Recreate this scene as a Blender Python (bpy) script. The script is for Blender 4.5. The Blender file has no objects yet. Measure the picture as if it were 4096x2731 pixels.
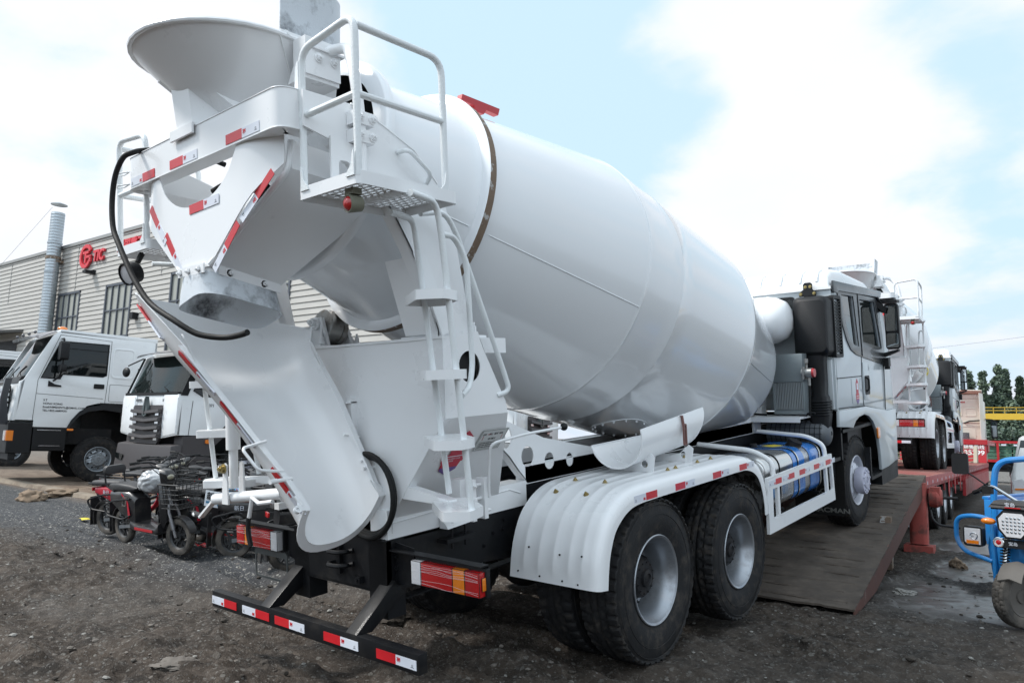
import bpy, bmesh, math, random
import numpy as np
from mathutils import Vector, Matrix, noise
from mathutils.geometry import tessellate_polygon
PI = math.pi; R = math.radians
sc = bpy.context.scene; C = sc.collection
# ------------------------------------------------ camera
cam = bpy.data.objects.new('camera', bpy.data.cameras.new('camera')); C.objects.link(cam)
cam.data.sensor_width = 36; cam.data.lens = 25.82; cam.data.clip_start = .05; cam.data.clip_end = 3000
yaw, pit, rol = -.70111, .12828, .03218
F = Vector((math.sin(yaw)*math.cos(pit), math.cos(yaw)*math.cos(pit), math.sin(pit)))
Rt = Vector((math.cos(yaw), -math.sin(yaw), 0)); U = Rt.cross(F)
R2 = Rt*math.cos(rol)+U*math.sin(rol); U2 = -Rt*math.sin(rol)+U*math.cos(rol)
M = Matrix((R2, U2, -F)).transposed().to_4x4(); M.translation = Vector((3.7862, -4.7164, 1.4904))
cam.matrix_world = M; sc.camera = cam
# ------------------------------------------------ sun direction, sky with broken cloud
SUN = Vector((-.52, -.42, .74)).normalized()
w = bpy.data.worlds.new('World'); sc.world = w; w.use_nodes = True
nt = w.node_tree; nt.nodes.clear()
def nn(nt, t, **k):
    n = nt.nodes.new(t)
    for a, b in k.items():
        if a in n.inputs: n.inputs[a].default_value = b
        else: setattr(n, a, b)
    return n
def lk(nt, a, b): nt.links.new(a, b)
sky = nn(nt, 'ShaderNodeTexSky'); sky.sky_type = 'NISHITA'; sky.sun_disc = False
sky.sun_elevation = math.asin(SUN.z); sky.sun_rotation = math.atan2(SUN.x, SUN.y); sky.air_density = 1.0; sky.dust_density = 1.5; sky.ozone_density = 1.5
tc = nn(nt, 'ShaderNodeTexCoord'); sep = nn(nt, 'ShaderNodeSeparateXYZ'); lk(nt, tc.outputs['Generated'], sep.inputs[0])
def mth(nt, op, a, b=None, c=None, clamp=False):
    n = nt.nodes.new('ShaderNodeMath'); n.operation = op; n.use_clamp = clamp
    for i, v in enumerate((a, b, c)):
        if v is None: continue
        if isinstance(v, (int, float)): n.inputs[i].default_value = v
        else: nt.links.new(v, n.inputs[i])
    return n.outputs[0]
zc = mth(nt, 'ADD', mth(nt, 'MAXIMUM', sep.outputs[2], 0.0), .22)
px_ = mth(nt, 'DIVIDE', sep.outputs[0], zc); py_ = mth(nt, 'DIVIDE', sep.outputs[1], zc)
cmb = nn(nt, 'ShaderNodeCombineXYZ'); lk(nt, px_, cmb.inputs[0]); lk(nt, py_, cmb.inputs[1])
cmb.inputs[2].default_value = 3.3
n1 = nn(nt, 'ShaderNodeTexNoise', Scale=3.0, Detail=10.0, Roughness=.54, Distortion=.15); lk(nt, cmb.outputs[0], n1.inputs['Vector'])
def blob(d, r0, r1, amt):
    v = Vector(d).normalized(); dp = nn(nt, 'ShaderNodeVectorMath', operation='DOT_PRODUCT'); dp.inputs[1].default_value = v
    lk(nt, tc.outputs['Generated'], dp.inputs[0])
    mr = nn(nt, 'ShaderNodeMapRange'); mr.interpolation_type = 'SMOOTHSTEP'
    lk(nt, dp.outputs['Value'], mr.inputs[0]); mr.inputs[1].default_value = math.cos(R(r1)); mr.inputs[2].default_value = math.cos(R(r0))
    mr.inputs[3].default_value = 0; mr.inputs[4].default_value = amt
    return mr.outputs[0]
cov = n1.outputs[0]
for b in [((-.64,.68,.38), 2, 15, -.26), ((-.52,.71,.47), 2, 14, -.22), ((-.47,.80,.36), 2, 9, -.14), ((-.907,.262,.35), 5, 28, .16),
          ((-.33,.84,.44), 2, 13, .17), ((-.30,.90,.30), 3, 13, .24), ((-.76,.5,.40), 2, 10, .05), ((-.15,.9,.45), 3, 14, .1),
          ((-.10,.97,.22), 2, 11, -.06), ((-.16,.90,.40), 1, 9, -.16), ((-.40,.83,.38), 1, 5, -.16), ((-.48,.74,.47), 1, 5, .10)]:
    cov = mth(nt, 'ADD', cov, blob(*b))
cr = nn(nt, 'ShaderNodeMapRange'); cr.interpolation_type = 'SMOOTHSTEP'; lk(nt, cov, cr.inputs[0]); cr.inputs[1].default_value = .34; cr.inputs[2].default_value = .66
n2 = nn(nt, 'ShaderNodeTexNoise', Scale=3.2, Detail=6.0, Roughness=.55); lk(nt, cmb.outputs[0], n2.inputs['Vector'])
cc = nn(nt, 'ShaderNodeMix', data_type='RGBA'); lk(nt, n2.outputs[0], cc.inputs[0])
cc.inputs[6].default_value = (6.9, 7.2, 7.9, 1); cc.inputs[7].default_value = (7.9, 8.0, 8.1, 1)
# thin high veil brightens the clear blue between the clouds
vl = nn(nt, 'ShaderNodeMix', data_type='RGBA'); vl.inputs[0].default_value = .88; lk(nt, sky.outputs[0], vl.inputs[6]); vl.inputs[7].default_value = (5.3, 7.1, 8.3, 1)
mx = nn(nt, 'ShaderNodeMix', data_type='RGBA'); lk(nt, cr.outputs[0], mx.inputs[0]); lk(nt, vl.outputs[2], mx.inputs[6]); lk(nt, cc.outputs[2], mx.inputs[7])
hz = nn(nt, 'ShaderNodeMapRange'); lk(nt, sep.outputs[2], hz.inputs[0]); hz.inputs[1].default_value = .0; hz.inputs[2].default_value = .24; hz.inputs[3].default_value = .65; hz.inputs[4].default_value = 0
mh = nn(nt, 'ShaderNodeMix', data_type='RGBA'); lk(nt, hz.outputs[0], mh.inputs[0]); lk(nt, mx.outputs[2], mh.inputs[6]); mh.inputs[7].default_value = (5.5, 6.1, 7.1, 1)
# extra sky glow behind the viewer, added to brighten faces turned that way
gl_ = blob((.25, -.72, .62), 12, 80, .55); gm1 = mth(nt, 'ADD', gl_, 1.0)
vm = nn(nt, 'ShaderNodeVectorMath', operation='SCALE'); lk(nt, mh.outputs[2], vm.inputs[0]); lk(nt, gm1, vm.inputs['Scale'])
gd = nn(nt, 'ShaderNodeMapRange'); lk(nt, sep.outputs[2], gd.inputs[0]); gd.inputs[1].default_value = -.02; gd.inputs[2].default_value = .0; gd.inputs[3].default_value = 1; gd.inputs[4].default_value = 0
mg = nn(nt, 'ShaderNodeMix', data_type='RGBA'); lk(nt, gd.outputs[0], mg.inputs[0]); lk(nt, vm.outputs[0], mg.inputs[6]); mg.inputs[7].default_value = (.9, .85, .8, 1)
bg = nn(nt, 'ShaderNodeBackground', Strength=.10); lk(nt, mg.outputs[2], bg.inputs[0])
wo = nn(nt, 'ShaderNodeOutputWorld'); lk(nt, bg.outputs[0], wo.inputs[0])
sl = bpy.data.objects.new('sun', bpy.data.lights.new('sun', 'SUN')); C.objects.link(sl)
sl.data.energy = 2.9; sl.data.angle = R(11); sl.data.color = (1, .965, .92)
sl.rotation_euler = (-SUN).to_track_quat('-Z', 'Y').to_euler()
vs = sc.view_settings; vs.view_transform = 'Standard'; vs.look = 'None'; vs.gamma = 1; vs.use_curve_mapping = False; vs.exposure = 0.44
sc.cycles.use_denoising = True; sc.cycles.max_bounces = 8; sc.cycles.transparent_max_bounces = 12; sc.cycles.caustics_reflective = False

# ------------------------------------------------ materials
MATS = {}
def mat(name, col, rough=.5, metal=0, coat=0, var=.06, vs=4., bump=0, bs=60., dirt=None, spec=.5, emit=0, stretch=None):
    if name in MATS: return MATS[name]
    m = bpy.data.materials.new(name); m.use_nodes = True; nt = m.node_tree; b = nt.nodes['Principled BSDF']
    b.inputs['Metallic'].default_value = metal; b.inputs['Specular IOR Level'].default_value = spec
    b.inputs['Coat Weight'].default_value = coat; b.inputs['Coat Roughness'].default_value = .08
    tc = nn(nt, 'ShaderNodeTexCoord'); co = tc.outputs['Object']
    if stretch:
        mp = nn(nt, 'ShaderNodeMapping'); mp.inputs['Scale'].default_value = stretch; lk(nt, co, mp.inputs[0]); co = mp.outputs[0]
    n = nn(nt, 'ShaderNodeTexNoise', Scale=vs, Detail=5.0, Roughness=.6); lk(nt, co, n.inputs['Vector'])
    a = nn(nt, 'ShaderNodeMix', data_type='RGBA'); lk(nt, n.outputs[0], a.inputs[0])
    a.inputs[6].default_value = tuple(c*(1-var) for c in col)+(1,); a.inputs[7].default_value = tuple(min(1, c*(1+var)) for c in col)+(1,)
    out = a.outputs[2]
    ro = mth(nt, 'MULTIPLY_ADD', n.outputs[0], .25, rough-.12)
    if dirt:
        dc, ds, lo, hi, amt = dirt
        d = nn(nt, 'ShaderNodeTexNoise', Scale=ds, Detail=8.0, Roughness=.68); lk(nt, co, d.inputs['Vector'])
        mr = nn(nt, 'ShaderNodeMapRange'); lk(nt, d.outputs[0], mr.inputs[0]); mr.inputs[1].default_value = lo; mr.inputs[2].default_value = hi; mr.inputs[3].default_value = 0; mr.inputs[4].default_value = amt
        x = nn(nt, 'ShaderNodeMix', data_type='RGBA'); lk(nt, mr.outputs[0], x.inputs[0]); lk(nt, out, x.inputs[6]); x.inputs[7].default_value = tuple(dc)+(1,); out = x.outputs[2]
        ro = mth(nt, 'ADD', ro, mth(nt, 'MULTIPLY', mr.outputs[0], .35), clamp=True)
    lk(nt, out, b.inputs['Base Color']); lk(nt, ro, b.inputs['Roughness'])
    if emit: b.inputs['Emission Strength'].default_value = emit; b.inputs['Emission Color'].default_value = tuple(col)+(1,)
    if bump:
        n3 = nn(nt, 'ShaderNodeTexNoise', Scale=bs, Detail=3.0); lk(nt, tc.outputs['Object'], n3.inputs['Vector'])
        bp = nn(nt, 'ShaderNodeBump', Strength=bump, Distance=.004); lk(nt, n3.outputs[0], bp.inputs['Height']); lk(nt, bp.outputs[0], b.inputs['Normal'])
    MATS[name] = m; return m
WH = mat('white_paint', (.80,.81,.82), .30, coat=.35, var=.025, vs=2.2, bump=.035, bs=9, dirt=((.55,.55,.53), 5.2, .60, .85, .22))
WD = mat('drum_paint', (.79,.81,.83), .20, coat=.75, var=.02, vs=1.2, bump=.03, bs=3.5)
WR = mat('white_tube_paint', (.76,.79,.80), .4, coat=.2, var=.03, bump=.6, bs=110)
GR = mat('silver_grey_paint', (.50,.54,.56), .34, metal=.1, coat=.5, var=.02)
BK = mat('black_chassis_paint', (.007,.0075,.009), .5, coat=.04, var=.3, bump=.15, bs=40, spec=.22, dirt=((.05,.043,.036), 5, .52, .82, .5))
BP = mat('black_plastic', (.010,.0105,.012), .5, var=.2, bump=.25, bs=160, spec=.28)
RB = mat('black_rubber', (.010,.010,.010), .6, var=.2, bump=.3, bs=60, spec=.25)
TY = mat('tyre_rubber', (.013,.013,.014), .7, var=.3, vs=8, bump=.5, bs=45, spec=.3, dirt=((.095,.080,.066), 9, .50, .72, .6))
TM = mat('muddy_tyre_rubber', (.05,.045,.04), .9, var=.3, vs=8, bump=.6, bs=45, dirt=((.16,.14,.12), 7, .4, .65, .8))
RM = mat('silver_rim', (.36,.38,.41), .34, metal=.75, var=.08, bump=.1, bs=30, dirt=((.12,.10,.085), 7, .50, .78, .65))
RW = mat('white_rim', (.62,.63,.68), .4, metal=.15, var=.05, bump=.1, bs=30, dirt=((.25,.22,.2), 9, .55, .8, .5))
HB = mat('dark_hub_metal', (.014,.014,.016), .5, metal=.1, var=.3, bump=.4, bs=50, spec=.3, dirt=((.06,.05,.042), 12, .5, .75, .6))
RU = mat('rusty_steel', (.19,.135,.095), .7, metal=.2, var=.35, vs=14, bump=.7, bs=70, dirt=((.50,.50,.49), 11, .56, .6, .9))
ST = mat('bare_steel', (.34,.34,.33), .38, metal=.8, var=.15, vs=12, bump=.3, bs=60, dirt=((.12,.08,.05), 8, .5, .65, .7))
RD = mat('red_reflective', (.55,.012,.02), .35, coat=.3, var=.08, vs=30, bump=.1, bs=300)
WT = mat('white_reflective', (.66,.69,.76), .35, coat=.3, var=.05, vs=30, bump=.1, bs=300)
RP = mat('red_paint', (.42,.018,.025), .4, coat=.2, var=.1, dirt=((.2,.1,.09), 4, .5, .75, .4))
RL = mat('red_lens', (.42,.008,.01), .18, coat=.8, var=.12, vs=60, bump=.8, bs=90)
AM = mat('amber_lens', (.75,.20,.01), .18, coat=.8, var=.1, vs=60, bump=.8, bs=90)
CL = mat('clear_lens', (.62,.62,.64), .12, coat=1, var=.12, vs=50, bump=.6, bs=90)
AL = mat('tank_aluminium', (.62,.62,.61), .24, metal=.95, var=.06, bump=.15, bs=14)
BL = mat('blue_film', (.02,.17,.52), .25, coat=.6, var=.12, bump=.5, bs=22)
YL = mat('yellow_plastic', (.72,.58,.04), .45, var=.1, bump=.2)
CG = mat('cooler_grey', (.22,.25,.26), .42, metal=.3, var=.08, bump=.1)
BO = mat('brass_bolt', (.38,.30,.13), .4, metal=.8, var=.2, bump=.2, bs=200)
SO = mat('soot_sprayed_paint', (.60,.64,.68), .45, var=.06, bump=.4, bs=160, dirt=((.03,.03,.035), 2.6, .50, .66, .92))
CH = mat('chrome', (.75,.76,.77), .12, metal=1, var=.03)
def glass(name, col, tr, rough=.02):
    m = bpy.data.materials.new(name); m.use_nodes = True; nt = m.node_tree; nt.nodes.clear()
    o = nn(nt, 'ShaderNodeOutputMaterial'); t = nn(nt, 'ShaderNodeBsdfTransparent'); t.inputs[0].default_value = col+(1,)
    g = nn(nt, 'ShaderNodeBsdfPrincipled'); g.inputs['Base Color'].default_value = tuple(c*.05 for c in col)+(1,); g.inputs['Roughness'].default_value = rough; g.inputs['Coat Weight'].default_value = 1
    tcx = nn(nt, 'ShaderNodeTexCoord'); nz = nn(nt, 'ShaderNodeTexNoise', Scale=1.5); lk(nt, tcx.outputs['Object'], nz.inputs['Vector'])
    bp = nn(nt, 'ShaderNodeBump', Strength=.08, Distance=.02); lk(nt, nz.outputs[0], bp.inputs['Height']); lk(nt, bp.outputs[0], g.inputs['Normal'])
    fr = nn(nt, 'ShaderNodeLayerWeight', Blend=.35); f = mth(nt, 'MULTIPLY_ADD', fr.outputs['Fresnel'], .75, 1-tr, clamp=True)
    x = nn(nt, 'ShaderNodeMixShader'); lk(nt, f, x.inputs[0]); lk(nt, t.outputs[0], x.inputs[1]); lk(nt, g.outputs[0], x.inputs[2]); lk(nt, x.outputs[0], o.inputs[0])
    MATS[name] = m; return m
GL = glass('window_glass', (.62,.78,.76), .72)
GD = glass('dark_window_glass', (.25,.32,.34), .5)
GM = mat('mirror_glass', (.62,.66,.68), .03, metal=1, var=.01)

# ------------------------------------------------ mesh builder
def V(*a): return Vector(a)
def fillet(pts, r, seg=6):
    pts = [Vector(p) for p in pts]; out = [pts[0]]
    for i in range(1, len(pts)-1):
        a, b, c = pts[i-1], pts[i], pts[i+1]; u = a-b; v = c-b; lu, lv = u.length, v.length
        if lu < 1e-6 or lv < 1e-6: continue
        rr = min(r, lu*.48, lv*.48); u /= lu; v /= lv; p0 = b+u*rr; p1 = b+v*rr
        for k in range(seg+1):
            t = k/seg; out.append(p0*(1-t)**2+b*2*t*(1-t)+p1*t*t)
    out.append(pts[-1]); return out
class MB:
    def __init__(s): s.v = []; s.f = []; s.m = []; s.mats = []; s.c = 0
    def use(s, m):
        if m not in s.mats: s.mats.append(m)
        s.c = s.mats.index(m); return s
    def add(s, vs, fs):
        o = len(s.v); s.v += [tuple(v) for v in vs]; s.f += [tuple(i+o for i in f) for f in fs]; s.m += [s.c]*len(fs); return s
    def xf(s, M):
        s.v = [tuple(M @ Vector(v)) for v in s.v]; return s
    def join(s, o, M=None):
        k = len(s.v); s.v += [tuple(M @ Vector(v)) for v in o.v] if M else list(o.v); s.f += [tuple(i+k for i in f) for f in o.f]
        for i in o.m:
            m = o.mats[i] if o.mats else None
            if m not in s.mats: s.mats.append(m)
            s.m.append(s.mats.index(m))
        return s
    def box(s, x0, x1, y0, y1, z0, z1):
        return s.hexa([(x0,y0,z0),(x1,y0,z0),(x1,y1,z0),(x0,y1,z0),(x0,y0,z1),(x1,y0,z1),(x1,y1,z1),(x0,y1,z1)])
    def hexa(s, p): return s.add(p, [(0,3,2,1),(4,5,6,7),(0,1,5,4),(1,2,6,5),(2,3,7,6),(3,0,4,7)])
    def obox(s, c, h, M=None):
        M = M or Matrix.Identity(3); c = Vector(c)
        return s.hexa([c+M @ Vector((a*h[0], b*h[1], d*h[2])) for a, b, d in ((-1,-1,-1),(1,-1,-1),(1,1,-1),(-1,1,-1),(-1,-1,1),(1,-1,1),(1,1,1),(-1,1,1))])
    def beam(s, a, b, w, h, up=(0,0,1)):
        a = Vector(a); b = Vector(b); d = (b-a).normalized(); u = Vector(up); x = d.cross(u).normalized(); u = x.cross(d)
        p = []
        for q in (a, b):
            for i, j in ((-1,-1),(1,-1),(1,1),(-1,1)): p.append(q+x*w/2*i+u*h/2*j)
        return s.add(p, [(0,1,2,3),(7,6,5,4),(0,4,5,1),(1,5,6,2),(2,6,7,3),(3,7,4,0)])
    def quad(s, *p): return s.add(p, [tuple(range(len(p)))])
    def tube(s, pts, r, n=10, fil=0, cap=True, seg=6, closed=False):
        pts = fillet(pts, fil, seg) if fil else [Vector(p) for p in pts]
        k = len(pts); rs = r if isinstance(r, (list, tuple)) else [r]*k
        vs = []; u = None
        for i, p in enumerate(pts):
            if closed: d = pts[(i+1) % k]-pts[i-1]
            else: d = pts[min(i+1, k-1)]-pts[max(i-1, 0)]
            d.normalize()
            if u is None: u = d.orthogonal().normalized()
            u = (u-d*u.dot(d)); u = u.normalized() if u.length > 1e-6 else d.orthogonal().normalized()
            w_ = d.cross(u)
            for j in range(n):
                a = 2*PI*j/n; vs.append(p+(u*math.cos(a)+w_*math.sin(a))*rs[i])
        fs = []
        for i in range(k if closed else k-1):
            i2 = (i+1) % k
            for j in range(n): fs.append((i*n+j, i*n+(j+1) % n, i2*n+(j+1) % n, i2*n+j))
        if cap and not closed: fs += [tuple(range(n-1, -1, -1)), tuple(range((k-1)*n, k*n))]
        return s.add(vs, fs)
    def cyl(s, a, b, r0, r1=None, n=20, cap=True):
        a = Vector(a); b = Vector(b); r1 = r0 if r1 is None else r1; d = (b-a).normalized(); u = d.orthogonal().normalized(); w_ = d.cross(u); vs = []
        for p, r in ((a, r0), (b, r1)):
            for j in range(n): t = 2*PI*j/n; vs.append(p+(u*math.cos(t)+w_*math.sin(t))*r)
        fs = [(j, (j+1) % n, n+(j+1) % n, n+j) for j in range(n)]
        if cap: fs += [tuple(range(n-1, -1, -1)), tuple(range(n, 2*n))]
        return s.add(vs, fs)
    def lathe(s, o, ax, prof, n=48, up=None, mats=None):
        o = Vector(o); ax = Vector(ax).normalized(); u = Vector(up) if up else ax.orthogonal(); u = (u-ax*u.dot(ax)).normalized(); w_ = u.cross(ax) if up else ax.cross(u)
        vs = []; k = len(prof)
        for (t, r) in prof:
            for j in range(n): a = 2*PI*j/n; vs.append(o+ax*t+(w_*math.cos(a)+u*math.sin(a))*r)
        base = len(s.v); s.v += [tuple(v) for v in vs]
        for i in range(k-1):
            if mats: s.use(mats[i])
            for j in range(n):
                s.f.append((base+i*n+j, base+i*n+(j+1) % n, base+(i+1)*n+(j+1) % n, base+(i+1)*n+j)); s.m.append(s.c)
        return s
    def ball(s, c, r, sc_=(1,1,1), n=16, k=10):
        c = Vector(c); vs = []; fs = []
        for i in range(k+1):
            a = -PI/2+PI*i/k
            for j in range(n): b = 2*PI*j/n; vs.append(c+Vector((math.cos(a)*math.cos(b)*sc_[0], math.cos(a)*math.sin(b)*sc_[1], math.sin(a)*sc_[2]))*r)
        for i in range(k):
            for j in range(n): fs.append((i*n+j, i*n+(j+1) % n, (i+1)*n+(j+1) % n, (i+1)*n+j))
        return s.add(vs, fs)
    def loft(s, secs, closed=True, caps=True):
        n = len(secs[0]); vs = [p for q in secs for p in q]; fs = []
        for i in range(len(secs)-1):
            for j in range(n if closed else n-1): fs.append((i*n+j, i*n+(j+1) % n, (i+1)*n+(j+1) % n, (i+1)*n+j))
        if caps and closed: fs += [tuple(range(n-1, -1, -1)), tuple(range((len(secs)-1)*n, len(secs)*n))]
        return s.add(vs, fs)
    def plate(s, poly, ax, a, b, holes=()):
        """polygon (2D) with holes, extruded along axis ax from a to b"""
        def P(q, t): return {'x': (t, q[0], q[1]), 'y': (q[0], t, q[1]), 'z': (q[0], q[1], t)}[ax]
        loops = [list(poly)]+[list(h) for h in holes]
        flat = [q for l in loops for q in l]
        tri = tessellate_polygon([[Vector((q[0], q[1], 0)) for q in l] for l in loops])
        n = len(flat); vs = [P(q, a) for q in flat]+[P(q, b) for q in flat]
        fs = [t for t in tri]+[(t[2]+n, t[1]+n, t[0]+n) for t in tri]; o = 0
        for l in loops:
            m = len(l)
            for j in range(m): fs.append((o+j, o+(j+1) % m, n+o+(j+1) % m, n+o+j))
            o += m
        return s.add(vs, fs)
    def sheet(s, grid, th):
        """grid[i][j] of points, thickened along its normals"""
        g = np.array([[tuple(p) for p in r] for r in grid], float); a, b = g.shape[:2]
        du = np.gradient(g, axis=0); dv = np.gradient(g, axis=1); nn_ = np.cross(du, dv); nn_ /= np.linalg.norm(nn_, axis=2, keepdims=True)+1e-12
        h = g+nn_*th; vs = [tuple(p) for p in g.reshape(-1, 3)]+[tuple(p) for p in h.reshape(-1, 3)]; N = a*b; fs = []
        for i in range(a-1):
            for j in range(b-1):
                q = (i*b+j, i*b+j+1, (i+1)*b+j+1, (i+1)*b+j); fs.append(q); fs.append(tuple(x+N for x in reversed(q)))
        rim = [j for j in range(b)]+[i*b+b-1 for i in range(1, a)]+[(a-1)*b+j for j in range(b-2, -1, -1)]+[i*b for i in range(a-2, 0, -1)]
        for k in range(len(rim)): x, y = rim[k], rim[(k+1) % len(rim)]; fs.append((x, y, y+N, x+N))
        return s.add(vs, fs)
    def mesh(s, name, m=None, smooth=35, bevel=0, recalc=True):
        me = bpy.data.meshes.new(name); me.from_pydata(s.v, [], s.f)
        mats = [x if x is not None else m for x in s.mats] or [m]
        for x in mats: me.materials.append(x)
        if len(mats) > 1: me.polygons.foreach_set('material_index', s.m)
        if recalc or bevel:
            bm = bmesh.new(); bm.from_mesh(me)
            if recalc: bmesh.ops.recalc_face_normals(bm, faces=bm.faces)
            if bevel:
                es = [e for e in bm.edges if len(e.link_faces) == 2 and e.calc_face_angle(0) > R(40)]
                bmesh.ops.bevel(bm, geom=es, offset=bevel, segments=2, affect='EDGES', profile=.6, clamp_overlap=True)
            bm.to_mesh(me); bm.free()
        if smooth: me.shade_smooth(); me.set_sharp_from_angle(angle=R(smooth))
        return me
    def build(s, name, m=None, parent=None, **k):
        if m is None and not s.mats: m = WH
        o = bpy.data.objects.new(name, s.mesh(name, m, **k)); C.objects.link(o)
        if parent: o.parent = parent
        return o
def put(name, me, parent, loc=(0,0,0), rot=(0,0,0)):
    o = bpy.data.objects.new(name, me); C.objects.link(o); o.parent = parent; o.location = loc; o.rotation_euler = rot; return o
def tag(o, label=None, cat=None, group=None, kind=None):
    for a, b in (('label', label), ('category', cat), ('group', group), ('kind', kind)):
        if b: o[a] = b
    return o
def thing(name, label, cat, loc=(0,0,0), rot=(0,0,0), group=None):
    o = bpy.data.objects.new(name, None); C.objects.link(o); o.location = loc; o.rotation_euler = rot; o.empty_display_size = .3
    return tag(o, label, cat, group)
def kids(o): return [c for c in list(C.objects) if c.parent == o]
def dup(o, loc, rot, label=None, skip=()):
    ch = {}
    for c in C.objects:
        if c.parent: ch.setdefault(c.parent.name, []).append(c)
    def rec(x, par):
        c = x.copy(); C.objects.link(c)
        if par: c.parent = par
        for k in ch.get(x.name, []):
            if k.name.split('.')[0] not in skip: rec(k, c)
        return c
    r = rec(o, None); r.location = loc; r.rotation_euler = rot
    if label: r['label'] = label
    return r
def circ(cx, cy, rx, ry=None, n=24, a0=0): ry = rx if ry is None else ry; return [(cx+rx*math.cos(a0+2*PI*i/n), cy+ry*math.sin(a0+2*PI*i/n)) for i in range(n)]
def rrect(x0, x1, y0, y1, r, n=5):
    out = []
    for cx, cy, a in ((x1-r, y1-r, 0), (x0+r, y1-r, 90), (x0+r, y0+r, 180), (x1-r, y0+r, 270)):
        for k in range(n+1): t = R(a+90*k/n); out.append((cx+r*math.cos(t), cy+r*math.sin(t)))
    return out
def frame3(o, xa, up):
    xa = Vector(xa).normalized(); up = Vector(up); up = (up-xa*up.dot(xa)).normalized(); z = xa.cross(up)
    m = Matrix((xa, up, z)).transposed().to_4x4(); m.translation = Vector(o); return m
def text(s_, size, m, parent, o, xa, up, name='lettering', ext=.002, bold=0, sx=1, align='LEFT', shear=0):
    cu = bpy.data.curves.new('t', 'FONT'); cu.body = s_; cu.size = size; cu.extrude = ext; cu.offset = bold; cu.align_x = align; cu.resolution_u = 3; cu.shear = shear
    t = bpy.data.objects.new('t', cu); C.objects.link(t); dg = bpy.context.evaluated_depsgraph_get(); me = bpy.data.meshes.new_from_object(t.evaluated_get(dg))
    bpy.data.objects.remove(t); me.materials.clear(); me.materials.append(m)
    me.transform(frame3(o, xa, up) @ Matrix.Diagonal((sx, 1, 1, 1)))
    ob = bpy.data.objects.new(name, me); C.objects.link(ob)
    if parent: ob.parent = parent
    return ob
EMB = {}
def tape(parent, o, xa, up, n=1, L=.155, H=.05, first='r', th=.0015, pull=0):
    """reflective marking tape: red and white modules with a small red emblem on the white one"""
    b = MB(); mtx = frame3(o, xa, up)
    seq = 'rw' if first == 'r' else 'wr'
    for i, c in enumerate(seq):
        b.use(RD if c == 'r' else WT); b.box(i*L, (i+1)*L, 0, H, -th, th)
        if c == 'w':
            e = .010 if first == 'r' else L-.034; b.use(RD); b.box(i*L+e, i*L+e+.022, H*.36, H*.40, th, th+.0006)
            b.use(BP); q = L-.03 if first == 'r' else .02; b.plate(circ(i*L+q, H*.4, .006, n=10), 'z', th, th+.0006, [circ(i*L+q, H*.4, .0045, n=10)]); b.box(i*L+q-.012, i*L+q+.012, H*.2, H*.24, th, th+.0006)
    b.xf(mtx); o_ = b.build('reflective_tape', None, parent, smooth=0)
    if '3M' not in EMB:
        t_ = text('3M', .024, RD, None, (0,0,0), (1,0,0), (0,1,0), ext=.0003, bold=.0012, sx=.9); EMB['3M'] = t_.data; bpy.data.objects.remove(t_)
    l_ = bpy.data.objects.new('lettering', EMB['3M']); C.objects.link(l_); l_.parent = o_
    l_.matrix_local = mtx @ (Matrix.Translation((L+.008, H*.46, th+.0006)) if first == 'r' else Matrix.Translation((L-.008, H*.46, th+.0006)) @ Matrix.Rotation(PI, 4, 'Z')); return o_
def bolt(b, p, d, r=.012, h=.01):
    p = Vector(p); d = Vector(d).normalized(); b.cyl(p, p+d*h*.3, r*1.5, n=12); b.cyl(p, p+d*h, r, n=6); b.cyl(p, p+d*h*1.5, r*.5, n=8)
# ================================================ ground sheet
def vnoise(x, y, seed):
    xi = np.floor(x).astype(np.int64); yi = np.floor(y).astype(np.int64); xf = x-xi; yf = y-yi
    def h(a, b):
        n = (a*374761393+b*668265263+seed*982451653) & 0x7fffffff; n = ((n ^ (n >> 13))*1274126177) & 0x7fffffff; return ((n ^ (n >> 16)) & 0xffff)/65535.
    u = xf*xf*(3-2*xf); v = yf*yf*(3-2*yf)
    return (h(xi, yi)*(1-u)+h(xi+1, yi)*u)*(1-v)+(h(xi, yi+1)*(1-u)+h(xi+1, yi+1)*u)*v
def fbm(x, y, seed, o=4, g=.5, lac=2.03):
    s = 0; a = 1; t = 0
    for k in range(o): s = s+a*vnoise(x*lac**k+k*17.3, y*lac**k-k*9.1, seed+k); t += a; a *= g
    return s/t
def ss(a, b, x): t = np.clip((x-a)/(b-a), 0, 1); return t*t*(3-2*t)
def axis(lo, hi, step, far, g=1.09):
    a = list(np.arange(lo, hi, step)); s = step; x = a[-1]; up = []
    while x < far: s = min(s*g, 60); x += s; up.append(x)
    s = step; x = a[0]; dn = []
    while x > -far: s = min(s*g, 60); x -= s; dn.append(x)
    return np.array(dn[::-1]+a+up)
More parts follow.
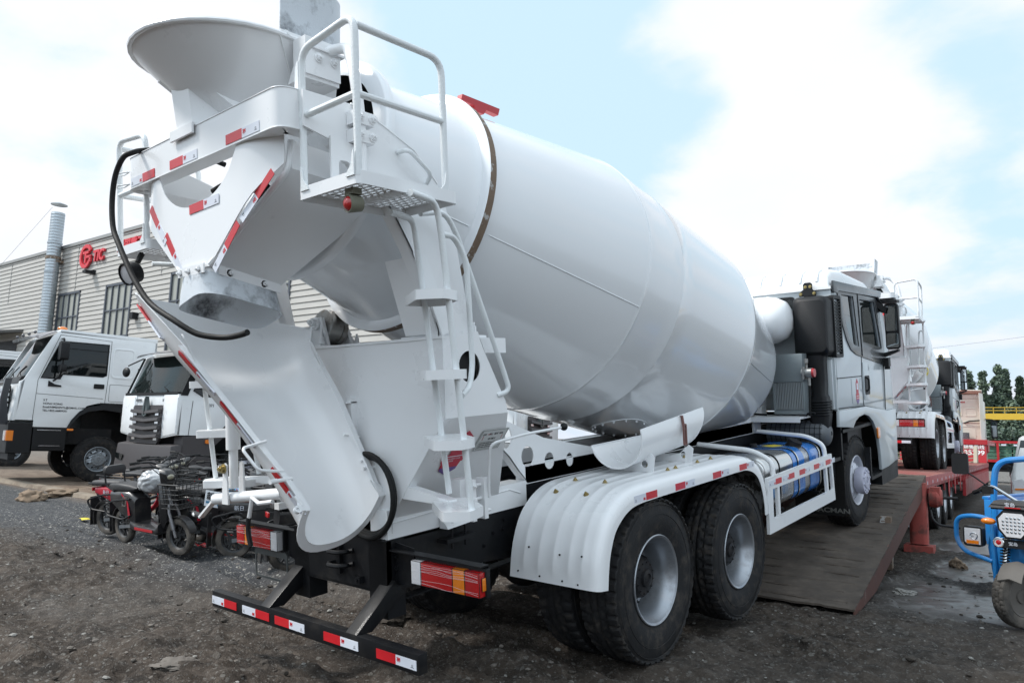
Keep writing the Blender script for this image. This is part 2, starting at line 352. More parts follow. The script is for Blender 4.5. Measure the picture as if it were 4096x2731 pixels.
def gfun(X, Y):
    warp = fbm(X*.5, Y*.5, 3)*1.2
    grav = ss(-1.6, -3.4, X+.55*(Y-.5)+warp)*ss(-1.5, -.1, Y+.05*X*-1+(fbm(X*.9, Y*.9, 8)-.5)*1.6)
    bank = ss(-8.8, -10.0, X)*ss(.9, 1.5, Y-.0*X+ .25*fbm(X*1.2, Y*1.2, 5))
    dark = ss(1.4, 2.2, X+.3*fbm(X, Y, 12))*ss(2.2, 4.0, Y)
    rough = .055+.06*ss(.35, .65, fbm(X*.45, Y*.45, 21))
    h = (fbm(X*1.1, Y*1.1, 1, 3)-.5)*.06
    lump = fbm(X*7.0, Y*13, 2, 4, .62); cl2 = np.maximum(fbm(X*4.3, Y*6.1, 6, 3, .5)-.52, 0); h += (lump-.5)*rough*.85*(1-.75*grav)*(1-.4*dark)+cl2*rough*1.5*(1-grav)
    lf = np.abs(fbm(X*9, Y*15, 31, 3, .55)-.5)*2; h += (1-lf)**3*.022*(1-grav)*ss(.4, .6, fbm(X*.8, Y*.8, 33))
    # wheel ruts running across behind the truck, with tread imprints
    for y0, a, wd in ((-1.15,.035,.16),(-.35,.05,.18),(-2.35,.03,.15),(.95,.04,.2)):
        yc = y0+.22*np.sin(X*.55+y0*3)+.10*X*.3; d = (Y-yc)/wd; m = np.exp(-d*d); h += -a*m+a*.8*np.exp(-((np.abs(d)-1.7)/.45)**2)*(.5+fbm(X*4, Y*4, 40))
        h += .008*m*np.sign(np.sin(X*62+12*np.abs(d)))
    for x0, a, wd in ((1.1,.03,.17),(-.95,.03,.17)):
        d = (X-x0)/wd; m = np.exp(-d*d)*ss(-.3, -1.0, Y)*ss(-3.6,-2.2,Y); h += -a*m+.008*m*np.sign(np.sin(Y*62+12*np.abs(d)))
    for sx in (1, -1):
        for xc in (1.095, .745):
            for yc in (0, 1.4):
                m = np.exp(-((X-sx*xc)/.17)**4-((Y-yc)/.26)**4); h = h*(1-m)+m*(-.006)
    h *= 1-.7*ss(4, 20, np.hypot(X, Y)); h += .06*bank*ss(1.2,1.6,Y)
    m = np.exp(-((X-2.87)/.25)**4-((Y-3.15)/.35)**4); h = h*(1-m)
    wet = ss(.56, .66, fbm(X*.7+3, Y*.5, 51, 3))*(.35+.65*dark)*(1-grav)*(1-bank)
    for cx, cy, rx, ry in ((-2.3,.35,.9,.35),(1.9,8.9,.8,.9),(2.2,6.3,.5,1.2),(3.4,9.5,.9,1.5),(2.1,4.6,.3,.5)):
        wet = np.maximum(wet, ss(1.15, .75, np.hypot((X-cx)/rx, (Y-cy)/ry)+.5*(fbm(X*3, Y*3, 61)-.5)))
    h -= .012*wet; h = np.where(wet > .6, h*.4-.012, h)
    return h, grav, bank, dark, wet
xs = axis(-9.5, 5.6, .034, 900); ys = axis(-3.4, 7.5, .034, 900)
Xg, Yg = np.meshgrid(xs, ys, indexing='ij'); Hg, gv, bk_, dk, wt_ = gfun(Xg, Yg)
nx, ny = len(xs), len(ys)
me = bpy.data.meshes.new('ground'); co = np.stack([Xg, Yg, Hg], -1).reshape(-1, 3).astype(np.float32)
me.vertices.add(nx*ny); me.vertices.foreach_set('co', co.ravel())
I = np.arange(nx*ny).reshape(nx, ny); q = np.stack([I[:-1,:-1], I[1:,:-1], I[1:,1:], I[:-1,1:]], -1).reshape(-1, 4)
me.loops.add(q.size); me.loops.foreach_set('vertex_index', q.ravel().astype(np.int32)); me.polygons.add(len(q))
me.polygons.foreach_set('loop_start', np.arange(0, q.size, 4).astype(np.int32)); me.polygons.foreach_set('use_smooth', np.ones(len(q), bool)); me.update()
ca = me.color_attributes.new('zone', 'FLOAT_COLOR', 'POINT'); ca.data.foreach_set('color', np.stack([gv, bk_, dk, wt_], -1).reshape(-1).astype(np.float32))
gm_ = bpy.data.materials.new('muddy_gravel_ground'); gm_.use_nodes = True; nt = gm_.node_tree; bs = nt.nodes['Principled BSDF']
tc = nn(nt, 'ShaderNodeTexCoord'); co_ = tc.outputs['Object']; at = nn(nt, 'ShaderNodeAttribute', attribute_name='zone'); sp = nn(nt, 'ShaderNodeSeparateColor'); lk(nt, at.outputs['Color'], sp.inputs[0])
def rgbmix(f, a, b):
    n = nn(nt, 'ShaderNodeMix', data_type='RGBA')
    if isinstance(f, (int, float)): n.inputs[0].default_value = f
    else: lk(nt, f, n.inputs[0])
    for i, c in ((6, a), (7, b)):
        if isinstance(c, tuple): n.inputs[i].default_value = c+(1,)
        else: lk(nt, c, n.inputs[i])
    return n.outputs[2]
def nz(s, d=6, r=.6, dist=0):
    n = nn(nt, 'ShaderNodeTexNoise', Scale=s, Detail=float(d), Roughness=r, Distortion=dist); lk(nt, co_, n.inputs['Vector']); return n.outputs[0]
def mr(v, a, b, c=0., d=1.):
    n = nn(nt, 'ShaderNodeMapRange'); lk(nt, v, n.inputs[0])
    for i, x in enumerate((a, b, c, d)): n.inputs[i+1].default_value = x
    return n.outputs[0]
mud = rgbmix(mr(nz(2.2, 8, .62), .3, .7), (.013, .010, .0078), (.062, .046, .034))
mud = rgbmix(mr(nz(14, 6, .7), .46, .68, 0, .75), mud, (.125, .103, .085))
grv = rgbmix(mr(nz(6, 6, .7), .3, .7), (.022, .024, .028), (.070, .072, .076))
bnk = rgbmix(mr(nz(3, 7, .65), .3, .7), (.10, .062, .042), (.27, .21, .155))
drk = rgbmix(mr(nz(5, 7, .65), .3, .7), (.018, .018, .019), (.055, .052, .050))
base = rgbmix(sp.outputs[0], mud, grv); base = rgbmix(sp.outputs[2], base, drk); base = rgbmix(sp.outputs[1], base, bnk)
# stone chips embedded in the dirt
def chips(scale, th, fr, seed):
    mp = nn(nt, 'ShaderNodeMapping'); mp.inputs['Location'].default_value = (seed, seed*.7, 0); mp.inputs['Scale'].default_value = (1, 1.25, 1); lk(nt, co_, mp.inputs[0])
    dn = nn(nt, 'ShaderNodeTexNoise', Scale=scale*.9, Detail=2.0); lk(nt, mp.outputs[0], dn.inputs['Vector'])
    av = nn(nt, 'ShaderNodeMix', data_type='VECTOR'); av.inputs[0].default_value = .018; lk(nt, mp.outputs[0], av.inputs[4]); lk(nt, dn.outputs['Color'], av.inputs[5])
    v = nn(nt, 'ShaderNodeTexVoronoi', Scale=scale); lk(nt, av.outputs[1], v.inputs['Vector']); s2 = nn(nt, 'ShaderNodeSeparateColor'); lk(nt, v.outputs['Color'], s2.inputs[0])
    size = mth(nt, 'MULTIPLY', s2.outputs[1], th); inside = mr(mth(nt, 'SUBTRACT', size, v.outputs['Distance']), 0, .05)
    pick = mth(nt, 'GREATER_THAN', s2.outputs[0], 1-fr); return mth(nt, 'MULTIPLY', inside, pick), s2.outputs[2]
c1, r1 = chips(26, .55, .42, 1.3); c2, r2 = chips(60, .6, .40, 7.7); c3, r3 = chips(11, .42, .16, 4.1)
den = mr(sp.outputs[0], 0, 1, .38, .95)
st1 = rgbmix(r1, (.10, .095, .088), (.34, .33, .30)); st2 = rgbmix(r2, (.09, .088, .085), (.33, .32, .30)); st3 = rgbmix(r3, (.12, .11, .10), (.30, .28, .25))
nb = mth(nt, 'SUBTRACT', 1.0, mth(nt, 'MULTIPLY', sp.outputs[1], .8))
k1 = mth(nt, 'MULTIPLY', mth(nt, 'MULTIPLY', c1, den), nb); k2 = mth(nt, 'MULTIPLY', mth(nt, 'MULTIPLY', c2, den), nb); k3 = mth(nt, 'MULTIPLY', mth(nt, 'MULTIPLY', c3, den), nb)
base = rgbmix(k2, base, st2); base = rgbmix(k1, base, st1); base = rgbmix(k3, base, st3)
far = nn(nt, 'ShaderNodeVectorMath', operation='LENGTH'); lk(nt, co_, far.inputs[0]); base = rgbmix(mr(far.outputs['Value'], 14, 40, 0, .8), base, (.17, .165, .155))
wetf = mth(nt, 'MULTIPLY', at.outputs['Alpha'], 1.0)
base = rgbmix(mth(nt, 'MULTIPLY', wetf, .55), base, (.075, .068, .060)); lk(nt, base, bs.inputs['Base Color'])
lk(nt, mr(wetf, .2, .9, .88, .30), bs.inputs['Roughness']); bs.inputs['Specular IOR Level'].default_value = .35
hh = mth(nt, 'ADD', mth(nt, 'MULTIPLY', nz(22, 8, .68), .55), mth(nt, 'ADD', mth(nt, 'MULTIPLY', k1, .35), mth(nt, 'MULTIPLY', k3, .5))); hh = mth(nt, 'ADD', hh, mth(nt, 'MULTIPLY', nz(75, 4, .6), .35))
bp = nn(nt, 'ShaderNodeBump', Distance=.055); lk(nt, hh, bp.inputs['Height']); lk(nt, mr(wetf, .3, .8, .9, .04), bp.inputs['Strength']); lk(nt, bp.outputs[0], bs.inputs['Normal'])
me.materials.append(gm_); gob = bpy.data.objects.new('ground', me); C.objects.link(gob); tag(gob, kind='structure')
# loose stones lying on the dirt: one uncountable scatter
def stone(rn, s, flat):
    t = (1+5**.5)/2; P_ = [(-1,t,0),(1,t,0),(-1,-t,0),(1,-t,0),(0,-1,t),(0,1,t),(0,-1,-t),(0,1,-t),(t,0,-1),(t,0,1),(-t,0,-1),(-t,0,1)]
    Fs = [(0,11,5),(0,5,1),(0,1,7),(0,7,10),(0,10,11),(1,5,9),(5,11,4),(11,10,2),(10,7,6),(7,1,8),(3,9,4),(3,4,2),(3,2,6),(3,6,8),(3,8,9),(4,9,5),(2,4,11),(6,2,10),(8,6,7),(9,8,1)]
    a = rn.uniform(0, 6.3); ex = rn.uniform(.6, 1.1); c, s_ = math.cos(a), math.sin(a); o = []
    for x, y, z in P_:
        k = s/1.9*rn.uniform(.7, 1.15); x, y, z = x*k, y*k*ex, z*k*flat; o.append((x*c-y*s_, x*s_+y*c, z))
    return o, Fs
rn = random.Random(11); b = MB(); gs = [mat('pale_stone', (.25,.24,.22), .85, var=.3, vs=9, bump=.5, bs=60), mat('brown_stone', (.13,.115,.10), .9, var=.3, vs=9, bump=.5, bs=60), mat('mud_clod', (.045,.037,.03), .95, var=.3, vs=12, bump=.8, bs=50)]
pts = []
for i in range(5200):
    x, y = rn.uniform(-9.5, 5.2), rn.uniform(-3.2, 6.5)
    if (x-3.8)**2+(y+4.7)**2 < 2: continue
    pts.append((x, y))
pa = np.array(pts); hg, g_, b__, d__, w__ = gfun(pa[:,0], pa[:,1])
for (x, y), h_, g1 in zip(pts, hg, g_):
    s = .007+.022*rn.random()**3.5; k = rn.random()
    m_ = 0 if k < (.30+.45*g1) else (1 if k < .8 else 2)
    if m_ == 2: s *= 1.6
    o, Fs = stone(rn, s, rn.uniform(.35, .6)); b.use(gs[m_]); b.add([(x+p[0], y+p[1], h_+s*.12+p[2]) for p in o], Fs)
tag(b.build('gravel', None, None, smooth=0, recalc=False), kind='stuff')
# a few stones and clods large enough to count
def rock(name, lab, cat, x, y, s, flat, m, seed, grp=None, cnt=1):
    rn = random.Random(seed); bm = bmesh.new(); bmesh.ops.create_icosphere(bm, subdivisions=4, radius=1)
    ex = (rn.uniform(.8,1.3), rn.uniform(.6,1), flat)
    for v in bm.verts:
        n = noise.fractal(v.co*1.3+Vector((seed, 0, 0)), .8, 2, 4)*.45+noise.noise(v.co*4+Vector((0, seed, 0)))*.12; v.co = Vector((v.co.x*ex[0], v.co.y*ex[1], v.co.z*ex[2]))*(1+n)*s
    me = bpy.data.meshes.new(name); bm.to_mesh(me); bm.free(); me.materials.append(m); me.shade_smooth(); me.set_sharp_from_angle(angle=R(60))
    o = bpy.data.objects.new(name, me); C.objects.link(o); h_ = float(gfun(np.array([x]), np.array([y]))[0][0]); o.location = (x, y, h_+s*flat*.25); o.rotation_euler = (0, 0, rn.uniform(0, 6)); return tag(o, lab, cat, grp)
brn = mat('dirt_clod', (.20,.145,.10), .95, var=.3, vs=9, bump=.9, bs=30)
rock('dirt_clod', 'brown lump of dried earth on gravel before the truck with a bull bar', 'clod', -12.2, .30, .22, .75, brn, 2)
rock('dirt_clod', 'low crumbled heap of brown earth touching the tyre below the lettered truck door', 'clod', -13.0, 1.15, .30, .35, brn, 5)
rock('flat_stone', 'flat grey slab of stone on the mud below the left end of the rear bumper', 'stone', -.84, -2.374, .13, .16, gs[1], 3)
rock('concrete_chunk', 'pale chunk of broken concrete on the wet ground beside the foot of the ramp', 'stone', 1.86, 4.05, .11, .35, gs[0], 9)
rock('mud_clod', 'brown clod of mud between the ramp and the blue tricycle', 'clod', 1.95, 6.6, .12, .7, brn, 4)
rock('mud_lump', 'raised dark lump of churned mud in the middle of the ruts under the tail', 'clod', -.95, -.55, .16, .55, gs[2], 6)
rock('mud_lump', 'small rounded grey clod in front of the rear bumper near the puddle', 'clod', -2.3, -.35, .07, .6, gs[2], 7)
def litter(name, lab, m, x, y, s):
    rn = random.Random(int(abs(x)*100)); b = MB().use(m); b.sheet([[V(s*(i/4-.5)+rn.uniform(-.01,.01), s*.6*(j/3-.5), rn.uniform(.0,.035)) for j in range(4)] for i in range(5)], .001)
    h_ = float(gfun(np.array([x]), np.array([y]))[0][0]); o = b.build(name, None, None, smooth=0); o.location = (x, y, h_+.01); return tag(o, lab, 'litter')
litter('plastic_wrapper', 'crumpled yellow wrapper on the gravel left of the scooters', YL, -8.3, -.15, .22)
litter('plastic_wrapper', 'torn red wrapper on the gravel behind the front wheel of the black scooter', RP, -5.15, .05, .2)
litter('cloth_scrap', 'discarded grey-green cloth lying on the dark gravel before the brown bank', mat('dirty_cloth', (.20,.22,.19), .9, bump=.5), -13.6, .75, .6)
# ================================================ wheels
def tyre_mesh(name, Ro, Ri, wd, m, nl=46, nc=276, pat='truck'):
    h = wd/2; prof = []                                     # (x, r, tread flag)
    for t in (0, .25, .5, .75, 1): a = PI*t; prof.append((h*.80+h*.16*math.sin(a)*1.0+h*.05*t, Ri+(Ro-Ri)*.86*t, 0))
    prof.append((h*.93, Ro-.022, 1))
    k = 15
    tr = [(h*.90*(1-2*i/(k-1)), Ro-.012*(abs(1-2*i/(k-1)))**3, 2) for i in range(k)]
    full = prof+tr+[(-x, r, f) for x, r, f in reversed(prof)]
    n = len(full); th = np.arange(nc)/nc*2*PI; vs = np.zeros((n, nc, 3))
    for i, (x, r, f) in enumerate(full):
        rr = np.full(nc, r); u = x/h; ph = (th*nl/(2*PI)) % 1
        if f == 2:
            tri = np.abs(ph*2-1)*2-1
            if pat == 'truck':
                for g in (-.34, 0, .34): rr -= .014*(np.abs(u-g-.045*tri) < .065)
                if abs(u) > .55: rr -= .013*(((ph+.06*np.sign(u)) % 1) < .30)
            else:
                for g in (-.3, .3): rr -= .008*(np.abs(u-g-.05*tri) < .10)
                rr -= .008*(((ph*1+.5*(abs(u) > .3)) % 1) < .18)
        if f == 1: rr -= .010*(((ph+.06*np.sign(u)) % 1) < .30)
        a = th
        vs[i, :, 0] = x; vs[i, :, 1] = rr*np.cos(a); vs[i, :, 2] = rr*np.sin(a)
    b = MB(); b.use(m); P = [tuple(p) for p in vs.reshape(-1, 3)]
    fs = [(i*nc+j, i*nc+(j+1) % nc, (i+1)*nc+(j+1) % nc, (i+1)*nc+j) for i in range(n-1) for j in range(nc)]
    b.add(P, fs)
    for sx in (1, -1):                                       # raised sidewall rings and moulded letters
        for r0 in (.80, .55): b.lathe((0,0,0), (1,0,0), [(sx*(h*.955), Ri+(Ro-Ri)*(r0-.012)), (sx*(h*.985), Ri+(Ro-Ri)*r0), (sx*(h*.955), Ri+(Ro-Ri)*(r0+.012))], n=64)
    return b.mesh(name, None, smooth=42)
TYRE = tyre_mesh('truck_tyre', .5625, .298, .30, TY)
def rim_rear():
    b = MB().use(RM); b.lathe((0,0,0), (1,0,0), [(.118,.300),(.132,.304),(.137,.298),(.130,.284),(.108,.276),(.085,.262),(.02,.240),(-.05,.236),(-.075,.225),(-.085,.16),(-.085,.10)], n=64)
    b.lathe((0,0,0), (1,0,0), [(.118,.300),(.05,.285),(-.05,.27),(-.137,.300)], n=48)
    return b.mesh('rim_rear', None, smooth=40)
def hub_rear():
    b = MB().use(HB); b.lathe((0,0,0), (1,0,0), [(-.10,.172),(-.055,.172),(-.05,.150),(.02,.135),(.04,.115),(.044,.062),(.062,.058),(.068,.034),(.060,.030),(.060,0.001)], n=36)
    for i in range(8): a = 2*PI*(i+.5)/8; b.ball((-.083, .205*math.cos(a), .205*math.sin(a)), .017, (.3,1,1), n=8, k=5)
    for i in range(10):
        a = 2*PI*i/10; bolt(b, (-.082, .19*math.cos(a), .19*math.sin(a)), (1,0,0), .014, .03)
    for i in range(12):
        a = 2*PI*i/12; bolt(b, (.034, .105*math.cos(a), .105*math.sin(a)), (1,0,0), .007, .01)
    return b.mesh('hub_rear', None)
def rim_front(m):
    b = MB().use(m); nh = 10; n = 120
    b.lathe((0,0,0), (1,0,0), [(.118,.300),(.132,.304),(.137,.298),(.130,.284),(.108,.276),(.07,.262),(.05,.255)], n=64)
    b.lathe((0,0,0), (1,0,0), [(.118,.300),(.05,.285),(-.05,.27),(-.137,.300)], n=48)
    # dished disc with oval vent holes
    def pt(a, r): t = (r-.15)/(.255-.15); x = .13-(.075*t**1.3); return (x, r*math.cos(a), r*math.sin(a))
    out = circ(0,0,.256,n=90); holes = [circ(.218*math.cos(2*PI*i/nh), .218*math.sin(2*PI*i/nh), .022, n=14) for i in range(nh)]+[circ(0,0,.10,n=40)]
    mid = [circ(0,0,.256,n=90)]
    q = MB().use(m); q.plate(out, 'x', 0, .008, holes)
    q.v = [(x+.13-.075*max(0, (math.hypot(y, z)-.15)/.106)**1.3, y, z) for x, y, z in q.v]; b.join(q)
    b.use(HB); b.lathe((0,0,0), (1,0,0), [(-.02,.24),(-.02,.08)], n=30)
    return b.mesh('rim_front', None, smooth=45)
def hub_front(m, r=.165, x0=.13, x1=.235):
    b = MB().use(m); b.lathe((0,0,0), (1,0,0), [(x0,r*.9),(x0+.04,r),(x1-.015,r*1.0),(x1,r*.96),(x1,r*.60),(x1+.012,r*.56),(x1+.014,r*.30),(x1+.004,r*.27),(x1+.004,.001)], n=44)
    for i in range(10): a = 2*PI*i/10; b.cyl((x1-.002, r*.77*math.cos(a), r*.77*math.sin(a)), (x1+.014, r*.77*math.cos(a), r*.77*math.sin(a)), r*.10, r*.07, n=10)
    b.box(x1+.012, x1+.02, -r*.04, r*.04, -r*.2, r*.2); b.box(x1+.012, x1+.02, -r*.18, r*.18, r*.05, r*.14)
    return b.mesh('hub_cap', None)
RIMR, HUBR = rim_rear(), hub_rear(); RIMF, HUBF = rim_front(RW), hub_front(mat('grey_hub_paint', (.46,.46,.55), .4, coat=.2, var=.05, bump=.1))
def wheel(parent, x, y, z, side, kind, steer=0, rims=None):
    rim, hb = rims or ((RIMR, HUBR) if kind == 'r' else (RIMF, HUBF))
    w_ = put('wheel', rim, parent, (x, y, z), (random.uniform(0, 6), 0, PI+steer if side < 0 else steer)); put('tyre', TYRE, w_)
    if hb: put('hub', hb, w_)
    return w_
# ================================================ concrete mixer truck (truck frame: x right, y forward, z up, rear axle at y 0)
TAU = .11041
def make_mixer():
    T = thing('concrete_mixer_truck', 'large white concrete mixer truck filling the picture, its front wheels on the muddy ramp', 'truck', (0,0,0), (TAU,0,0), 'white mixer trucks')
    P = lambda b, n, **k: b.build(n, None, T, **k)
    # ---- drum
    al = .2374; AX = V(0, math.cos(al), -math.sin(al)); UP = V(0, math.sin(al), math.cos(al)); DC = V(0, 1.6333, 2.4747)
    S = [-3.556,-2.883,-2.817,-1.347,.664,2.0565]; RR = [.631,.781,.797,1.113,1.113,.80]
    rad = lambda s: float(np.interp(s, S, RR))
    pr = [(-3.60,.60),(-3.60,.70),(-3.585,.715),(-3.54,.715),(-3.535,.640)]
    pr += [(s, rad(s)) for s in np.linspace(-3.5, -2.90, 8)]
    pr += [(-2.87,.80),(-2.80,.81)]
    pr += [(s, rad(s)) for s in np.linspace(-2.72, -1.42, 14)]
    def smooth_knee(s0, w=.07): return [(s0+t*w, (rad(s0-w)*(1-t)/2+rad(s0+w)*(1+t)/2)*(1-(1-t*t)/2)+rad(s0)*(1-t*t)/2+(.004 if t == 0 else 0)) for t in (-1,-.5,-.08,0,.08,.5,1)]
    pr += smooth_knee(-1.347); pr += [(s, 1.113) for s in (-1.2,-1.0,-.823)]+[(-.815,1.1165),(-.807,1.113)]+[(s, 1.113) for s in (-.6,-.3,0,.3,.5)]
    pr += smooth_knee(.664); pr += [(s, rad(s)) for s in np.linspace(.8, 2.0, 9)]+[(2.05,.80),(2.066,.78),(2.07,.74),(2.11,.5),(2.13,.001)]
    b = MB().use(WD); b.lathe(DC, AX, pr, n=160, up=UP)
    b.use(BP); b.lathe(DC, AX, [(-3.58,.62),(-3.3,.60),(-3.0,.001)], n=60, up=UP)
    def surf(s, deg, h=0): a = R(deg); return DC+AX*s+(V(1,0,0)*math.cos(a)+UP*math.sin(a))*(rad(s)+h)
    b.use(WD)
    for s0, s1, d in ((-2.76,-1.36,-18.4),(-3.48,-2.9,-18.6),(.70,2.02,-15.8),(-2.7,-1.4,160),(.7,2.0,120)):
        b.tube([surf(s, d, .0005) for s in np.linspace(s0, s1, 12)], .0045, n=6)
    drum = P(b, 'drum', smooth=50)
    # spiral-plate seam ellipse and hatch
    b = MB().use(WD); hp = []
    for t in np.linspace(0, 2*PI, 33)[:-1]:
        hp.append((-.20+.31*math.cos(t), -77+12.5*math.sin(t)))
    top = [surf(s, d, .005) for s, d in hp]; bot = [surf(s, d, -.01) for s, d in hp]; cen = surf(-.20, -77, .007)
    b.loft([bot, top], caps=False); n0 = len(b.v); b.add(top+[cen], [(i, (i+1) % 32, 32) for i in range(32)])
    for t in np.linspace(0, 2*PI, 15)[:-1]:
        p = surf(-.20+.285*math.cos(t), -77+11.3*math.sin(t), .005); bolt(b, p, (p-(DC+AX*(p-DC).dot(AX))), .009, .010)
    b.build('hatch_cover', None, drum)
    b = MB().use(RP)
    for s0, s1, d, h0, h1 in ((-1.93,-1.53,83,.05,.11),):
        u = UP; 
        q = [surf(s0, d, .10), surf(s1, d, .10), surf(s1, d, .045), surf(s0+.27, d, .05), surf(s0+.25, d, .01), surf(s0+.16, d, .01), surf(s0+.14, d, .05), surf(s0, d, .055)]
        q2 = [p+V(-.05, 0, 0) for p in q]; b.loft([q, q2])
    b.v = [tuple(Vector(v)+AX*-.62+UP*-.045) for v in b.v]; b.build('bracket', None, drum, smooth=0); b = MB().use(RP)
    q = [surf(-1.95, 88, .06), surf(-1.55, 86, .075), surf(-1.55, 86, .055), surf(-1.95, 88, .05)]; b.loft([q, [p+V(-.05,0,0) for p in q]])
    b.build('bracket', None, drum, smooth=0)
    # ---- drum ring with rusty running face
    b = MB(); b.lathe(DC, AX, [(-2.883,.775),(-2.886,.79),(-2.883,.797),(-2.883,.848),(-2.878,.855),(-2.822,.855),(-2.817,.848),(-2.817,.775)], n=160, up=UP, mats=[WD,WD,WD,WD,RU,WD,WD])
    P(b, 'drum_ring', smooth=50)
    rc = DC+AX*-2.85
    for sx in (1, -1):
        a = R(36); c = rc+V(sx*math.sin(a), 0, 0)*.98-UP*math.cos(a)*.98
        b = MB().use(ST); b.lathe(c, AX, [(-.075,.03),(-.075,.118),(-.068,.125),(-.035,.125),(-.033,.118),(.033,.118),(.035,.125),(.068,.125),(.075,.118),(.075,.03)], n=40)
        ro = P(b, 'roller')
        b = MB().use(WH)
        for t in (-.105, .105):
            pc = c+AX*t; q = [(c.x-.06, pc.z+.05), (c.x+.06, pc.z+.05), (c.x+.13, 2.235), (c.x-.13, 2.235)]
            b.plate(q, 'y', pc.y-.012, pc.y+.012)
            for dx in (-.07, .07): b.beam((c.x+dx*.6, pc.y, pc.z), (c.x+dx*1.5, pc.y+math.copysign(.05, t), 2.24), .014, .03)
            bolt(b, pc+AX*math.copysign(.014, t), AX*math.copysign(1, t), .032, .045)
            for dx in (-.11, .11): bolt(b, (c.x+dx, pc.y+math.copysign(.05, t), 2.255), (0,0,1), .016, .05)
        b.box(c.x-.17, c.x+.17, c.y-.2, c.y+.2, 2.222, 2.245)
        b.build('roller_bracket', None, ro)
    # ---- rear pedestal: sheet-metal box with tapering foot, side holes
    b = MB().use(WH); X = .93
    zt, zk, zb = 2.22, 1.77, 1.17
    b.plate([(-X,zt),(X,zt),(X,zk),(.44,zb),(-.44,zb),(-X,zk)], 'y', -1.688, -1.68)
    hole = [(-1.481+.088*math.cos(t), 2.05+.09*math.sin(t)) for t in np.linspace(0, 2*PI, 29)[:-1]]
    side = [(-1.68,zt),(-1.40,zt+.03),(-1.385,zt-.02),(-1.36,2.15),(-1.18,1.84),(-1.163,zk),(-1.68,zk)]
    for sx in (1, -1):
        b.plate(side, 'x', sx*X, sx*(X-.006), [hole])
        b.hexa([(sx*X,-1.68,zk),(sx*X,-1.163,zk),(sx*.44,-.72,zb),(sx*.44,-1.68,zb),(sx*(X-.01),-1.68,zk+.002),(sx*(X-.01),-1.163,zk+.002),(sx*.43,-.72,zb),(sx*.43,-1.68,zb)])
    b.quad((-X,-1.163,zk),(X,-1.163,zk),(.44,-.72,zb),(-.44,-.72,zb)); b.quad((-X,-1.39,zt),(X,-1.39,zt),(X,-1.163,zk),(-X,-1.163,zk))
    b.box(-X-.004, X+.004, -1.70, -1.66, zt-.012, zt+.002); b.box(-.88, .88, -1.66, -1.10, zt-.09, zt)
    b.plate([(.06,1.175),(.10,1.87),(.17,1.90),(.17,1.175)], 'y', -1.73, -1.688); b.box(-.05, .17, -1.76, -1.688, 1.86, 1.868)
    # weld beads
    for q in ([(X,-1.688,zk),(.44,-1.69,zb),(-.44,-1.69,zb),(-X,-1.688,zk)], [(X,-1.688,zk+.003),(X,-1.688,zt)], [(-X,-1.688,zt-.01),(X,-1.688,zt-.01)]):
        b.tube(q, .005, n=6)
    ped = P(b, 'pedestal', smooth=25)
    b = MB().use(BK); b.plate([(-1.60,1.9),(-1.38,1.9),(-1.38,2.18),(-1.60,2.18)], 'x', X-.05, X-.045); b.plate([(-1.60,1.9),(-1.38,1.9),(-1.38,2.18),(-1.60,2.18)], 'x', -X+.05, -X+.045); b.build('hole_shade_plate', None, ped)  # black plates behind the side holes stand in for the shade inside
    # stickers on the pedestal side
    for f in ('st',):
        nrm = V(X-.44, 0, -(zk-zb)); nrm = V((zk-zb), 0, -(X-.44)).normalized(); up_ = V(X-.44, 0, zk-zb).normalized(); fw = V(0,1,0)
        def on(y, k, h=.0): p = V(.44+(X-.44)*k, y, zb+(zk-zb)*k)+nrm*(.004+h); return p
        e = MB().use(mat('red_sticker', (.50,.02,.05), .4, var=.03)); mt = frame3(on(-1.53, .55), fw, up_)
        pl = [(0,.02),(.10,-.03),(.20,.02),(.185,.10),(.10,.15),(.015,.10)]
        e.plate([(.02,-.06),(.09,-.10),(.16,-.06),(.17,.0),(.01,.0)], 'z', 0, .0009); e.plate([(.0,.0),(.18,.0),(.185,.06),(.15,.06),(.165,.19),(.10,.24),(.03,.19),(.04,.06),(-.005,.06)], 'z', .001, .002)
        e.use(mat('purple_sticker', (.13,.07,.25), .4, var=.03)); e.plate([(.02,-.06),(.09,-.10),(.16,-.06),(.16,-.04),(.02,-.04)], 'z', .0012, .0018)
        e.use(WT); e.box(.06,.14,.12,.17,.002,.003); e.box(.02,.16,.045,.05,.002,.003); e.xf(mt); e.build('dealer_sticker', None, ped, smooth=0)
        st_ = C.objects[-1]
        text('FACTORY DIRECT SALES', .012, WT, ped, on(-1.515, .55, .0025)+up_*.025, fw, up_, ext=.0004, name='lettering'); text('+86 13335', .016, WT, ped, on(-1.50, .55, .0025)+up_*.006, fw, up_, ext=.0004, name='lettering')
        e = MB().use(mat('plate_metal', (.58,.59,.58), .4, metal=.3, var=.03)); mt = frame3(on(-1.30, .63), fw, up_)
        e.box(0,.235,0,.165,0,.0015); e.use(BP)
        for x0, x1, y0, y1 in ((.005,.23,.158,.1595),(.005,.23,.005,.0065),(.005,.0065,.005,.159),(.2285,.23,.005,.159),(.02,.215,.07,.0712),(.02,.215,.015,.0162),(.02,.0212,.015,.07),(.2138,.215,.015,.07)): e.box(x0,x1,y0,y1,.0016,.0022)
        e.use(RP); e.box(.06,.09,.125,.130,.0016,.0022); e.box(.03,.034,.085,.115,.0016,.0022); e.box(.20,.204,.085,.115,.0016,.0022); e.xf(mt); e.build('instruction_plate', None, ped, smooth=0)
        text('出料    停止  搅拌  进料', .018, BP, ped, on(-1.285, .63, .002)+up_*.122, fw, up_, ext=.0003); text('油门加大', .018, BP, ped, on(-1.22, .63, .002)+up_*.085, fw, up_, ext=.0003)
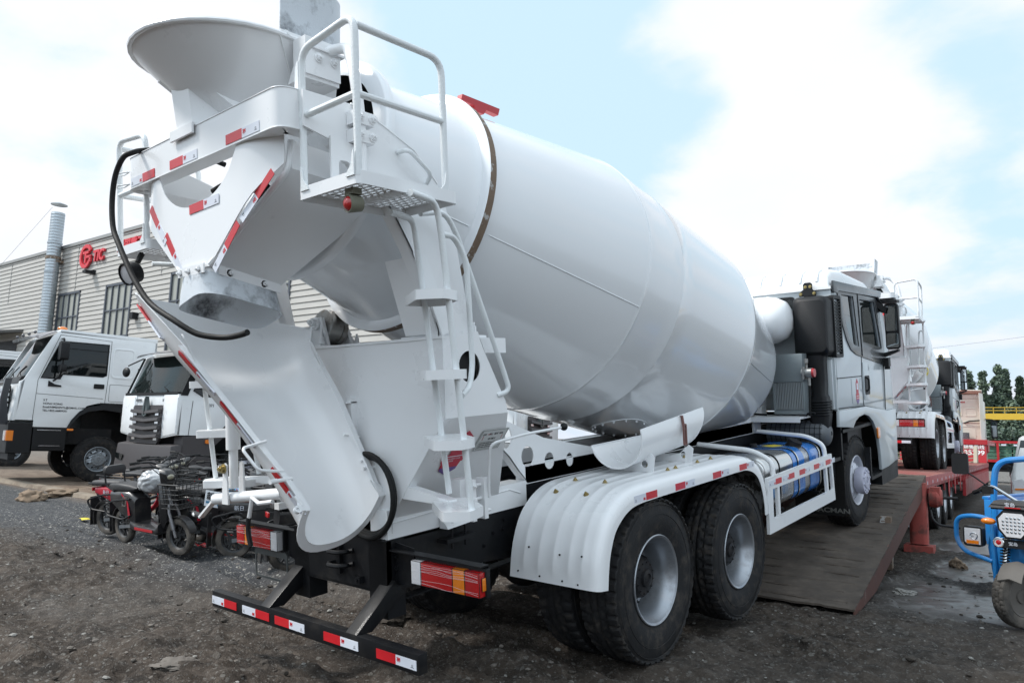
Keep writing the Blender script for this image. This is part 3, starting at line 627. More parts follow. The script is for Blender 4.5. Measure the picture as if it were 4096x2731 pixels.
        for i in range(3): text('注意安全操作 清洗保养 停车使用说明', .0095, BP, ped, on(-1.275, .63, .002)+up_*(.055-.015*i), fw, up_, ext=.0003)
    # ---- side arms from pedestal up to the rear beam
    arm = [(-2.50,3.385),(-2.22,3.385),(-2.05,3.335),(-1.92,3.295),(-1.80,3.235),(-1.71,3.165),(-1.63,3.08),(-1.565,2.95),(-1.50,2.78),(-1.44,2.50),(-1.385,2.25),(-1.36,2.12),(-1.66,2.12),(-1.665,2.26),(-1.72,2.45),(-1.85,2.70),(-1.95,2.85),(-2.05,2.98),(-2.2,3.10),(-2.32,3.17),(-2.50,3.21)]
    for sx in (1, -1):
        b = MB().use(WH); b.plate(arm, 'x', sx*.858, sx*.87)
        q = [V(sx*.87, y, z) for y, z in [(-1.66,2.2),(-1.665,2.26),(-1.72,2.45),(-1.85,2.70),(-1.95,2.85),(-2.05,2.98),(-2.2,3.10),(-2.32,3.17)]]
        b.loft([[p, p+V(-sx*.09,0,0), p+V(-sx*.09,.008,.004), p+V(0,.008,.004)] for p in q])
        b.plate([(-1.66,2.24),(-1.60,2.24),(-1.75,2.66),(-1.80,2.66)], 'x', sx*.60, sx*.86); b.beam((sx*.9,-1.62,2.24),(sx*.86,-1.80,2.72),.012,.09,(0,1,0))
        for z0 in (3.385, ): b.tube([(sx*.87,-2.22,3.388),(sx*.87,-2.05,3.338),(sx*.87,-1.80,3.238),(sx*.87,-1.63,3.083)], .006, n=6)
        # slotted bracket plate
        b.plate([(-2.36,3.19),(-2.20,3.17),(-2.20,2.90),(-2.36,2.90)], 'x', sx*.875, sx*.887, [rrect(-2.315,-2.245,2.905,3.08,.02,3)])
        # clamp blocks and bolts
        for z0 in (3.215, 3.305):
            b.box(*(sorted((sx*.872, sx*.94))), -2.25, -2.13, z0-.035, z0+.03)
            for dy in (-.03, .05): bolt(b, (sx*.94, -2.19+dy, z0), (sx,0,0), .018, .02)
        P(b, 'side_arm', smooth=25)
    # ---- rear beam (U shaped, rounded corners)
    pth = fillet([V(.83,-2.42,0), V(.83,-2.60,0), V(-.83,-2.60,0), V(-.83,-2.42,0)], .15, 10); secs = []
    for i, p in enumerate(pth):
        d = (pth[min(i+1, len(pth)-1)]-pth[max(i-1, 0)]).normalized(); nrm = V(d.y, -d.x, 0)
        secs.append([p+V(0,0,3.20), p+V(0,0,3.395), p+nrm*.10+V(0,0,3.395), p+nrm*.10+V(0,0,3.20)])
    b = MB().use(WH); b.loft(secs); b.tube([p+V(0,0,3.393) for p in pth], .004, n=6); b.tube([p+V(0,0,3.202) for p in pth], .004, n=6)
    beam = P(b, 'rear_beam', smooth=30, bevel=0)
    for x, f in ((.345,'r'),(-.262,'r'),(-.76,'w')): tape(beam, (x,-2.602,3.214), (1,0,0), (0,0,1), first=f)
    # ---- feed hopper
    def hop(t, off=0):
        cy = -2.38+.50*t; a = .5-.36*t+off; yf = max(-2.0+.14*t, cy+.01); z = 3.82-.70*t; q = [V(a, yf, z)]
        for k in range(19): th = PI*k/18; q.append(V(a*math.cos(th), cy-(.50-.36*t+off)*math.sin(th), z))
        q.append(V(-a, yf, z)); return q
    b = MB().use(WH); ts = np.linspace(0, 1, 9)
    b.sheet([hop(t) for t in ts], .006)
    for t0, t1 in ((0,1),): b.loft([[V(.5-.36*t,-2.0+.14*t,3.82-.7*t), V(.5-.36*t,-1.99+.14*t,3.82-.7*t), V(-(.5-.36*t),-1.99+.14*t,3.82-.7*t), V(-(.5-.36*t),-2.0+.14*t,3.82-.7*t)] for t in (0,.5,1)])
    b.tube(hop(0), .013, n=8)
    b.tube([h[1] for h in [hop(t, .005) for t in ts]], .004, n=6)
    # lower snout entering the drum
    b.loft([[V(.2*math.cos(a)*k, cy+.2*math.sin(a)*k, z) for a in np.linspace(0, 2*PI, 21)[:-1]] for cy, z, k in ((-1.94,3.14,.72),(-1.85,3.0,.72),(-1.7,2.85,.7))], caps=False)
    hp_ = P(b, 'feed_hopper', smooth=40)
    b = MB().use(WH)   # slanted pad and post under the hopper
    b.hexa([(-.27,-2.66,3.70),(.03,-2.665,3.70),(.22,-2.44,3.46),(-.10,-2.44,3.46),(-.27,-2.64,3.73),(.03,-2.64,3.735),(.22,-2.41,3.50),(-.10,-2.41,3.50)])
    b.hexa([(-.172,-2.60,3.40),(.005,-2.60,3.40),(.05,-2.44,3.40),(-.13,-2.44,3.40),(-.20,-2.62,3.675),(-.02,-2.62,3.685),(.06,-2.44,3.53),(-.14,-2.44,3.53)])
    b.box(-.21,.04,-2.62,-2.42,3.395,3.41); b.box(-.21,.04,-2.625,-2.612,3.35,3.41)
    b.build('hopper_post', None, hp_, smooth=0, bevel=.003)
    b = MB().use(WH)   # hinge bracket and swing tube
    b.box(.505,.60,-2.30,-2.09,3.66,3.80); b.box(.60,.615,-2.30,-2.08,3.60,3.80); b.box(.50,.63,-2.26,-2.06,3.74,3.752); b.hexa([(.45,-2.30,3.58),(.60,-2.30,3.58),(.60,-2.08,3.58),(.45,-2.08,3.58),(.50,-2.30,3.66),(.61,-2.30,3.66),(.61,-2.08,3.66),(.50,-2.08,3.66)])
    for y in (-2.22,-2.12): bolt(b, (.615,y,3.70), (1,0,0), .018,.02)
    b.tube([(.56,-2.17,3.75),(.70,-2.10,3.775),(.86,-2.19,3.60),(.905,-2.19,3.33),(.905,-2.19,2.98)], .028, n=12, fil=.12)
    b.build('hinge_bracket', None, hp_)
    # raised splash flap along the right and front rim, sprayed dark
    g = []
    pth = fillet([V(.47,-2.36,0), V(.48,-2.02,0), V(.36,-1.88,0), V(-.36,-1.88,0), V(-.46,-2.0,0)], .14, 6)
    for i, p in enumerate(pth):
        k = i/(len(pth)-1); g.append([p+V(.0+.02*h, 0, 3.80+h*(.33+.03*math.sin(k*3))) for h in np.linspace(0, 1, 5)])
    b = MB().use(SO); b.sheet(g, .008); b.build('splash_flap', None, hp_, smooth=45)
    b = MB().use(WH); b.sheet([[p+V(.010,0,3.79), p+V(.010,0,3.855)] for p in pth], .004)
    for y in (-2.33,-2.05): bolt(b, (.492,y,3.83), (1,0,0), .016, .015)
    b.build('clamp_strip', None, hp_, smooth=45)
    # ---- V-shaped collecting hopper under the beam
    yr = lambda z: -2.595+.0*z
    A = V(.70,-2.50,3.05); A2 = V(.66,-2.47,3.19); B_ = V(.16,-2.60,2.63); Cc = V(.16,-2.20,2.54); D = V(.66,-1.86,2.99); D2 = V(.66,-1.80,3.15)
    b = MB().use(WH)
    cut = [(.40*math.cos(a), 3.21+.245*math.sin(a)) for a in np.linspace(0, -PI, 15)]
    outl = [(.66,3.20),(.70,3.05),(.17,2.60),(-.17,2.60),(-.70,3.05),(-.66,3.20)]+[(x, z) for x, z in reversed(cut)]
    q = MB().use(WH); q.plate(outl, 'y', 0, .006)
    def bend(v):
        x, y, z = v; yb = -2.60+ (z-2.63)*.03 + .09*max(0, (abs(x)-.45)/.25)**2*max(0, min(1, (z-2.75)/.3)); return (x, y+yb, z)
    # denser plate: remap using a grid of columns
    cols = []
    b2 = MB().use(WH)
    for i in range(41):
        x = -1+2*i/40; zt_ = 3.20; wz = lambda z: .165+(.70-.165)*min(1, max(0, (z-2.62)/.43))
        for _ in range(12):
            xx = x*wz(zt_); zn = 3.21-.245*math.sqrt(max(0, 1-(xx/.40)**2)) if abs(xx) < .40 else 3.20; zt_ = .5*zt_+.5*zn
        col = [V(*bend((x*wz(z), 0, z))) for z in np.linspace(2.62, zt_, 14)]
        cols.append(col)
    b2.sheet(cols, .006); b.join(b2)
    for sx in (1, -1):
        m_ = lambda p: V(p.x*sx, p.y, p.z)
        g = []
        for t in np.linspace(0, 1, 9):
            lo0, hi0, hi2 = B_, V(.70,-2.46,3.05), V(.69,-2.44,3.19); lo1, hi1, hi3 = Cc, D, D2
            lo = lo0.lerp(lo1, t); hi = hi0.lerp(hi1, t); h2 = hi2.lerp(hi3, t); bulge = V(.02,0,-.0)*math.sin(t*PI)
            g.append([m_(lo), m_(lo.lerp(hi, .33)+bulge*.5), m_(lo.lerp(hi, .66)+bulge), m_(hi+bulge), m_(h2)])
        b.sheet(g, .006)
        b.tube([m_(B_), m_(V(.70,-2.475,3.04)), m_(V(.69,-2.45,3.19))], .016, n=8, fil=.05)
    b.quad(V(.16,-2.2,2.54), V(-.16,-2.2,2.54), V(-.66,-1.86,2.99), V(.66,-1.86,2.99)); b.quad(V(.66,-1.86,2.99), V(-.66,-1.86,2.99), V(-.66,-1.80,3.15), V(.66,-1.80,3.15))
    ch = P(b, 'collecting_hopper', smooth=40, recalc=False)
    def vt(p, q, f='r', H=.046):
        p = V(*p); q = V(*q); d = (q-p).normalized(); up_ = V(0,-1,0).cross(d); up_ = V(0,-1,0).cross(d)
        tape(ch, p, d, d.cross(V(0,1,0)) if False else V(0,1,0).cross(d)*-1, first=f, H=H)
    # edge tapes (run down both slanted edges) and one across the middle
    def et(p0, p1, f):
        p0 = V(*p0); p1 = V(*p1); d = (p1-p0).normalized(); n_ = V(0,-1,0); up_ = n_.cross(d); tape(ch, p0, d, up_, first=f, H=.045)
    et((.672,-2.555,3.035),(.44,-2.592,2.83),'r'); et((.418,-2.596,2.82),(.2,-2.603,2.62),'r')
    et((-.545,-2.592,3.03),(-.40,-2.60,2.86),'r'); et((-.345,-2.602,2.84),(-.2,-2.604,2.66),'r')
    tape(ch, (-.05,-2.600,2.925), (1,0,.03), (0,0,1), first='r')
    # rounded outlet flange and sprayed rubber spout
    def ring(z, rx, y0, y1, tilt, r=.10, dx=0):
        return [V(x+dx, y, z-(y+2.6)*tilt) for x, y in rrect(-rx, rx, y0, y1, r, 6)]
    b = MB().use(WH); b.loft([ring(2.64,.165,-2.612,-2.19,.22), ring(2.585,.172,-2.618,-2.18,.22)], caps=False); b.loft([ring(2.64,.158,-2.60,-2.20,.22), ring(2.585,.165,-2.61,-2.19,.22)], caps=False)
    for x in (-.12,-.03,.08): bolt(b, (x,-2.616,2.612), (0,-1,0), .013, .02)
    for y in (-2.50,-2.30): bolt(b, (.172,y,2.612-(y+2.6)*.22), (1,0,0), .013, .02)
    b.box(-.15,.13,-2.622,-2.614,2.59,2.64); b.hexa([(.170,-2.56,2.58),(.178,-2.56,2.58),(.178,-2.20,2.50),(.170,-2.20,2.50),(.170,-2.56,2.63),(.178,-2.56,2.63),(.178,-2.20,2.55),(.170,-2.20,2.55)])
    fl = b.build('outlet_flange', None, ch)
    b = MB().use(SO)
    secs = [ring(2.60-.15*t+.0, .174+.05*t, -2.62-.02*t, -2.175+.03*t, .22, r=.11+.05*t, dx=-.01*t) for t in (0,.33,.66,1)]
    # lip dips at the side, rises toward the rear-left
    for q in secs[-1:]:
        for p in q: p.z += .03*math.sin((p.x)*9)
    inner = [[p*1 for p in q] for q in secs]
    b.loft(secs, caps=False); b.loft([[V(p.x*.965, -2.4+(p.y+2.4)*.975, p.z) for p in q] for q in secs], caps=False)
    a_, c_ = secs[-1], [V(p.x*.965, -2.4+(p.y+2.4)*.975, p.z) for p in secs[-1]]; b.loft([a_, c_], caps=False)
    b.build('rubber_spout', None, ch, smooth=50, recalc=False)
    # ---- platforms with railings, ladders
    for sx in (1, -1):
        m_ = lambda *p: V(p[0]*sx, p[1], p[2])
        b = MB().use(WH); x0, x1, y0, y1, z0, z1 = .80, 1.255, -2.495, -1.865, 2.862, 2.922
        out = [(x*sx, y) for x, y in rrect(x0, x1, y0, y1, .03, 4)]; inn = [(x*sx, y) for x, y in rrect(x0+.008, x1-.008, y0+.008, y1-.008, .026, 4)]
        b.plate(out, 'z', z0, z1, [inn])
        hs = []
        nx, ny = 8, 16
        for i in range(nx):
            for j in range(ny):
                cx = x0+.035+(i+.5+(.25 if j % 2 else -.25))*(x1-x0-.07)/nx; cy = y0+.03+(j+.5)*(y1-y0-.06)/ny
                hs.append([((cx+a*.019)*sx, cy+c*.0085) for a, c in ((-1,0),(-.6,1),(.6,1),(1,0),(.6,-1),(-.6,-1))])
        b.plate(inn, 'z', 2.900, 2.906, hs)
        b.box(*sorted((sx*.86, sx*1.2)), -2.20, -2.17, 2.87, 2.90)
        pl = P(b, 'platform', smooth=0)
        b = MB().use(WR); r = .0175
        b.tube([m_(.835,-2.48,2.90), m_(.835,-2.48,3.585), m_(1.235,-2.475,3.63), m_(1.235,-2.475,2.90)], r, n=12, fil=.085)
        b.tube([m_(1.235,-2.47,3.585), m_(1.235,-1.935,3.585), m_(1.235,-1.935,2.90)], r, n=12, fil=.09)
        b.tube([m_(.835,-2.48,3.265), m_(1.235,-2.475,3.27)], r*.95, n=10); b.tube([m_(1.235,-2.475,3.27), m_(1.235,-1.935,3.27)], r*.95, n=10)
        for x, y, ax, d in ((.835,-2.49,'y',1),(1.235,-2.49,'y',-1),(1.24,-1.935,'x',-1)):
            w_ = [(0,0),(.06*d,0),(.05*d,.02),(.02*d,.05),(.012*d,.10),(0,.12)]
            if ax == 'y': b.plate([((x+u)*sx, 2.90+v) for u, v in w_], 'y', y-.012, y-.006)
            else: b.plate([(y+u, 2.90+v) for u, v in w_], 'x', (x+.008)*sx, (x+.014)*sx)
        b.plate([(.80*sx,3.33),(.81*sx,3.50),(.825*sx,3.53),(.835*sx,3.53),(.835*sx,3.33)], 'y', -2.50, -2.494)
        b.build('railing', None, pl)
        # ladder: two knurled rails, four steps turned toward the corner
        top_o, bot_o = V(1.25,-2.02,2.83), V(1.25,-1.84,1.29); top_i, bot_i = V(.955,-1.90,2.83), V(.94,-1.69,1.37)
        b = MB().use(WR); o3 = lambda v: V(v.x*sx, v.y, v.z)
        b.tube([o3(top_o+V(.06,-.22,.02)), o3(top_o+V(0,.0,.02)), o3(top_o+V(-.0,.03,-.12)), o3(bot_o)], .0165, n=12, fil=.07)
        b.tube([o3(top_i+V(.05,-.20,.0)), o3(top_i), o3(top_i+V(0,.02,-.12)), o3(bot_i)], .0165, n=12, fil=.07)
        b.tube([o3(V(1.235,-1.97,2.70)), o3(V(1.155,-1.80,2.72)), o3(V(1.14,-1.70,2.60)), o3(V(1.12,-1.66,2.05)), o3(V(1.13,-1.70,1.94)), o3(V(1.225,-1.86,1.90))], .0155, n=12, fil=.09)
        b.tube([o3(V(.98,-1.87,2.86)), o3(V(.97,-1.68,2.90)), o3(V(.955,-1.58,2.80)), o3(V(.94,-1.20,2.02)), o3(V(.95,-1.16,1.90)), o3(V(.925,-1.25,1.875))], .0155, n=12, fil=.09)
        b.tube([o3(V(.875,-1.92,3.20)), o3(V(.95,-1.91,3.20)), o3(V(.95,-1.75,3.10)), o3(V(.875,-1.72,3.06))], .012, n=10, fil=.04)
        lad = P(b, 'ladder')
        for k, zc in enumerate((2.42,2.03,1.685,1.335)):
            t = (2.83-zc)/1.5; po = top_o.lerp(bot_o, t); pi = top_i.lerp(bot_i, t); zz = zc
            q = [pi+V(-.035,-.095,0), po+V(-.07,-.14,0), po+V(.045,-.06,0), po+V(-.0,.085,0), pi+V(.06,.10,0), pi+V(-.02,.05,0)]
            q2 = [(p.x*sx, p.y) for p in fillet(q+[q[0]], .02, 2)[:-1]]
            hs = []
            cx = sum(p[0] for p in q2)/len(q2); cy = sum(p[1] for p in q2)/len(q2)
            d1 = V(po.x-pi.x, po.y-pi.y, 0).normalized(); d2 = V(-d1.y, d1.x, 0)
            for i in range(-3, 4):
                for j in (-1.5,-.5,.5):
                    c = V(cx*sx, cy, 0)+d1*(i+.25*(j % 1))*.036+d2*j*.04; hs.append([((c+d1*a*.011+d2*e*.010).x*sx, (c+d1*a*.011+d2*e*.010).y) for a, e in ((-.5,-1),(.5,-1),(.5,1),(-.5,1))])
            s_ = MB().use(WH); s_.plate(q2, 'z', zz-.002, zz+.003, hs); inn2 = [(cx+(x-cx)*.955, cy+(y-cy)*.95) for x, y in q2]; s_.plate(q2, 'z', zz-.045, zz-.002, [inn2]); s_.build('step', None, lad, smooth=25)
        b = MB().use(WH); b.hexa([m_(.56,-1.69,1.31),m_(1.0,-1.75,1.315),m_(1.0,-1.69,1.315),m_(.56,-1.62,1.31),m_(.60,-1.69,1.38),m_(1.0,-1.75,1.345),m_(1.0,-1.69,1.345),m_(.60,-1.62,1.38)]); b.build('step_bracket', None, lad, smooth=0)
    # lamps under the platforms
    b = MB().use(mat('olive_lamp_housing', (.20,.20,.15), .6, var=.1)); c = V(1.13,-2.43,2.80); b.lathe(c, (-.15,-1,-.1), [(-.05,.015),(-.04,.036),(.02,.042),(.028,.040),(.026,.034)], n=24); b.box(1.10,1.16,-2.45,-2.40,2.84,2.87)
    b.use(RL); b.lathe(c, (-.15,-1,-.1), [(.024,.034),(.034,.028),(.042,.014),(.044,.001)], n=24); P(b, 'marker_lamp')
    b = MB().use(BP); c = V(-1.00,-2.50,2.73); b.lathe(c, (.2,-1,-.35), [(-.05,.03),(-.03,.065),(.03,.072),(.05,.07),(.05,.062)], n=28); b.tube([(-1.0,-2.47,2.80),(-1.0,-2.44,2.86)], .018); b.use(CL); b.lathe(c, (.2,-1,-.35), [(.04,.062),(.046,.001)], n=24); P(b, 'work_lamp')
    # ---- black hose draped over the beam
    b = MB().use(RB); hose = [(-.30,-2.25,3.32),(-.48,-2.42,3.42),(-.623,-2.58,3.412),(-.60,-2.66,3.376),(-.633,-2.70,3.344),(-.692,-2.72,3.247),(-.717,-2.73,3.099),(-.67,-2.745,2.935),(-.57,-2.755,2.82),(-.47,-2.76,2.71),(-.36,-2.76,2.59),(-.19,-2.755,2.45),(.02,-2.73,2.345),(.13,-2.68,2.275),(.21,-2.64,2.25),(.30,-2.60,2.24),(.40,-2.585,2.245),(.47,-2.58,2.255)]
    def cr_spl(p, n=6):
        p = [Vector(x) for x in p]; o = []
        for i in range(len(p)-1):
            a, b_, c, d = p[max(i-1,0)], p[i], p[i+1], p[min(i+2, len(p)-1)]
            for k in range(n): t = k/n; o.append(.5*((2*b_)+(c-a)*t+(2*a-5*b_+4*c-d)*t*t+(3*b_-a-3*c+d)*t**3))
        return o+[p[-1]]
    globals()['spline'] = cr_spl
    b.tube(cr_spl(hose), .0155, n=12); b.tube(cr_spl([(-.36,-2.3,3.16),(-.24,-2.25,3.19),(-.02,-2.15,3.1),(.12,-1.9,2.95)]), .018, n=10); P(b, 'rubber_hose')
    b = MB().use(WR)
    for z in (3.235, 3.31): b.tube([(-.78,-2.605,z),(-.86,-2.64,z),(-.92,-2.62,z),(-.86,-2.60,z-.004),(-.78,-2.603,z)], .004, n=6)
    P(b, 'hose_hook')
    b = MB().use(RB)
    for k in range(3): b.tube([V(.30+.235*math.cos(a)*(1-.04*k), -1.735+.012*k, 1.315+.245*math.sin(a)*(1-.04*k)) for a in np.linspace(0, 2*PI, 40)[:-1]], .017, n=10, closed=True)
    P(b, 'coiled_hose')
    # ---- swinging discharge chute
    st = [((-.45,-2.71,2.525),(-.03,-1.85,2.33),.27),((-.17,-2.66,2.305),(-.05,-1.85,2.22),.30),((.0,-2.605,2.138),(.019,-1.85,2.12),.27),((.075,-2.49,1.939),(.13,-1.80,1.904),.25),((.25,-2.39,1.69),(.25,-1.76,1.639),.23),((.40,-2.32,1.50),(.357,-1.74,1.439),.25),((.49,-2.26,1.338),(.42,-1.74,1.322),.275)]
    axd = (V(.455,-2.0,1.33)-V(-.24,-2.28,2.43)).normalized(); g = []
    for a, c, dep in st:
        a = V(*a); c = V(*c); mid = (a+c)/2; ch_ = (c-a)/2; n_ = axd.cross(ch_).normalized(); n_ = n_ if n_.z < 0 or n_.x < 0 else -n_
        if n_.x > 0: n_ = -n_
        kk = max(0, (1.75-mid.z)/.42); n_ = (n_+V(.05,.0,-.75)*kk).normalized()
        g.append([mid+ch_*(-math.copysign(abs(math.cos(t))**.8, math.cos(t)))+n_*dep*math.sin(t)**.85 if 0 < t < PI else (a if t == 0 else c) for t in np.linspace(0, PI, 21)])
    top = g[0]; lid = [p-axd*(.17*math.sin(PI*i/20)**.9)+(V(-.3,-2.25,2.5)-p)*.10*math.sin(PI*i/20) for i, p in enumerate(top)]
    g = [lid]+g
    # resample along the axis with a smooth curve
    G = []
    cols_ = [cr_spl([g[i][j] for i in range(len(g))], 4) for j in range(21)]
    G = [[cols_[j][i] for j in range(21)] for i in range(len(cols_[0]))]
    b = MB().use(WH); b.sheet(G, .005)
    # outward rolled flanges along both edges
    for j, sgn in ((0,-1),(20,1)):
        for lo, hi in ((10, len(G)),):
            q = [G[i][j] for i in range(lo, hi)]; cd = [(G[i][20]-G[i][0]).normalized()*sgn for i in range(lo, hi)]
            b.loft([[p, p+c*.028, p+c*.028+V(0,0,-.006), p+V(0,0,-.006)] for p, c in zip(q, cd)])
    # end collar and hinge lugs
    e = G[-1]; e2 = [p+axd*.0 for p in e]; mid = (e[0]+e[20])/2
    col = [[p, mid+(p-mid)*1.16, mid+(p-mid)*1.16-axd*.006, p-axd*.006] for p in e]; b.loft(col)
    for k, s_ in ((0,-1),(20,1)):
        p = e[k]; cd = (e[20]-e[0]).normalized()*s_
        b.hexa([p-axd*.10, p-axd*.0, p+cd*.085+axd*.0, p+cd*.05-axd*.06]+[q+V(-.006,.004,.012) for q in (p-axd*.10, p-axd*.0, p+cd*.085, p+cd*.05-axd*.06)])
        cc = p+cd*.085+V(0,0,.01); b.lathe(cc, cd.cross(axd), [(-.008,.010),(-.008,.020),(.008,.020),(.008,.010),(-.008,.010)], n=18)
        b.cyl(p+cd*.035-axd*.03, p+cd*.035-axd*.03+V(-.02,-.03,.05), .010)
        pl_ = p-axd*.24+cd*.02; b.tube([pl_, pl_+cd*.16+V(0,0,.02), pl_-axd*.16+cd*.17, pl_-axd*.19], .0085, n=8, fil=.03)
        b.cyl(p-axd*.19+cd*.0, p-axd*.19+cd*.13, .011, n=10); b.cyl(p-axd*.19+cd*.10, p-axd*.19+cd*.14, .014, n=10)
        # wire handles at mid length
        w0 = G[11][k]; b.tube([w0+V(0,0,.0), w0-axd*.06+V(.03,-.03,.05)*1.0, w0-axd*.02+V(.04,-.04,.06), w0+axd*.07], .005, n=6, fil=.02)
        b.plate([(p.x, p.z)], 'y', 0, 0) if False else None
    # diagonal weld seams in the bowl
    b.tube([G[i][int(round(13-(i-8)*.22))]+V(.002,-.003,.002) for i in range(7, 27)], .003, n=5)
    b.tube([G[7][j]+V(0,-.003,.002) for j in range(3, 14)], .003, n=5)
    ch2 = P(b, 'discharge_chute', smooth=45, recalc=True)
    # tapes along the outside of the left wall
    for i0 in (4, 10, 16, 22):
        if i0+1 < len(G):
            J = 1 if i0 > 4 else 2; p = G[i0][J]; i1 = min(i0+3, len(G)-1); q = G[i1][J]; d = (q-p).normalized()
            wv = (G[i0][J+3]-G[i0][J]); outn = d.cross(wv).normalized(); outn = outn if outn.dot(G[i0][10]-(G[i0][0]+G[i0][20])/2) > 0 or outn.x < 0 else -outn; up_ = outn.cross(d); outn = -outn if outn.x > 0 else outn; up_ = outn.cross(d)
            tape(ch2, p+outn*.008-up_*.02, d, up_, first='r', H=.040, th=.004)
    # ---- chute lift: screw column, cross tube, crank
    b = MB().use(WH)
    b.cyl((-.905,-1.90,1.56), (-.905,-1.90,2.02), .047, n=24); b.cyl((-.905,-1.90,1.30), (-.905,-1.90,1.57), .030, n=20)
    for dy in (-.06, .06): b.plate([(-.95+.0,1.20),(-.87,1.20),(-.885,1.46),(-.905,1.475),(-.925,1.46)], 'y', -1.90+dy-.006, -1.90+dy+.006)
    b.cyl((-1.10,-1.93,1.215), (-.36,-1.87,1.30), .037, n=22); b.beam((-1.10,-1.93,1.215),(-1.27,-1.95,1.08),.016,.04,(0,1,0))
    b.cyl((-1.27,-1.95,1.085),(-1.40,-1.93,1.085),.018); b.tube([(-.905,-1.9,2.0),(-.75,-2.0,2.1),(-.5,-2.1,2.05)], .03, n=10)
    b.box(-.42,-.37,-1.90,-1.66,1.20,1.24); b.beam((-.5,-1.8,1.25),(-.42,-1.7,1.12),.06,.02)
    lf = P(b, 'lift_column')
    b = MB().use(BO); bolt(b, (-.905,-1.97,1.44), (0,-1,0), .022, .03); b.build('pivot_bolt', None, lf)
    b = MB().use(BP); b.cyl((-1.27,-1.95,1.085),(-1.43,-1.92,1.085),.021, n=14); b.build('crank_grip', None, lf)
    b = MB().use(WH); b.tube([(-.36,-1.95,1.26),(-.50,-1.96,1.24),(-.58,-1.96,1.27),(-.62,-1.96,1.14)], [.014]*4, n=8)
    b.use(BP); b.tube([(-.625,-1.96,1.14),(-.63,-1.965,1.05),(-.60,-1.965,.96)], .016, n=10, fil=.03); b.build('lever', None, lf)
    # control lever on the right of the pedestal
    b = MB().use(WH); b.box(.80,.86,-1.42,-1.39,1.16,1.40); b.box(.80,.86,-1.32,-1.29,1.16,1.40); b.box(.70,.80,-1.46,-1.36,1.2,1.40)
    for z in (1.20,1.28,1.36): b.cyl((.83,-1.43,z),(.83,-1.24,z),.010,n=8); bolt(b, (.86,-1.405,z), (1,0,0), .012, .012)
    b.tube([(.86,-1.28,1.28),(.88,-1.30,1.42),(.93,-1.33,1.60),(1.02,-1.10,1.64),(1.10,-.85,1.66)], .0085, n=8, fil=.05); cl = P(b, 'control_lever', smooth=30)
    b = MB().use(BP); b.ball((1.105,-.84,1.662), .024); b.build('knob', None, cl)
    # ---- white subframe: sill and perforated cheeks
    for sx in (1, -1):
        b = MB().use(WH)
        ch_o = [(-.41,1.215),(3.72,1.215),(3.72,1.335),(.62,1.35),(-.20,1.52),(-.62,1.675),(-1.05,1.84),(-1.02,1.70),(-.86,1.60),(-.72,1.52),(-.60,1.42),(-.50,1.31)]
        b.plate(ch_o, 'x', sx*.45, sx*.443, [circ(-.629,1.56,.062,.075,20), circ(-.398,1.405,.07,.073,20), circ(-.141,1.345,.058,.062,20), circ(.117,1.325,.045,.052,20)])
        b.loft([[V(sx*.45,y,z), V(sx*.38,y,z), V(sx*.38,y+.004,z+.006), V(sx*.45,y+.004,z+.006)] for y, z in [(-1.05,1.84),(-1.02,1.70),(-.86,1.60),(-.72,1.52),(-.60,1.42),(-.50,1.31),(-.41,1.22)]])
        b.box(*sorted((sx*.30, sx*.452)), -1.715, -.43, 1.068, 1.235); b.box(*sorted((sx*.36, sx*.45)), -.43, 3.72, 1.21, 1.335)
        b.tube([(sx*.455,-1.68,1.10),(sx*.455,-1.68,1.16),(sx*.455,-.62,1.20),(sx*.455,-.5,1.16)], .004, n=6)
        P(b, 'subframe_cheek', smooth=0)
        b = MB().use(WH); b.hexa([(sx*.455,-1.30,1.06),(sx*.53,-1.30,1.06),(sx*.53,-1.06,1.075),(sx*.455,-1.06,1.075),(sx*.455,-1.30,1.14),(sx*.46,-1.30,1.14),(sx*.46,-1.06,1.155),(sx*.455,-1.06,1.155)])
        for y in (-1.24,-1.12): bolt(b, (sx*.50,y,1.07), (0,0,1), .014,.03)
        b.use(BK); b.box(*sorted((sx*.45,sx*.54)), -1.32, -1.06, .975, 1.0)
        for y in (-1.24,-1.12): b.cyl((sx*.50,y,.93),(sx*.50,y,1.08),.008,n=8)
        P(b, 'frame_clamp', smooth=0)
    b = MB().use(WH); b.box(-.44,.44,3.45,3.72,1.22,1.75); b.box(-.44,.44,3.2,3.6,1.24,1.42); b.cyl((0,3.5,2.02),(0,3.80,1.95),.32,n=30); b.cyl((0,3.8,1.95),(0,3.98,1.9),.2,n=24)
    b.hexa([(.40,3.30,1.34),(.46,3.30,1.34),(.46,3.66,1.34),(.40,3.66,1.34),(.40,3.46,1.62),(.46,3.46,1.62),(.46,3.64,1.62),(.40,3.64,1.62)]); P(b, 'gearbox_stand', smooth=30)
    # ---- chassis
    b = MB().use(BK)
    for sx in (1, -1):
        rail = [(-1.715,.76),(-1.0,.77),(-.5,.735),(0,.72),(6.7,.70),(6.7,1.02),(3.8,1.205),(-.41,1.207),(-.70,1.142),(-.95,1.10),(-1.715,1.062)]
        b.plate(rail, 'x', sx*.448, sx*.436)
        b.box(*sorted((sx*.37, sx*.448)), -1.71, 6.7, .70, .708); b.box(*sorted((sx*.37, sx*.448)), -1.71, -.95, 1.05, 1.06); b.box(*sorted((sx*.37, sx*.448)), -.95, 6.6, 1.095, 1.105)
        rnd = random.Random(5)
        for y in np.arange(-1.0, 3.8, .11):
            for z in (.80,.86,.94,1.0,1.06):
                if rnd.random() < .42: bolt(b, (sx*.448, y+rnd.uniform(-.03,.03), z+rnd.uniform(-.01,.01)-(.0 if y > -.5 else .0)), (sx,0,0), .011, .012)
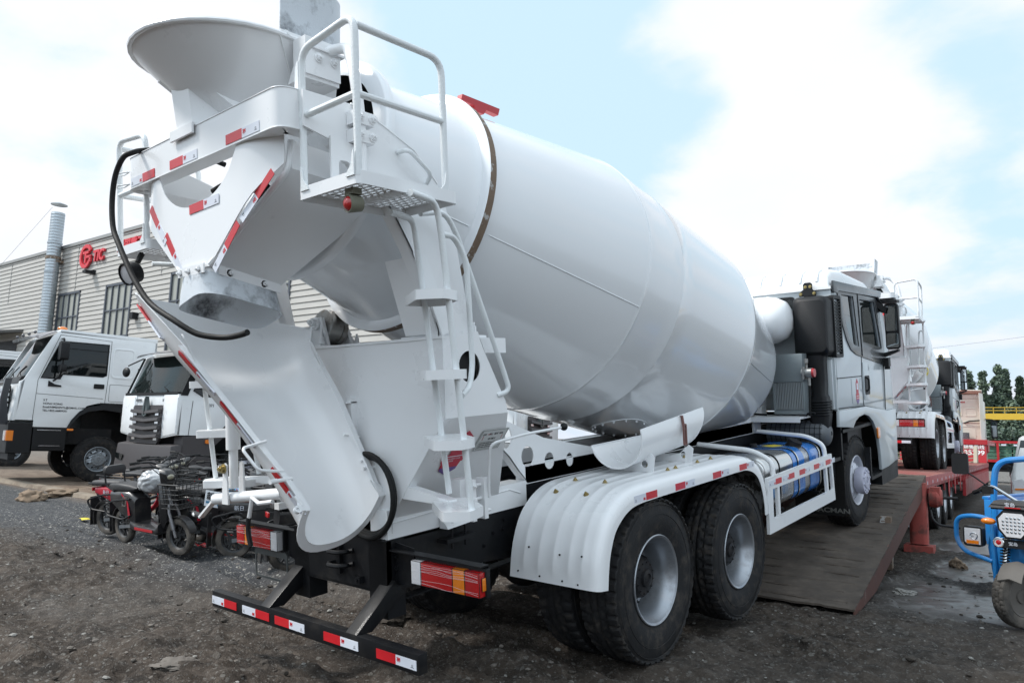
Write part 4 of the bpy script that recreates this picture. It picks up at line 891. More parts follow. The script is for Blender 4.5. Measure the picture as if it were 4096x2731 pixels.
        b.box(*sorted((sx*.30,sx*.46)), -1.735, -1.60, .62, 1.065)
    b.box(-.46,.46,-1.735,-1.70,.765,1.062); b.box(-.46,.46,-1.735,-1.62,.76,.775)
    for y in (-.9,.7,2.4,4.4,6.0): b.box(-.43,.43,y-.05,y+.05,.78,.98)
    b.beam((0,.0,.56),(0,5.2,.80),.12,.12); P(b, 'chassis_frame', smooth=0)
    for y, z in ((0,.545),(1.4,.442)):
        b = MB().use(HB); b.cyl((-.95,y,z),(.95,y,z),.085,n=20); b.ball((0.05,y,z),.22,(1,.9,.95)); b.cyl((-.98,y,z),(-.86,y,z),.21,n=28); b.cyl((.86,y,z),(.98,y,z),.21,n=28)
        P(b, 'axle')
    b = MB().use(BK); b.cyl((-.95,5.18,.50),(.95,5.18,.50),.06); 
    for sx in (1,-1):
        for k in range(8): b.beam((sx*.52,-.15+.07*k,.86+.015*k),(sx*.52,1.55-.07*k,.80+.012*k),.09,.012)
    P(b, 'leaf_spring', smooth=0)
    # tow hooks
    b = MB().use(BK)
    for z in (.90,.98):
        b.tube([(.0,-1.74,z),(.0,-1.80,z),(.05,-1.84,z),(.13,-1.83,z),(.16,-1.78,z),(.12,-1.76,z-.01),(.16,-1.74,z)], .014, n=8, fil=.02)
    b.box(-.02,.05,-1.76,-1.735,.83,1.02); b.box(.20,.25,-1.77,-1.735,.80,.84); b.cyl((.225,-1.78,.82),(.225,-1.76,.82),.012,n=12); P(b, 'tow_hook')
    # ---- rear underrun bumper
    b = MB().use(BK); b.box(-1.067,.98,-1.985,-1.925,.507,.611)
    b2 = MB().use(BK)
    for sx in (1,-1):
        x = sx*.43+.01; b.hexa([(x-.05,-1.70,.84),(x+.05,-1.70,.84),(x+.05,-1.63,.76),(x-.05,-1.63,.76),(x-.05,-1.985,.612),(x+.05,-1.985,.612),(x+.05,-1.88,.60),(x-.05,-1.88,.60)])
    bu = P(b, 'rear_bumper', bevel=.004)
    for x, f in ((-1.063,'w'),(-.680,'w'),(-.307,'r'),(.191,'r'),(.654,'r')): tape(bu, (x,-1.987,.530), (1,0,0), (0,0,1), first=f)
    # ---- tail lamps on their bracket arms
    for sx in (1,-1):
        z0 = .858 if sx > 0 else .868
        b = MB().use(BP); y = -1.69; xs = [.665,.757,.93,1.045,1.155]
        b.plate([(sx*.655,z0-.01),(sx*1.19,z0-.01),(sx*1.19,z0+.14),(sx*.655,z0+.14)], 'y', y+.0, y+.03)
        for (a, c), mm in zip(((.665,.742),(.745,.985),(.988,1.075),(1.078,1.18)), (CL,RL,AM,RL)):
            b.use(mm); q = MB().use(mm); q.box(*sorted((sx*a,sx*c)), y-.045, y, z0, z0+.128); b.join(q)
        b.use(AM); b.box(*sorted((sx*1.181,sx*1.186)), y-.03, y+.01, z0+.03, z0+.10)
        tl = P(b, 'tail_lamp', bevel=.004)
        b = MB().use(mat('cling_film', (.75,.75,.78), .15, coat=1, var=.1)); rn = random.Random(3)
        for k in range(8):
            za = z0+rn.uniform(.005,.12); b.tube(spline([(sx*x_, y-.0465, za+rn.uniform(-.009,.009)) for x_ in np.linspace(.67,1.17,6)], 4), .0006, n=4)
        b.build('film_wrap', None, tl)
        b = MB().use(BK); b.box(*sorted((sx*.45,sx*1.18)), -1.66, -1.655, z0+.0, z0+.155); b.box(*sorted((sx*.45,sx*1.18)), -1.72, -1.655, z0+.150, z0+.157); b.plate([(sx*.45,.80),(sx*.62,.83),(sx*.62,1.03),(sx*.45,1.05)], 'y', -1.668, -1.66)
        for zz in (.90,.97): bolt(b, (sx*.47,-1.668,zz), (0,-1,0), .012,.012)
        P(b, 'lamp_bracket', smooth=0)
    b = MB().use(mat('grey_bracket_paint', (.055,.06,.06), .5, var=.2)); b.plate(rrect(-1.0,-.60,.655,.855,.03,4), 'y', -1.70,-1.694, [rrect(-.985,-.615,.67,.815,.025,4)]); P(b, 'number_plate_holder', smooth=0)
    # ---- fenders
    prf = [(-.755,.655),(-.735,.78),(-.70,.90),(-.63,1.03),(-.53,1.12),(-.40,1.185),(-.25,1.215),(0,1.222),(.5,1.222),(1.0,1.222),(1.45,1.222),(1.62,1.21),(1.78,1.165),(1.90,1.09),(1.98,.99),(2.03,.87),(2.055,.76),(2.06,.66)]
    pc = [V(0, y, z) for y, z in prf]
    for sx in (1,-1):
        cen = V(0,.65,.55); xs = []
        ribs = (.66,.78,.90,1.02,1.12)
        cs = [(.55,0),(.60,0)]
        for r_ in ribs: cs += [(r_-.020,0),(r_-.010,.0035),(r_+.010,.0035),(r_+.020,0)]
        cs += [(1.175,0),(1.205,-.004),(1.228,-.016),(1.240,-.036),(1.243,-.075),(1.243,-.115)]
        path = spline([(0,)+p for p in prf], 4); g = []
        for i, p in enumerate(path):
            d = (path[min(i+1,len(path)-1)]-path[max(i-1,0)]).normalized(); n_ = V(0,-d.z,d.y); fade = 0 if i < 3 or i > len(path)-6 else 1
            g.append([V(sx*x, 0, 0)+p+n_*(h*(fade if h > 0 else 1)) for x, h in cs])
        b = MB().use(WH); b.sheet(g, -.004)
        b.use(BO)
        for y in (-.45,-.22,.45,.65,1.05,1.25):
            for x in ((.72,.97) if y < 0 else (.84,1.08)):
                k = min(range(len(path)), key=lambda q: abs(path[q].y-y)); bolt(b, V(sx*x,0,0)+path[k]+V(0,0,.002), (0,-.4 if y < -.3 else 0,1), .013,.016)
        b.use(BP)
        for x, z in ((.62,.70),(.80,.69),(.98,.685),(1.10,.68),(.70,.86),(.95,.84),(1.12,.85)): b.cyl((sx*x,-.752 if z < .8 else -.728,z),(sx*x,-.760 if z < .8 else -.735,z),.006,n=8)
        fe = P(b, 'fender', smooth=40)
        if sx > 0:
            for y, f in ((-.284,'w'),(.293,'r'),(.918,'r'),(1.434,'r')): tape(fe, (1.246,y,1.113), (0,1,0), (0,0,1), first=f)
        b = MB().use(mat('splashed_liner', (.28,.28,.28), .7, var=.2, dirt=((.04,.035,.03), 9, .48, .56, 1), stretch=(1,1,.4))); b.loft([[V(sx*x, y, z) for x in (.56,1.235)]+[V(sx*x, y-.004, z) for x in (1.235,.56)] for y, z in ((2.035,.66),(2.03,.85),(1.96,1.0),(1.8,1.14))]); b.build('splash_liner', None, fe)
    # ---- spare chute section on the right fender
    cx_, cz_, rr_ = .86, 1.52, .245
    b = MB().use(WH); g = []
    for y in np.linspace(.15, 1.30, 8):
        k = (y-.15)/1.15; g.append([V(.85-.07*k+(rr_-.02)*math.cos(a), y+.05*math.sin(a*2)*k, 1.495+.06*k+(rr_-.02)*math.sin(a)) for a in np.linspace(R(-163+14*k), R(16+8*k), 19)])
    b.sheet(g, .005)
    for row in (g[0], g[-1]): b.tube(row, .007, n=6)
    for k in (0,-1): b.tube([r[k] for r in g], .006, n=6)
    sc_ = P(b, 'spare_chute', smooth=45)
    b = MB().use(WH)
    for y in (.35,.98):
        b = MB().use(WH); b.plate([(.66,1.228),(1.04,1.228),(1.06,1.34),(1.02,1.37),(.94,1.30),(.85,1.275),(.76,1.30),(.70,1.33)], 'y', y, y+.006, [circ(.97,1.285,.028,n=12)]); b.build('chute_cradle', None, sc_, smooth=0)
    for y, z in ((.30,1.39),(.67,1.385)): b = MB().use(WH); b.plate([(y+.045*math.cos(a), z+.04*math.sin(a)) for a in np.linspace(R(-30),R(200),14)]+[(y+.018*math.cos(a), z+.016*math.sin(a)) for a in np.linspace(R(200),R(-30),14)], 'x', .62,.628); b.build('hook', None, sc_, smooth=0)
    b = MB().use(WH)
    b = MB().use(mat('dark_red_oxide', (.16,.07,.06), .5, var=.2)); b.tube([(1.00,.85,1.60),(1.04,.85,1.61),(1.06,.84,1.50)], .012, n=6); b.plate(rrect(.82,.87,1.38,1.55,.014,3), 'x', 1.055,1.069,[rrect(.832,.858,1.392,1.538,.008,3)])
    b.use(WH); b.tube([V(1.06+.007*math.cos(k*.9), .845+.007*math.sin(k*.9), 1.38-.0018*k) for k in range(85)], .0016, n=4); b.build('latch', None, sc_)
    # ---- side guards
    for sx in (1,-1):
        b = MB().use(WH); X0, X1 = sorted((sx*1.215, sx*1.243))
        q = [(2.04,.468),(3.985,.48),(3.93,.988),(2.05,.968)]
        b.plate(q, 'x', X0, X1, [[(2.155,.59),(2.28,.59),(2.28,.857),(2.165,.857)],[(2.33,.59),(3.72,.598),(3.70,.86),(2.33,.857)],[(3.77,.60),(3.925,.60),(3.90,.86),(3.75,.86)]])
        for y in (2.235,3.755): b.tube([(sx*1.225,y,.97),(sx*1.215,y,1.10),(sx*1.05,y,1.19),(sx*.50,y-.02,1.235)], .024, n=10, fil=.12)
        sg = P(b, 'side_guard', smooth=30)
        if sx > 0:
            for y, f in ((2.077,'w'),(2.423,'w'),(2.886,'r'),(3.326,'r'),(3.712,'r')): tape(sg, (1.245,y,.888), (0,1,0), (0,0,1), first=f)
    # ---- fuel tank with straps and blue protective film
    def rr(y, i=0, x0=.52, x1=1.14, z0=.60, z1=1.115, r=.13): return [V(x, y, z) for x, z in rrect(x0+i, x1-i, z0+i, z1-i, r-i*.6, 6)]
    b = MB().use(AL); ys = [2.30,2.31,2.34]; b.loft([rr(2.29,.035), rr(2.30,.012), rr(2.33,0), rr(3.83,0), rr(3.87,.012), rr(3.88,.035)]); tk = P(b, 'fuel_tank', smooth=50)
    b = MB().use(BL); b.loft([rr(3.00,-.003), rr(3.34,-.003)], caps=False); b.loft([rr(3.50,-.003), rr(3.80,-.003)], caps=False); b.build('protective_film', None, tk, smooth=50)
    b = MB().use(RB)
    for y in (2.62,3.12,3.80): b.loft([rr(y,-.006), rr(y+.045,-.006)], caps=False)
    b.use(AL)
    for y in (2.625,3.13,3.81): b.loft([rr(y,-.010), rr(y+.028,-.010)], caps=False)
    b.build('strap', None, tk, smooth=50)
    b = MB().use(HB); b.cyl((.98,3.46,1.09),(1.02,3.46,1.17),.075,n=24); b.cyl((.70,3.1,1.11),(.70,3.1,1.16),.04,n=16); b.build('filler_cap', None, tk)
    b = MB().use(YL); b.plate([(.72,3.28),(.86,3.22),(.92,3.36),(.80,3.46)], 'z', 1.119, 1.121); b.build('warning_label', None, tk, smooth=0)
    b = MB().use(BK); b.beam((.45,2.65,.585),(1.15,2.65,.585),.05,.03); b.beam((.45,3.75,.585),(1.15,3.75,.585),.05,.03); b.build('tank_cradle', None, tk)
    b = MB().use(mat('grey_air_tank', (.13,.14,.15), .45, metal=.3)); b.cyl((.50,4.15,1.19),(1.12,4.15,1.19),.15,n=24); b.ball((1.12,4.15,1.19),.15,(.5,1,1))
    b.use(BP)
    for k in range(11): b.lathe((.55+.055*k,4.15,1.19),(1,0,0),[(0,.151),(.004,.155),(.008,.151)],n=28)
    for k in range(14):
        a = 2*PI*k/14; b.tube([(.50,4.15+.154*math.cos(a),1.19+.154*math.sin(a)),(1.12,4.15+.154*math.cos(a),1.19+.154*math.sin(a)),(1.17,4.15+.10*math.cos(a),1.19+.10*math.sin(a)),(1.197,4.15,1.19)],.003,n=4)
    P(b, 'wrapped_air_tank')
    b = MB().use(WH); b.box(.35,1.0,3.70,4.10,1.375,1.40); b.box(.35,1.0,3.70,3.71,1.34,1.375); b.box(.40,.44,3.8,4.0,1.2,1.38); P(b, 'cooler_shelf', smooth=0)
    # ---- hydraulic oil cooler
    b = MB().use(CG); b.box(.665,1.005,3.86,4.02,1.78,2.10); b.box(.655,.68,3.86,4.02,1.46,1.78); b.box(.99,1.01,3.86,4.02,1.46,1.78); b.box(.655,1.01,3.88,4.0,1.42,1.47); oc = P(b, 'oil_cooler', bevel=.006)
    b = MB().use(CG)
    b.use(mat('fin_grey', (.42,.45,.46), .4, metal=.4))
    for k in range(17): b.box(.683+k*.0185,.691+k*.0185,3.862,3.93,1.475,1.775)
    b.use(BK); b.box(.68,.99,3.91,3.98,1.475,1.775); b.build('cooler_fins', None, oc, smooth=0)
    b = MB().use(ST); b.cyl((1.0,3.86,1.88),(1.11,3.86,1.88),.055,n=20); b.box(1.02,1.04,3.79,3.93,1.81,1.95); b.cyl((1.05,3.86,1.93),(1.05,3.86,2.0),.012); b.cyl((1.05,3.85,1.99),(1.05,3.85,2.04),.022); b.cyl((1.07,3.86,1.83),(1.07,3.86,1.74),.016); b.use(RB); b.cyl((1.07,3.86,1.74),(1.06,3.86,1.40),.012)
    b.use(RP); b.cyl((1.11,3.86,1.88),(1.135,3.86,1.88),.052,.048,n=20); b.build('oil_filter', None, oc)
    b = MB().use(BP); b.tube(spline([(1.02,3.85,1.40),(1.06,3.8,1.44),(1.12,3.83,1.44),(1.08,3.9,1.41),(.95,3.85,1.40)]), .006, n=6); b.tube([(.45,3.75,1.43),(.62,3.74,1.42)], .012, n=8); b.build('cable', None, oc)
    # ---- water tank (white cylinder across, behind cab)
    b = MB().use(WH); c = V(0,4.02,2.50); b.lathe((0,4.02,2.50), (1,0,0), [(-.75,.001),(-.74,.12),(-.70,.21),(-.60,.265),(-.55,.28),(.60,.28),(.602,.283),(.608,.28),(.70,.262),(.80,.21),(.86,.11),(.875,.001)], n=48); b.box(-.5,-.4,3.95,4.1,1.4,2.3); b.box(.4,.48,3.95,4.1,1.4,2.3); P(b, 'water_tank', smooth=50)
    # ---- air intake box with side louvres and snorkel
    b = MB().use(BP); b.loft([[V(x, y, z) for x, z in rrect(.86+i,1.24-i*.2,2.06+i,2.745-i,.07,5)] for y, i in ((4.02,.05),(4.05,.015),(4.08,0),(4.30,0))])
    b.lathe((1.0,4.03,2.5),(0,-1,0),[(0,.10),(.004,.102),(.004,.098),(0,.096)],n=30)
    b.tube([(.98,4.05,2.10),(.99,4.05,2.32),(1.03,4.05,2.38)], .015, n=8, fil=.05)
    b.loft([[V(x, y, z) for x, y in rrect(x0,x1,4.05,4.24,.05,4)] for z, x0, x1 in ((2.08,.93,1.18),(2.0,.97,1.17),(1.80,1.0,1.17),(1.62,1.02,1.165),(1.60,1.0,1.18),(1.45,1.0,1.18),(1.40,.98,1.2),(1.25,.98,1.18))])
    for k in range(6): b.tube([V(x,y,1.55-.03*k) for x, y in rrect(.99,1.19,4.04,4.25,.05,4)], .010, n=6, closed=True)
    ib = P(b, 'air_intake', smooth=40)
    b = MB().use(BP)
    for k in range(16): b.beam((1.243,4.29,2.14+.037*k),(1.243,4.54,2.10+.037*k),.012,.010); b.beam((1.25,4.30,2.09+.037*k),(1.25,4.53,2.15+.037*k),.008,.006)
    b.plate(rrect(4.28,4.56,2.04,2.76,.03,3), 'x', 1.20,1.255,[rrect(4.31,4.53,2.08,2.72,.02,3)]); b.box(1.16,1.20,4.28,4.56,2.05,2.75)
    b.build('intake_grille', None, ib, smooth=0)
    b = MB().use(BP); b.box(.95,1.06,4.22,4.30,2.75,2.80); b.plate([(.90,2.76),(1.09,2.76),(1.09,2.80),(1.05,2.84),(1.05,2.90),(1.03,2.92),(.97,2.92),(.95,2.90),(.95,2.84),(.90,2.80)], 'y', 4.20,4.22); b.use(BO)
    for x, z in ((.92,2.79),(1.07,2.79),(.975,2.87),(1.03,2.87)): bolt(b, (x,4.20,z), (0,-1,0), .012,.012)
    P(b, 'cab_lock_bracket', smooth=0)
    make_cab(T)
    # ---- mudflap, spare frame boxes
    b = MB().use(RB); b.plate(rrect(.62,1.20,.20,1.22,.03,3), 'y', 4.50,4.508); mf = P(b, 'mud_flap', smooth=0)
    b = MB().use(WT); 
    gm = mat('faded_print', (.13,.13,.12), .6)
    text('SHACMAN', .075, gm, mf, (.76,4.498,.235), (1,0,0), (0,0,1), sx=1.35, ext=.001, bold=.002)
    b = MB().use(gm); b.plate(circ(.97,.48,.10,n=30), 'y', 4.496,4.499,[circ(.97,.48,.088,n=30)]); b.plate(circ(.97,.48,.05,.03,n=20), 'y', 4.496,4.499,[circ(.97,.48,.04,.022,n=20)]); b.build('printed_emblem', None, mf, smooth=0)
    b = MB().use(BK); b.box(.60,1.12,4.0,4.45,.62,.86); b.box(.55,1.20,4.46,4.50,.85,1.45); b.box(.9,1.2,4.05,4.4,.86,.90); b.box(.75,1.22,4.48,5.7,1.16,1.20); b.box(.5,1.15,4.9,5.5,.95,1.15)
    for k in range(5): b.cyl((1.0+.03*k,4.02,.70+.02*k),(1.0+.03*k,4.40,.68),.015)
    P(b, 'battery_box', smooth=0, bevel=.005)
    # ---- wheels
    for sx in (1,-1):
        for y, z in ((0,.5625-.012),(1.4,.455)):
            wheel(T, sx*1.095, y, z, sx, 'r'); wheel(T, sx*.745, y, z, -sx, 'r')
        wheel(T, sx*1.025, 5.18, .525, sx, 'f')
    return T
def make_cab(T):
    X = 1.225
    b = MB().use(GR)
    sidep = [(4.32,1.43),(4.37,1.78),(4.30,2.85),(6.35,2.90),(6.55,2.80),(6.86,1.95),(6.90,1.30),(6.44,1.30),(5.5,1.42)]
    qw = [(4.66,2.79),(5.16,2.79),(5.30,2.17),(5.10,2.19),(4.93,2.26),(4.80,2.42)]; dw = [(5.41,2.77),(6.12,2.77),(6.38,2.16),(5.50,2.23)]
    for sx in (1,-1): b.plate(sidep, 'x', sx*X, sx*(X-.045), [qw, dw])
    b.plate([(-X,1.45),(X,1.45),(X,2.86),(-X,2.86)], 'y', 4.30, 4.34, [rrect(-.70,.80,2.44,2.76,.04,4)])
    b.box(-X,X,4.34,6.4,2.84,2.86); b.box(-X,X,4.34,6.85,1.43,1.47); b.hexa([(-X,6.86,1.30),(X,6.86,1.30),(X,6.92,1.30),(-X,6.92,1.30),(-X,6.84,1.95),(X,6.84,1.95),(X,6.88,1.95),(-X,6.88,1.95)])
    for z in (1.62,2.02,2.30): b.box(-X+.05,X-.05,4.285,4.302,z,z+.05)
    b.box(.75,X-.02,4.24,4.30,1.45,2.02)
    b.hexa([(-X,6.52,2.80),(X,6.52,2.80),(X,6.55,2.80),(-X,6.55,2.80),(-X,6.40,2.90),(X,6.40,2.90),(X,6.42,2.9),(-X,6.42,2.9)])
    cab = b.build('cab', None, T, bevel=.012, smooth=35)
    # white roof
    b = MB().use(WH); secs = []
    for y, zt, w1, w0 in ((4.27,2.86,1.21,1.235),(4.285,2.95,1.17,1.235),(4.34,3.03,1.12,1.23),(4.50,3.09,1.08,1.225),(4.9,3.11,1.08,1.225),(6.0,3.05,1.06,1.21),(6.5,2.97,1.0,1.16),(6.75,2.88,.9,1.1)):
        q = [V(-w0,y,2.83), V(-w0,y,2.87)]; 
        for k in range(6): a = PI-PI/2*k/5; q.append(V(-(w0-.13)+.11*math.cos(a)-.0, y, (zt-.12 if zt > 2.98 else 2.86)+(zt-(zt-.12 if zt > 2.98 else 2.86))*math.sin(a)))
        q += [V(-p.x, p.y, p.z) for p in reversed(q)]; secs.append(q)
    b.loft(secs)
    for x in (-1.06,-.82,-.57,-.33,-.08,.16,.41,.66,.89,1.08):
        b.loft([[V(x-.02,y,z), V(x-.012,y-.012,z+.008), V(x+.012,y-.012,z+.008), V(x+.02,y,z)] for y, z in ((4.285,2.92),(4.284,2.96),(4.335,3.03),(4.42,3.065),(4.50,3.088),(4.9,3.105))])
    b.build('roof', None, cab, smooth=45)
    # black window surround, door frame, roof strip
    for sx in (1,-1):
        b = MB().use(mat('black_gloss_trim', (.03,.034,.038), .3, coat=.3, var=.1))
        b.plate([(4.47,2.84),(4.52,2.80),(4.66,2.42),(4.80,2.24),(4.95,2.13),(5.16,2.07),(5.40,2.04),(6.48,1.92),(6.56,2.0),(6.36,2.84)], 'x', sx*(X+.001), sx*(X+.012), [qw, dw])
        b.plate([(4.30,2.80),(4.44,2.79),(4.50,2.82),(6.40,2.84),(6.46,2.93),(4.30,2.925)], 'x', sx*(X+.012), sx*(X+.034))
        b.build('window_surround', None, cab, bevel=.003, smooth=30)
        b = MB().use(GD); b.plate(qw, 'x', sx*(X-.02), sx*(X-.024)); b.use(GL); b.plate(dw, 'x', sx*(X-.02), sx*(X-.024)); b.build('window', None, cab, smooth=0)
        # panel gaps
        b = MB().use(BP); x = sx*(X+.0125)
        b.tube([(sx*(X+.014),5.34,2.83),(sx*(X+.014),5.40,2.2),(sx*(X+.014),5.41,2.05)], .007, n=6)
        for q in ([(5.41,2.05),(5.375,1.80),(5.385,1.44)],[(4.35,1.80),(5.37,1.80)],[(5.385,1.44),(5.42,1.42),(6.44,1.29)],[(6.50,1.95),(6.45,1.31)],[(4.34,1.455),(5.38,1.425)]):
            b.tube([(sx*(X+.001),y,z) for y, z in q], .006, n=6)
        b.build('door_gap', None, cab)
        b = MB().use(GR); b.plate([(5.43,1.50),(5.72,1.48),(5.72,1.90),(5.66,1.96),(5.43,1.97)], 'x', sx*(X+.0), sx*(X+.008)); b.plate([(4.9,1.48),(5.36,1.46),(5.36,1.77),(4.9,1.78)], 'x', sx*X, sx*(X+.006)); b.build('door_panel', None, cab, bevel=.004)
        b = MB().use(BP); b.plate(rrect(5.47,5.68,1.56,1.80,.03,4), 'x', sx*(X+.008), sx*(X+.014)); b.tube([(sx*(X+.012),5.50,1.60),(sx*(X+.045),5.52,1.63),(sx*(X+.045),5.52,1.76),(sx*(X+.012),5.50,1.78)], .012, n=8, fil=.02); b.build('door_handle', None, cab)
        # wheel-arch skirt and front corner
        b = MB().use(GR)
        sk = [(4.28,1.43),(4.26,1.25),(4.66,1.215),(4.78,1.20),(4.90,1.27),(5.05,1.31),(5.30,1.325),(5.50,1.29),(5.68,1.21),(5.82,1.09),(5.90,.95),(5.95,.80),(5.97,.56),(6.32,.56),(6.85,.60),(6.90,1.30),(6.44,1.30),(5.40,1.42)]
        b.plate(sk, 'x', sx*(X-.01), sx*(X+.03))
        b.build('skirt', None, cab, bevel=.010)
        b = MB().use(BP); b.box(*sorted((sx*.95,sx*1.245)), 5.98, 6.85, .36, .58); b.box(*sorted((sx*1.0,sx*1.25)), 5.48, 6.0, .49, .53)
        for k in range(10):
            for j in range(5): b.box(*sorted((sx*(1.02+.045*j),sx*(1.045+.045*j))), 5.50+.05*k, 5.53+.05*k, .53, .538)
        b.box(*sorted((sx*1.18,sx*1.25)), 5.46, 5.50, .50, .90); b.build('step', None, cab, smooth=0)
        b = MB().use(AM); b.plate(rrect(5.80,5.92,.98,1.12,.02,3), 'x', sx*(X+.03), sx*(X+.048)); b.build('side_marker', None, cab, bevel=.004)
        # mirrors
        b = MB().use(BP); y = 6.5
        q = rrect(1.27,1.44,2.14,2.75,.035,5); b.loft([[V(sx*(1.355+(x-1.355)*k), yy, 2.445+(z-2.445)*k) for x, z in q] for yy, k in ((y,1),(y+.02,1.03),(y+.10,.98),(y+.15,.8))])
        b.box(*sorted((sx*1.10,sx*1.40)), y-.0, y+.12, 2.80, 2.835); b.box(*sorted((sx*1.20,sx*1.44)), y-.02, y+.12, 2.765, 2.80); b.hexa([(sx*1.17,y-.02,2.0),(sx*1.42,y,2.10),(sx*1.42,y+.1,2.10),(sx*1.17,y+.1,2.0),(sx*1.17,y-.02,2.07),(sx*1.42,y,2.13),(sx*1.42,y+.1,2.13),(sx*1.17,y+.1,2.07)])
        b.box(*sorted((sx*1.20,sx*1.30)), y-.05, y+.06, 1.90, 2.02); b.cyl((sx*1.27,y,1.86),(sx*1.27,y,1.90),.035)
        b.tube([(sx*1.15,6.15,2.86),(sx*1.24,6.25,2.84),(sx*1.26,6.5,2.70)], .022, n=8); b.hexa([(sx*1.13,6.10,2.80),(sx*1.16,6.10,2.86),(sx*1.20,6.10,2.84),(sx*1.18,6.10,2.78),(sx*1.24,6.45,2.64),(sx*1.27,6.45,2.72),(sx*1.32,6.45,2.70),(sx*1.30,6.45,2.62)])
        mi = b.build('mirror', None, cab, smooth=30)
        b = MB().use(GM); b.plate([(sx*a, c) for a, c in rrect(1.283,1.42,2.38,2.725,.02,3)], 'y', y-.006, y-.001); b.plate([(sx*a, c) for a, c in rrect(1.283,1.43,2.155,2.35,.02,3)], 'y', y-.006, y-.001); b.build('mirror_glass', None, mi, smooth=0)
    b = MB().use(GD); b.plate(rrect(-.70,.80,2.44,2.76,.04,4), 'y', 4.318, 4.322); b.use(BP); b.plate(rrect(-.72,.82,2.42,2.78,.05,4), 'y', 4.292, 4.30, [rrect(-.69,.79,2.45,2.75,.03,4)]); b.build('rear_window', None, cab, smooth=0)
    b = MB().use(GL); b.hexa([(-1.15,6.84,1.97),(1.15,6.84,1.97),(1.15,6.85,1.97),(-1.15,6.85,1.97),(-1.12,6.54,2.79),(1.12,6.54,2.79),(1.12,6.55,2.79),(-1.12,6.55,2.79)]); b.build('windscreen', None, cab, smooth=0)
    b = MB().use(BP)
    for sx in (1,-1): b.box(sx*.6-.24,sx*.6+.24,5.25,5.7,1.5,2.02); b.hexa([(sx*.6-.24,5.15,1.95),(sx*.6+.24,5.15,1.95),(sx*.6+.24,5.32,1.95),(sx*.6-.24,5.32,1.95),(sx*.6-.2,5.05,2.62),(sx*.6+.2,5.05,2.62),(sx*.6+.2,5.15,2.62),(sx*.6-.2,5.15,2.62)])
    b.box(-1.1,1.1,6.35,6.80,1.5,2.05); b.lathe((-.6,6.25,2.15),(0,-.6,.8),[(0,.2),(.015,.215),(.03,.2),(.015,.185),(0,.2)],n=28); b.build('interior', None, cab, bevel=.02)
    b = MB().use(mat('dark_bumper_plastic', (.04,.042,.045), .45)); b.box(-1.22,1.22,6.86,7.02,.50,1.25); b.box(-1.0,1.0,6.90,6.96,1.3,1.85); b.build('front_bumper', None, cab, bevel=.03)
    # sun visor at the top of the windscreen
    b = MB().use(mat('smoked_visor', (.10,.10,.11), .3, coat=.4)); b.sheet([[V(x, 6.62+.25*t, 2.93-.10*t+.10*(abs(x)/1.15)**6*.6) for t in (0,.5,1)] for x in np.linspace(-1.15,1.15,11)], .006); b.build('sun_visor', None, cab)
    # small dealer sticker on the lower side panel
    e = MB().use(mat('red_sticker', (.50,.02,.05), .4, var=.03)); e.plate([(5.06,1.50),(5.12,1.46),(5.18,1.50),(5.19,1.585),(5.165,1.60),(5.175,1.72),(5.12,1.78),(5.065,1.72),(5.075,1.60),(5.05,1.585)], 'x', 1.2325, 1.2335); e.use(mat('purple_sticker', (.13,.07,.25), .4)); e.plate([(5.06,1.50),(5.12,1.46),(5.18,1.50),(5.18,1.52),(5.06,1.52)], 'x', 1.2335, 1.234); e.use(WT); e.box(1.2335,1.2345,5.09,5.15,1.64,1.72)
    for z in (1.56,1.535): e.box(1.2335,1.2345,5.07,5.17,z,z+.006)
    e.build('dealer_sticker', None, cab, smooth=0)
mixer = make_mixer()
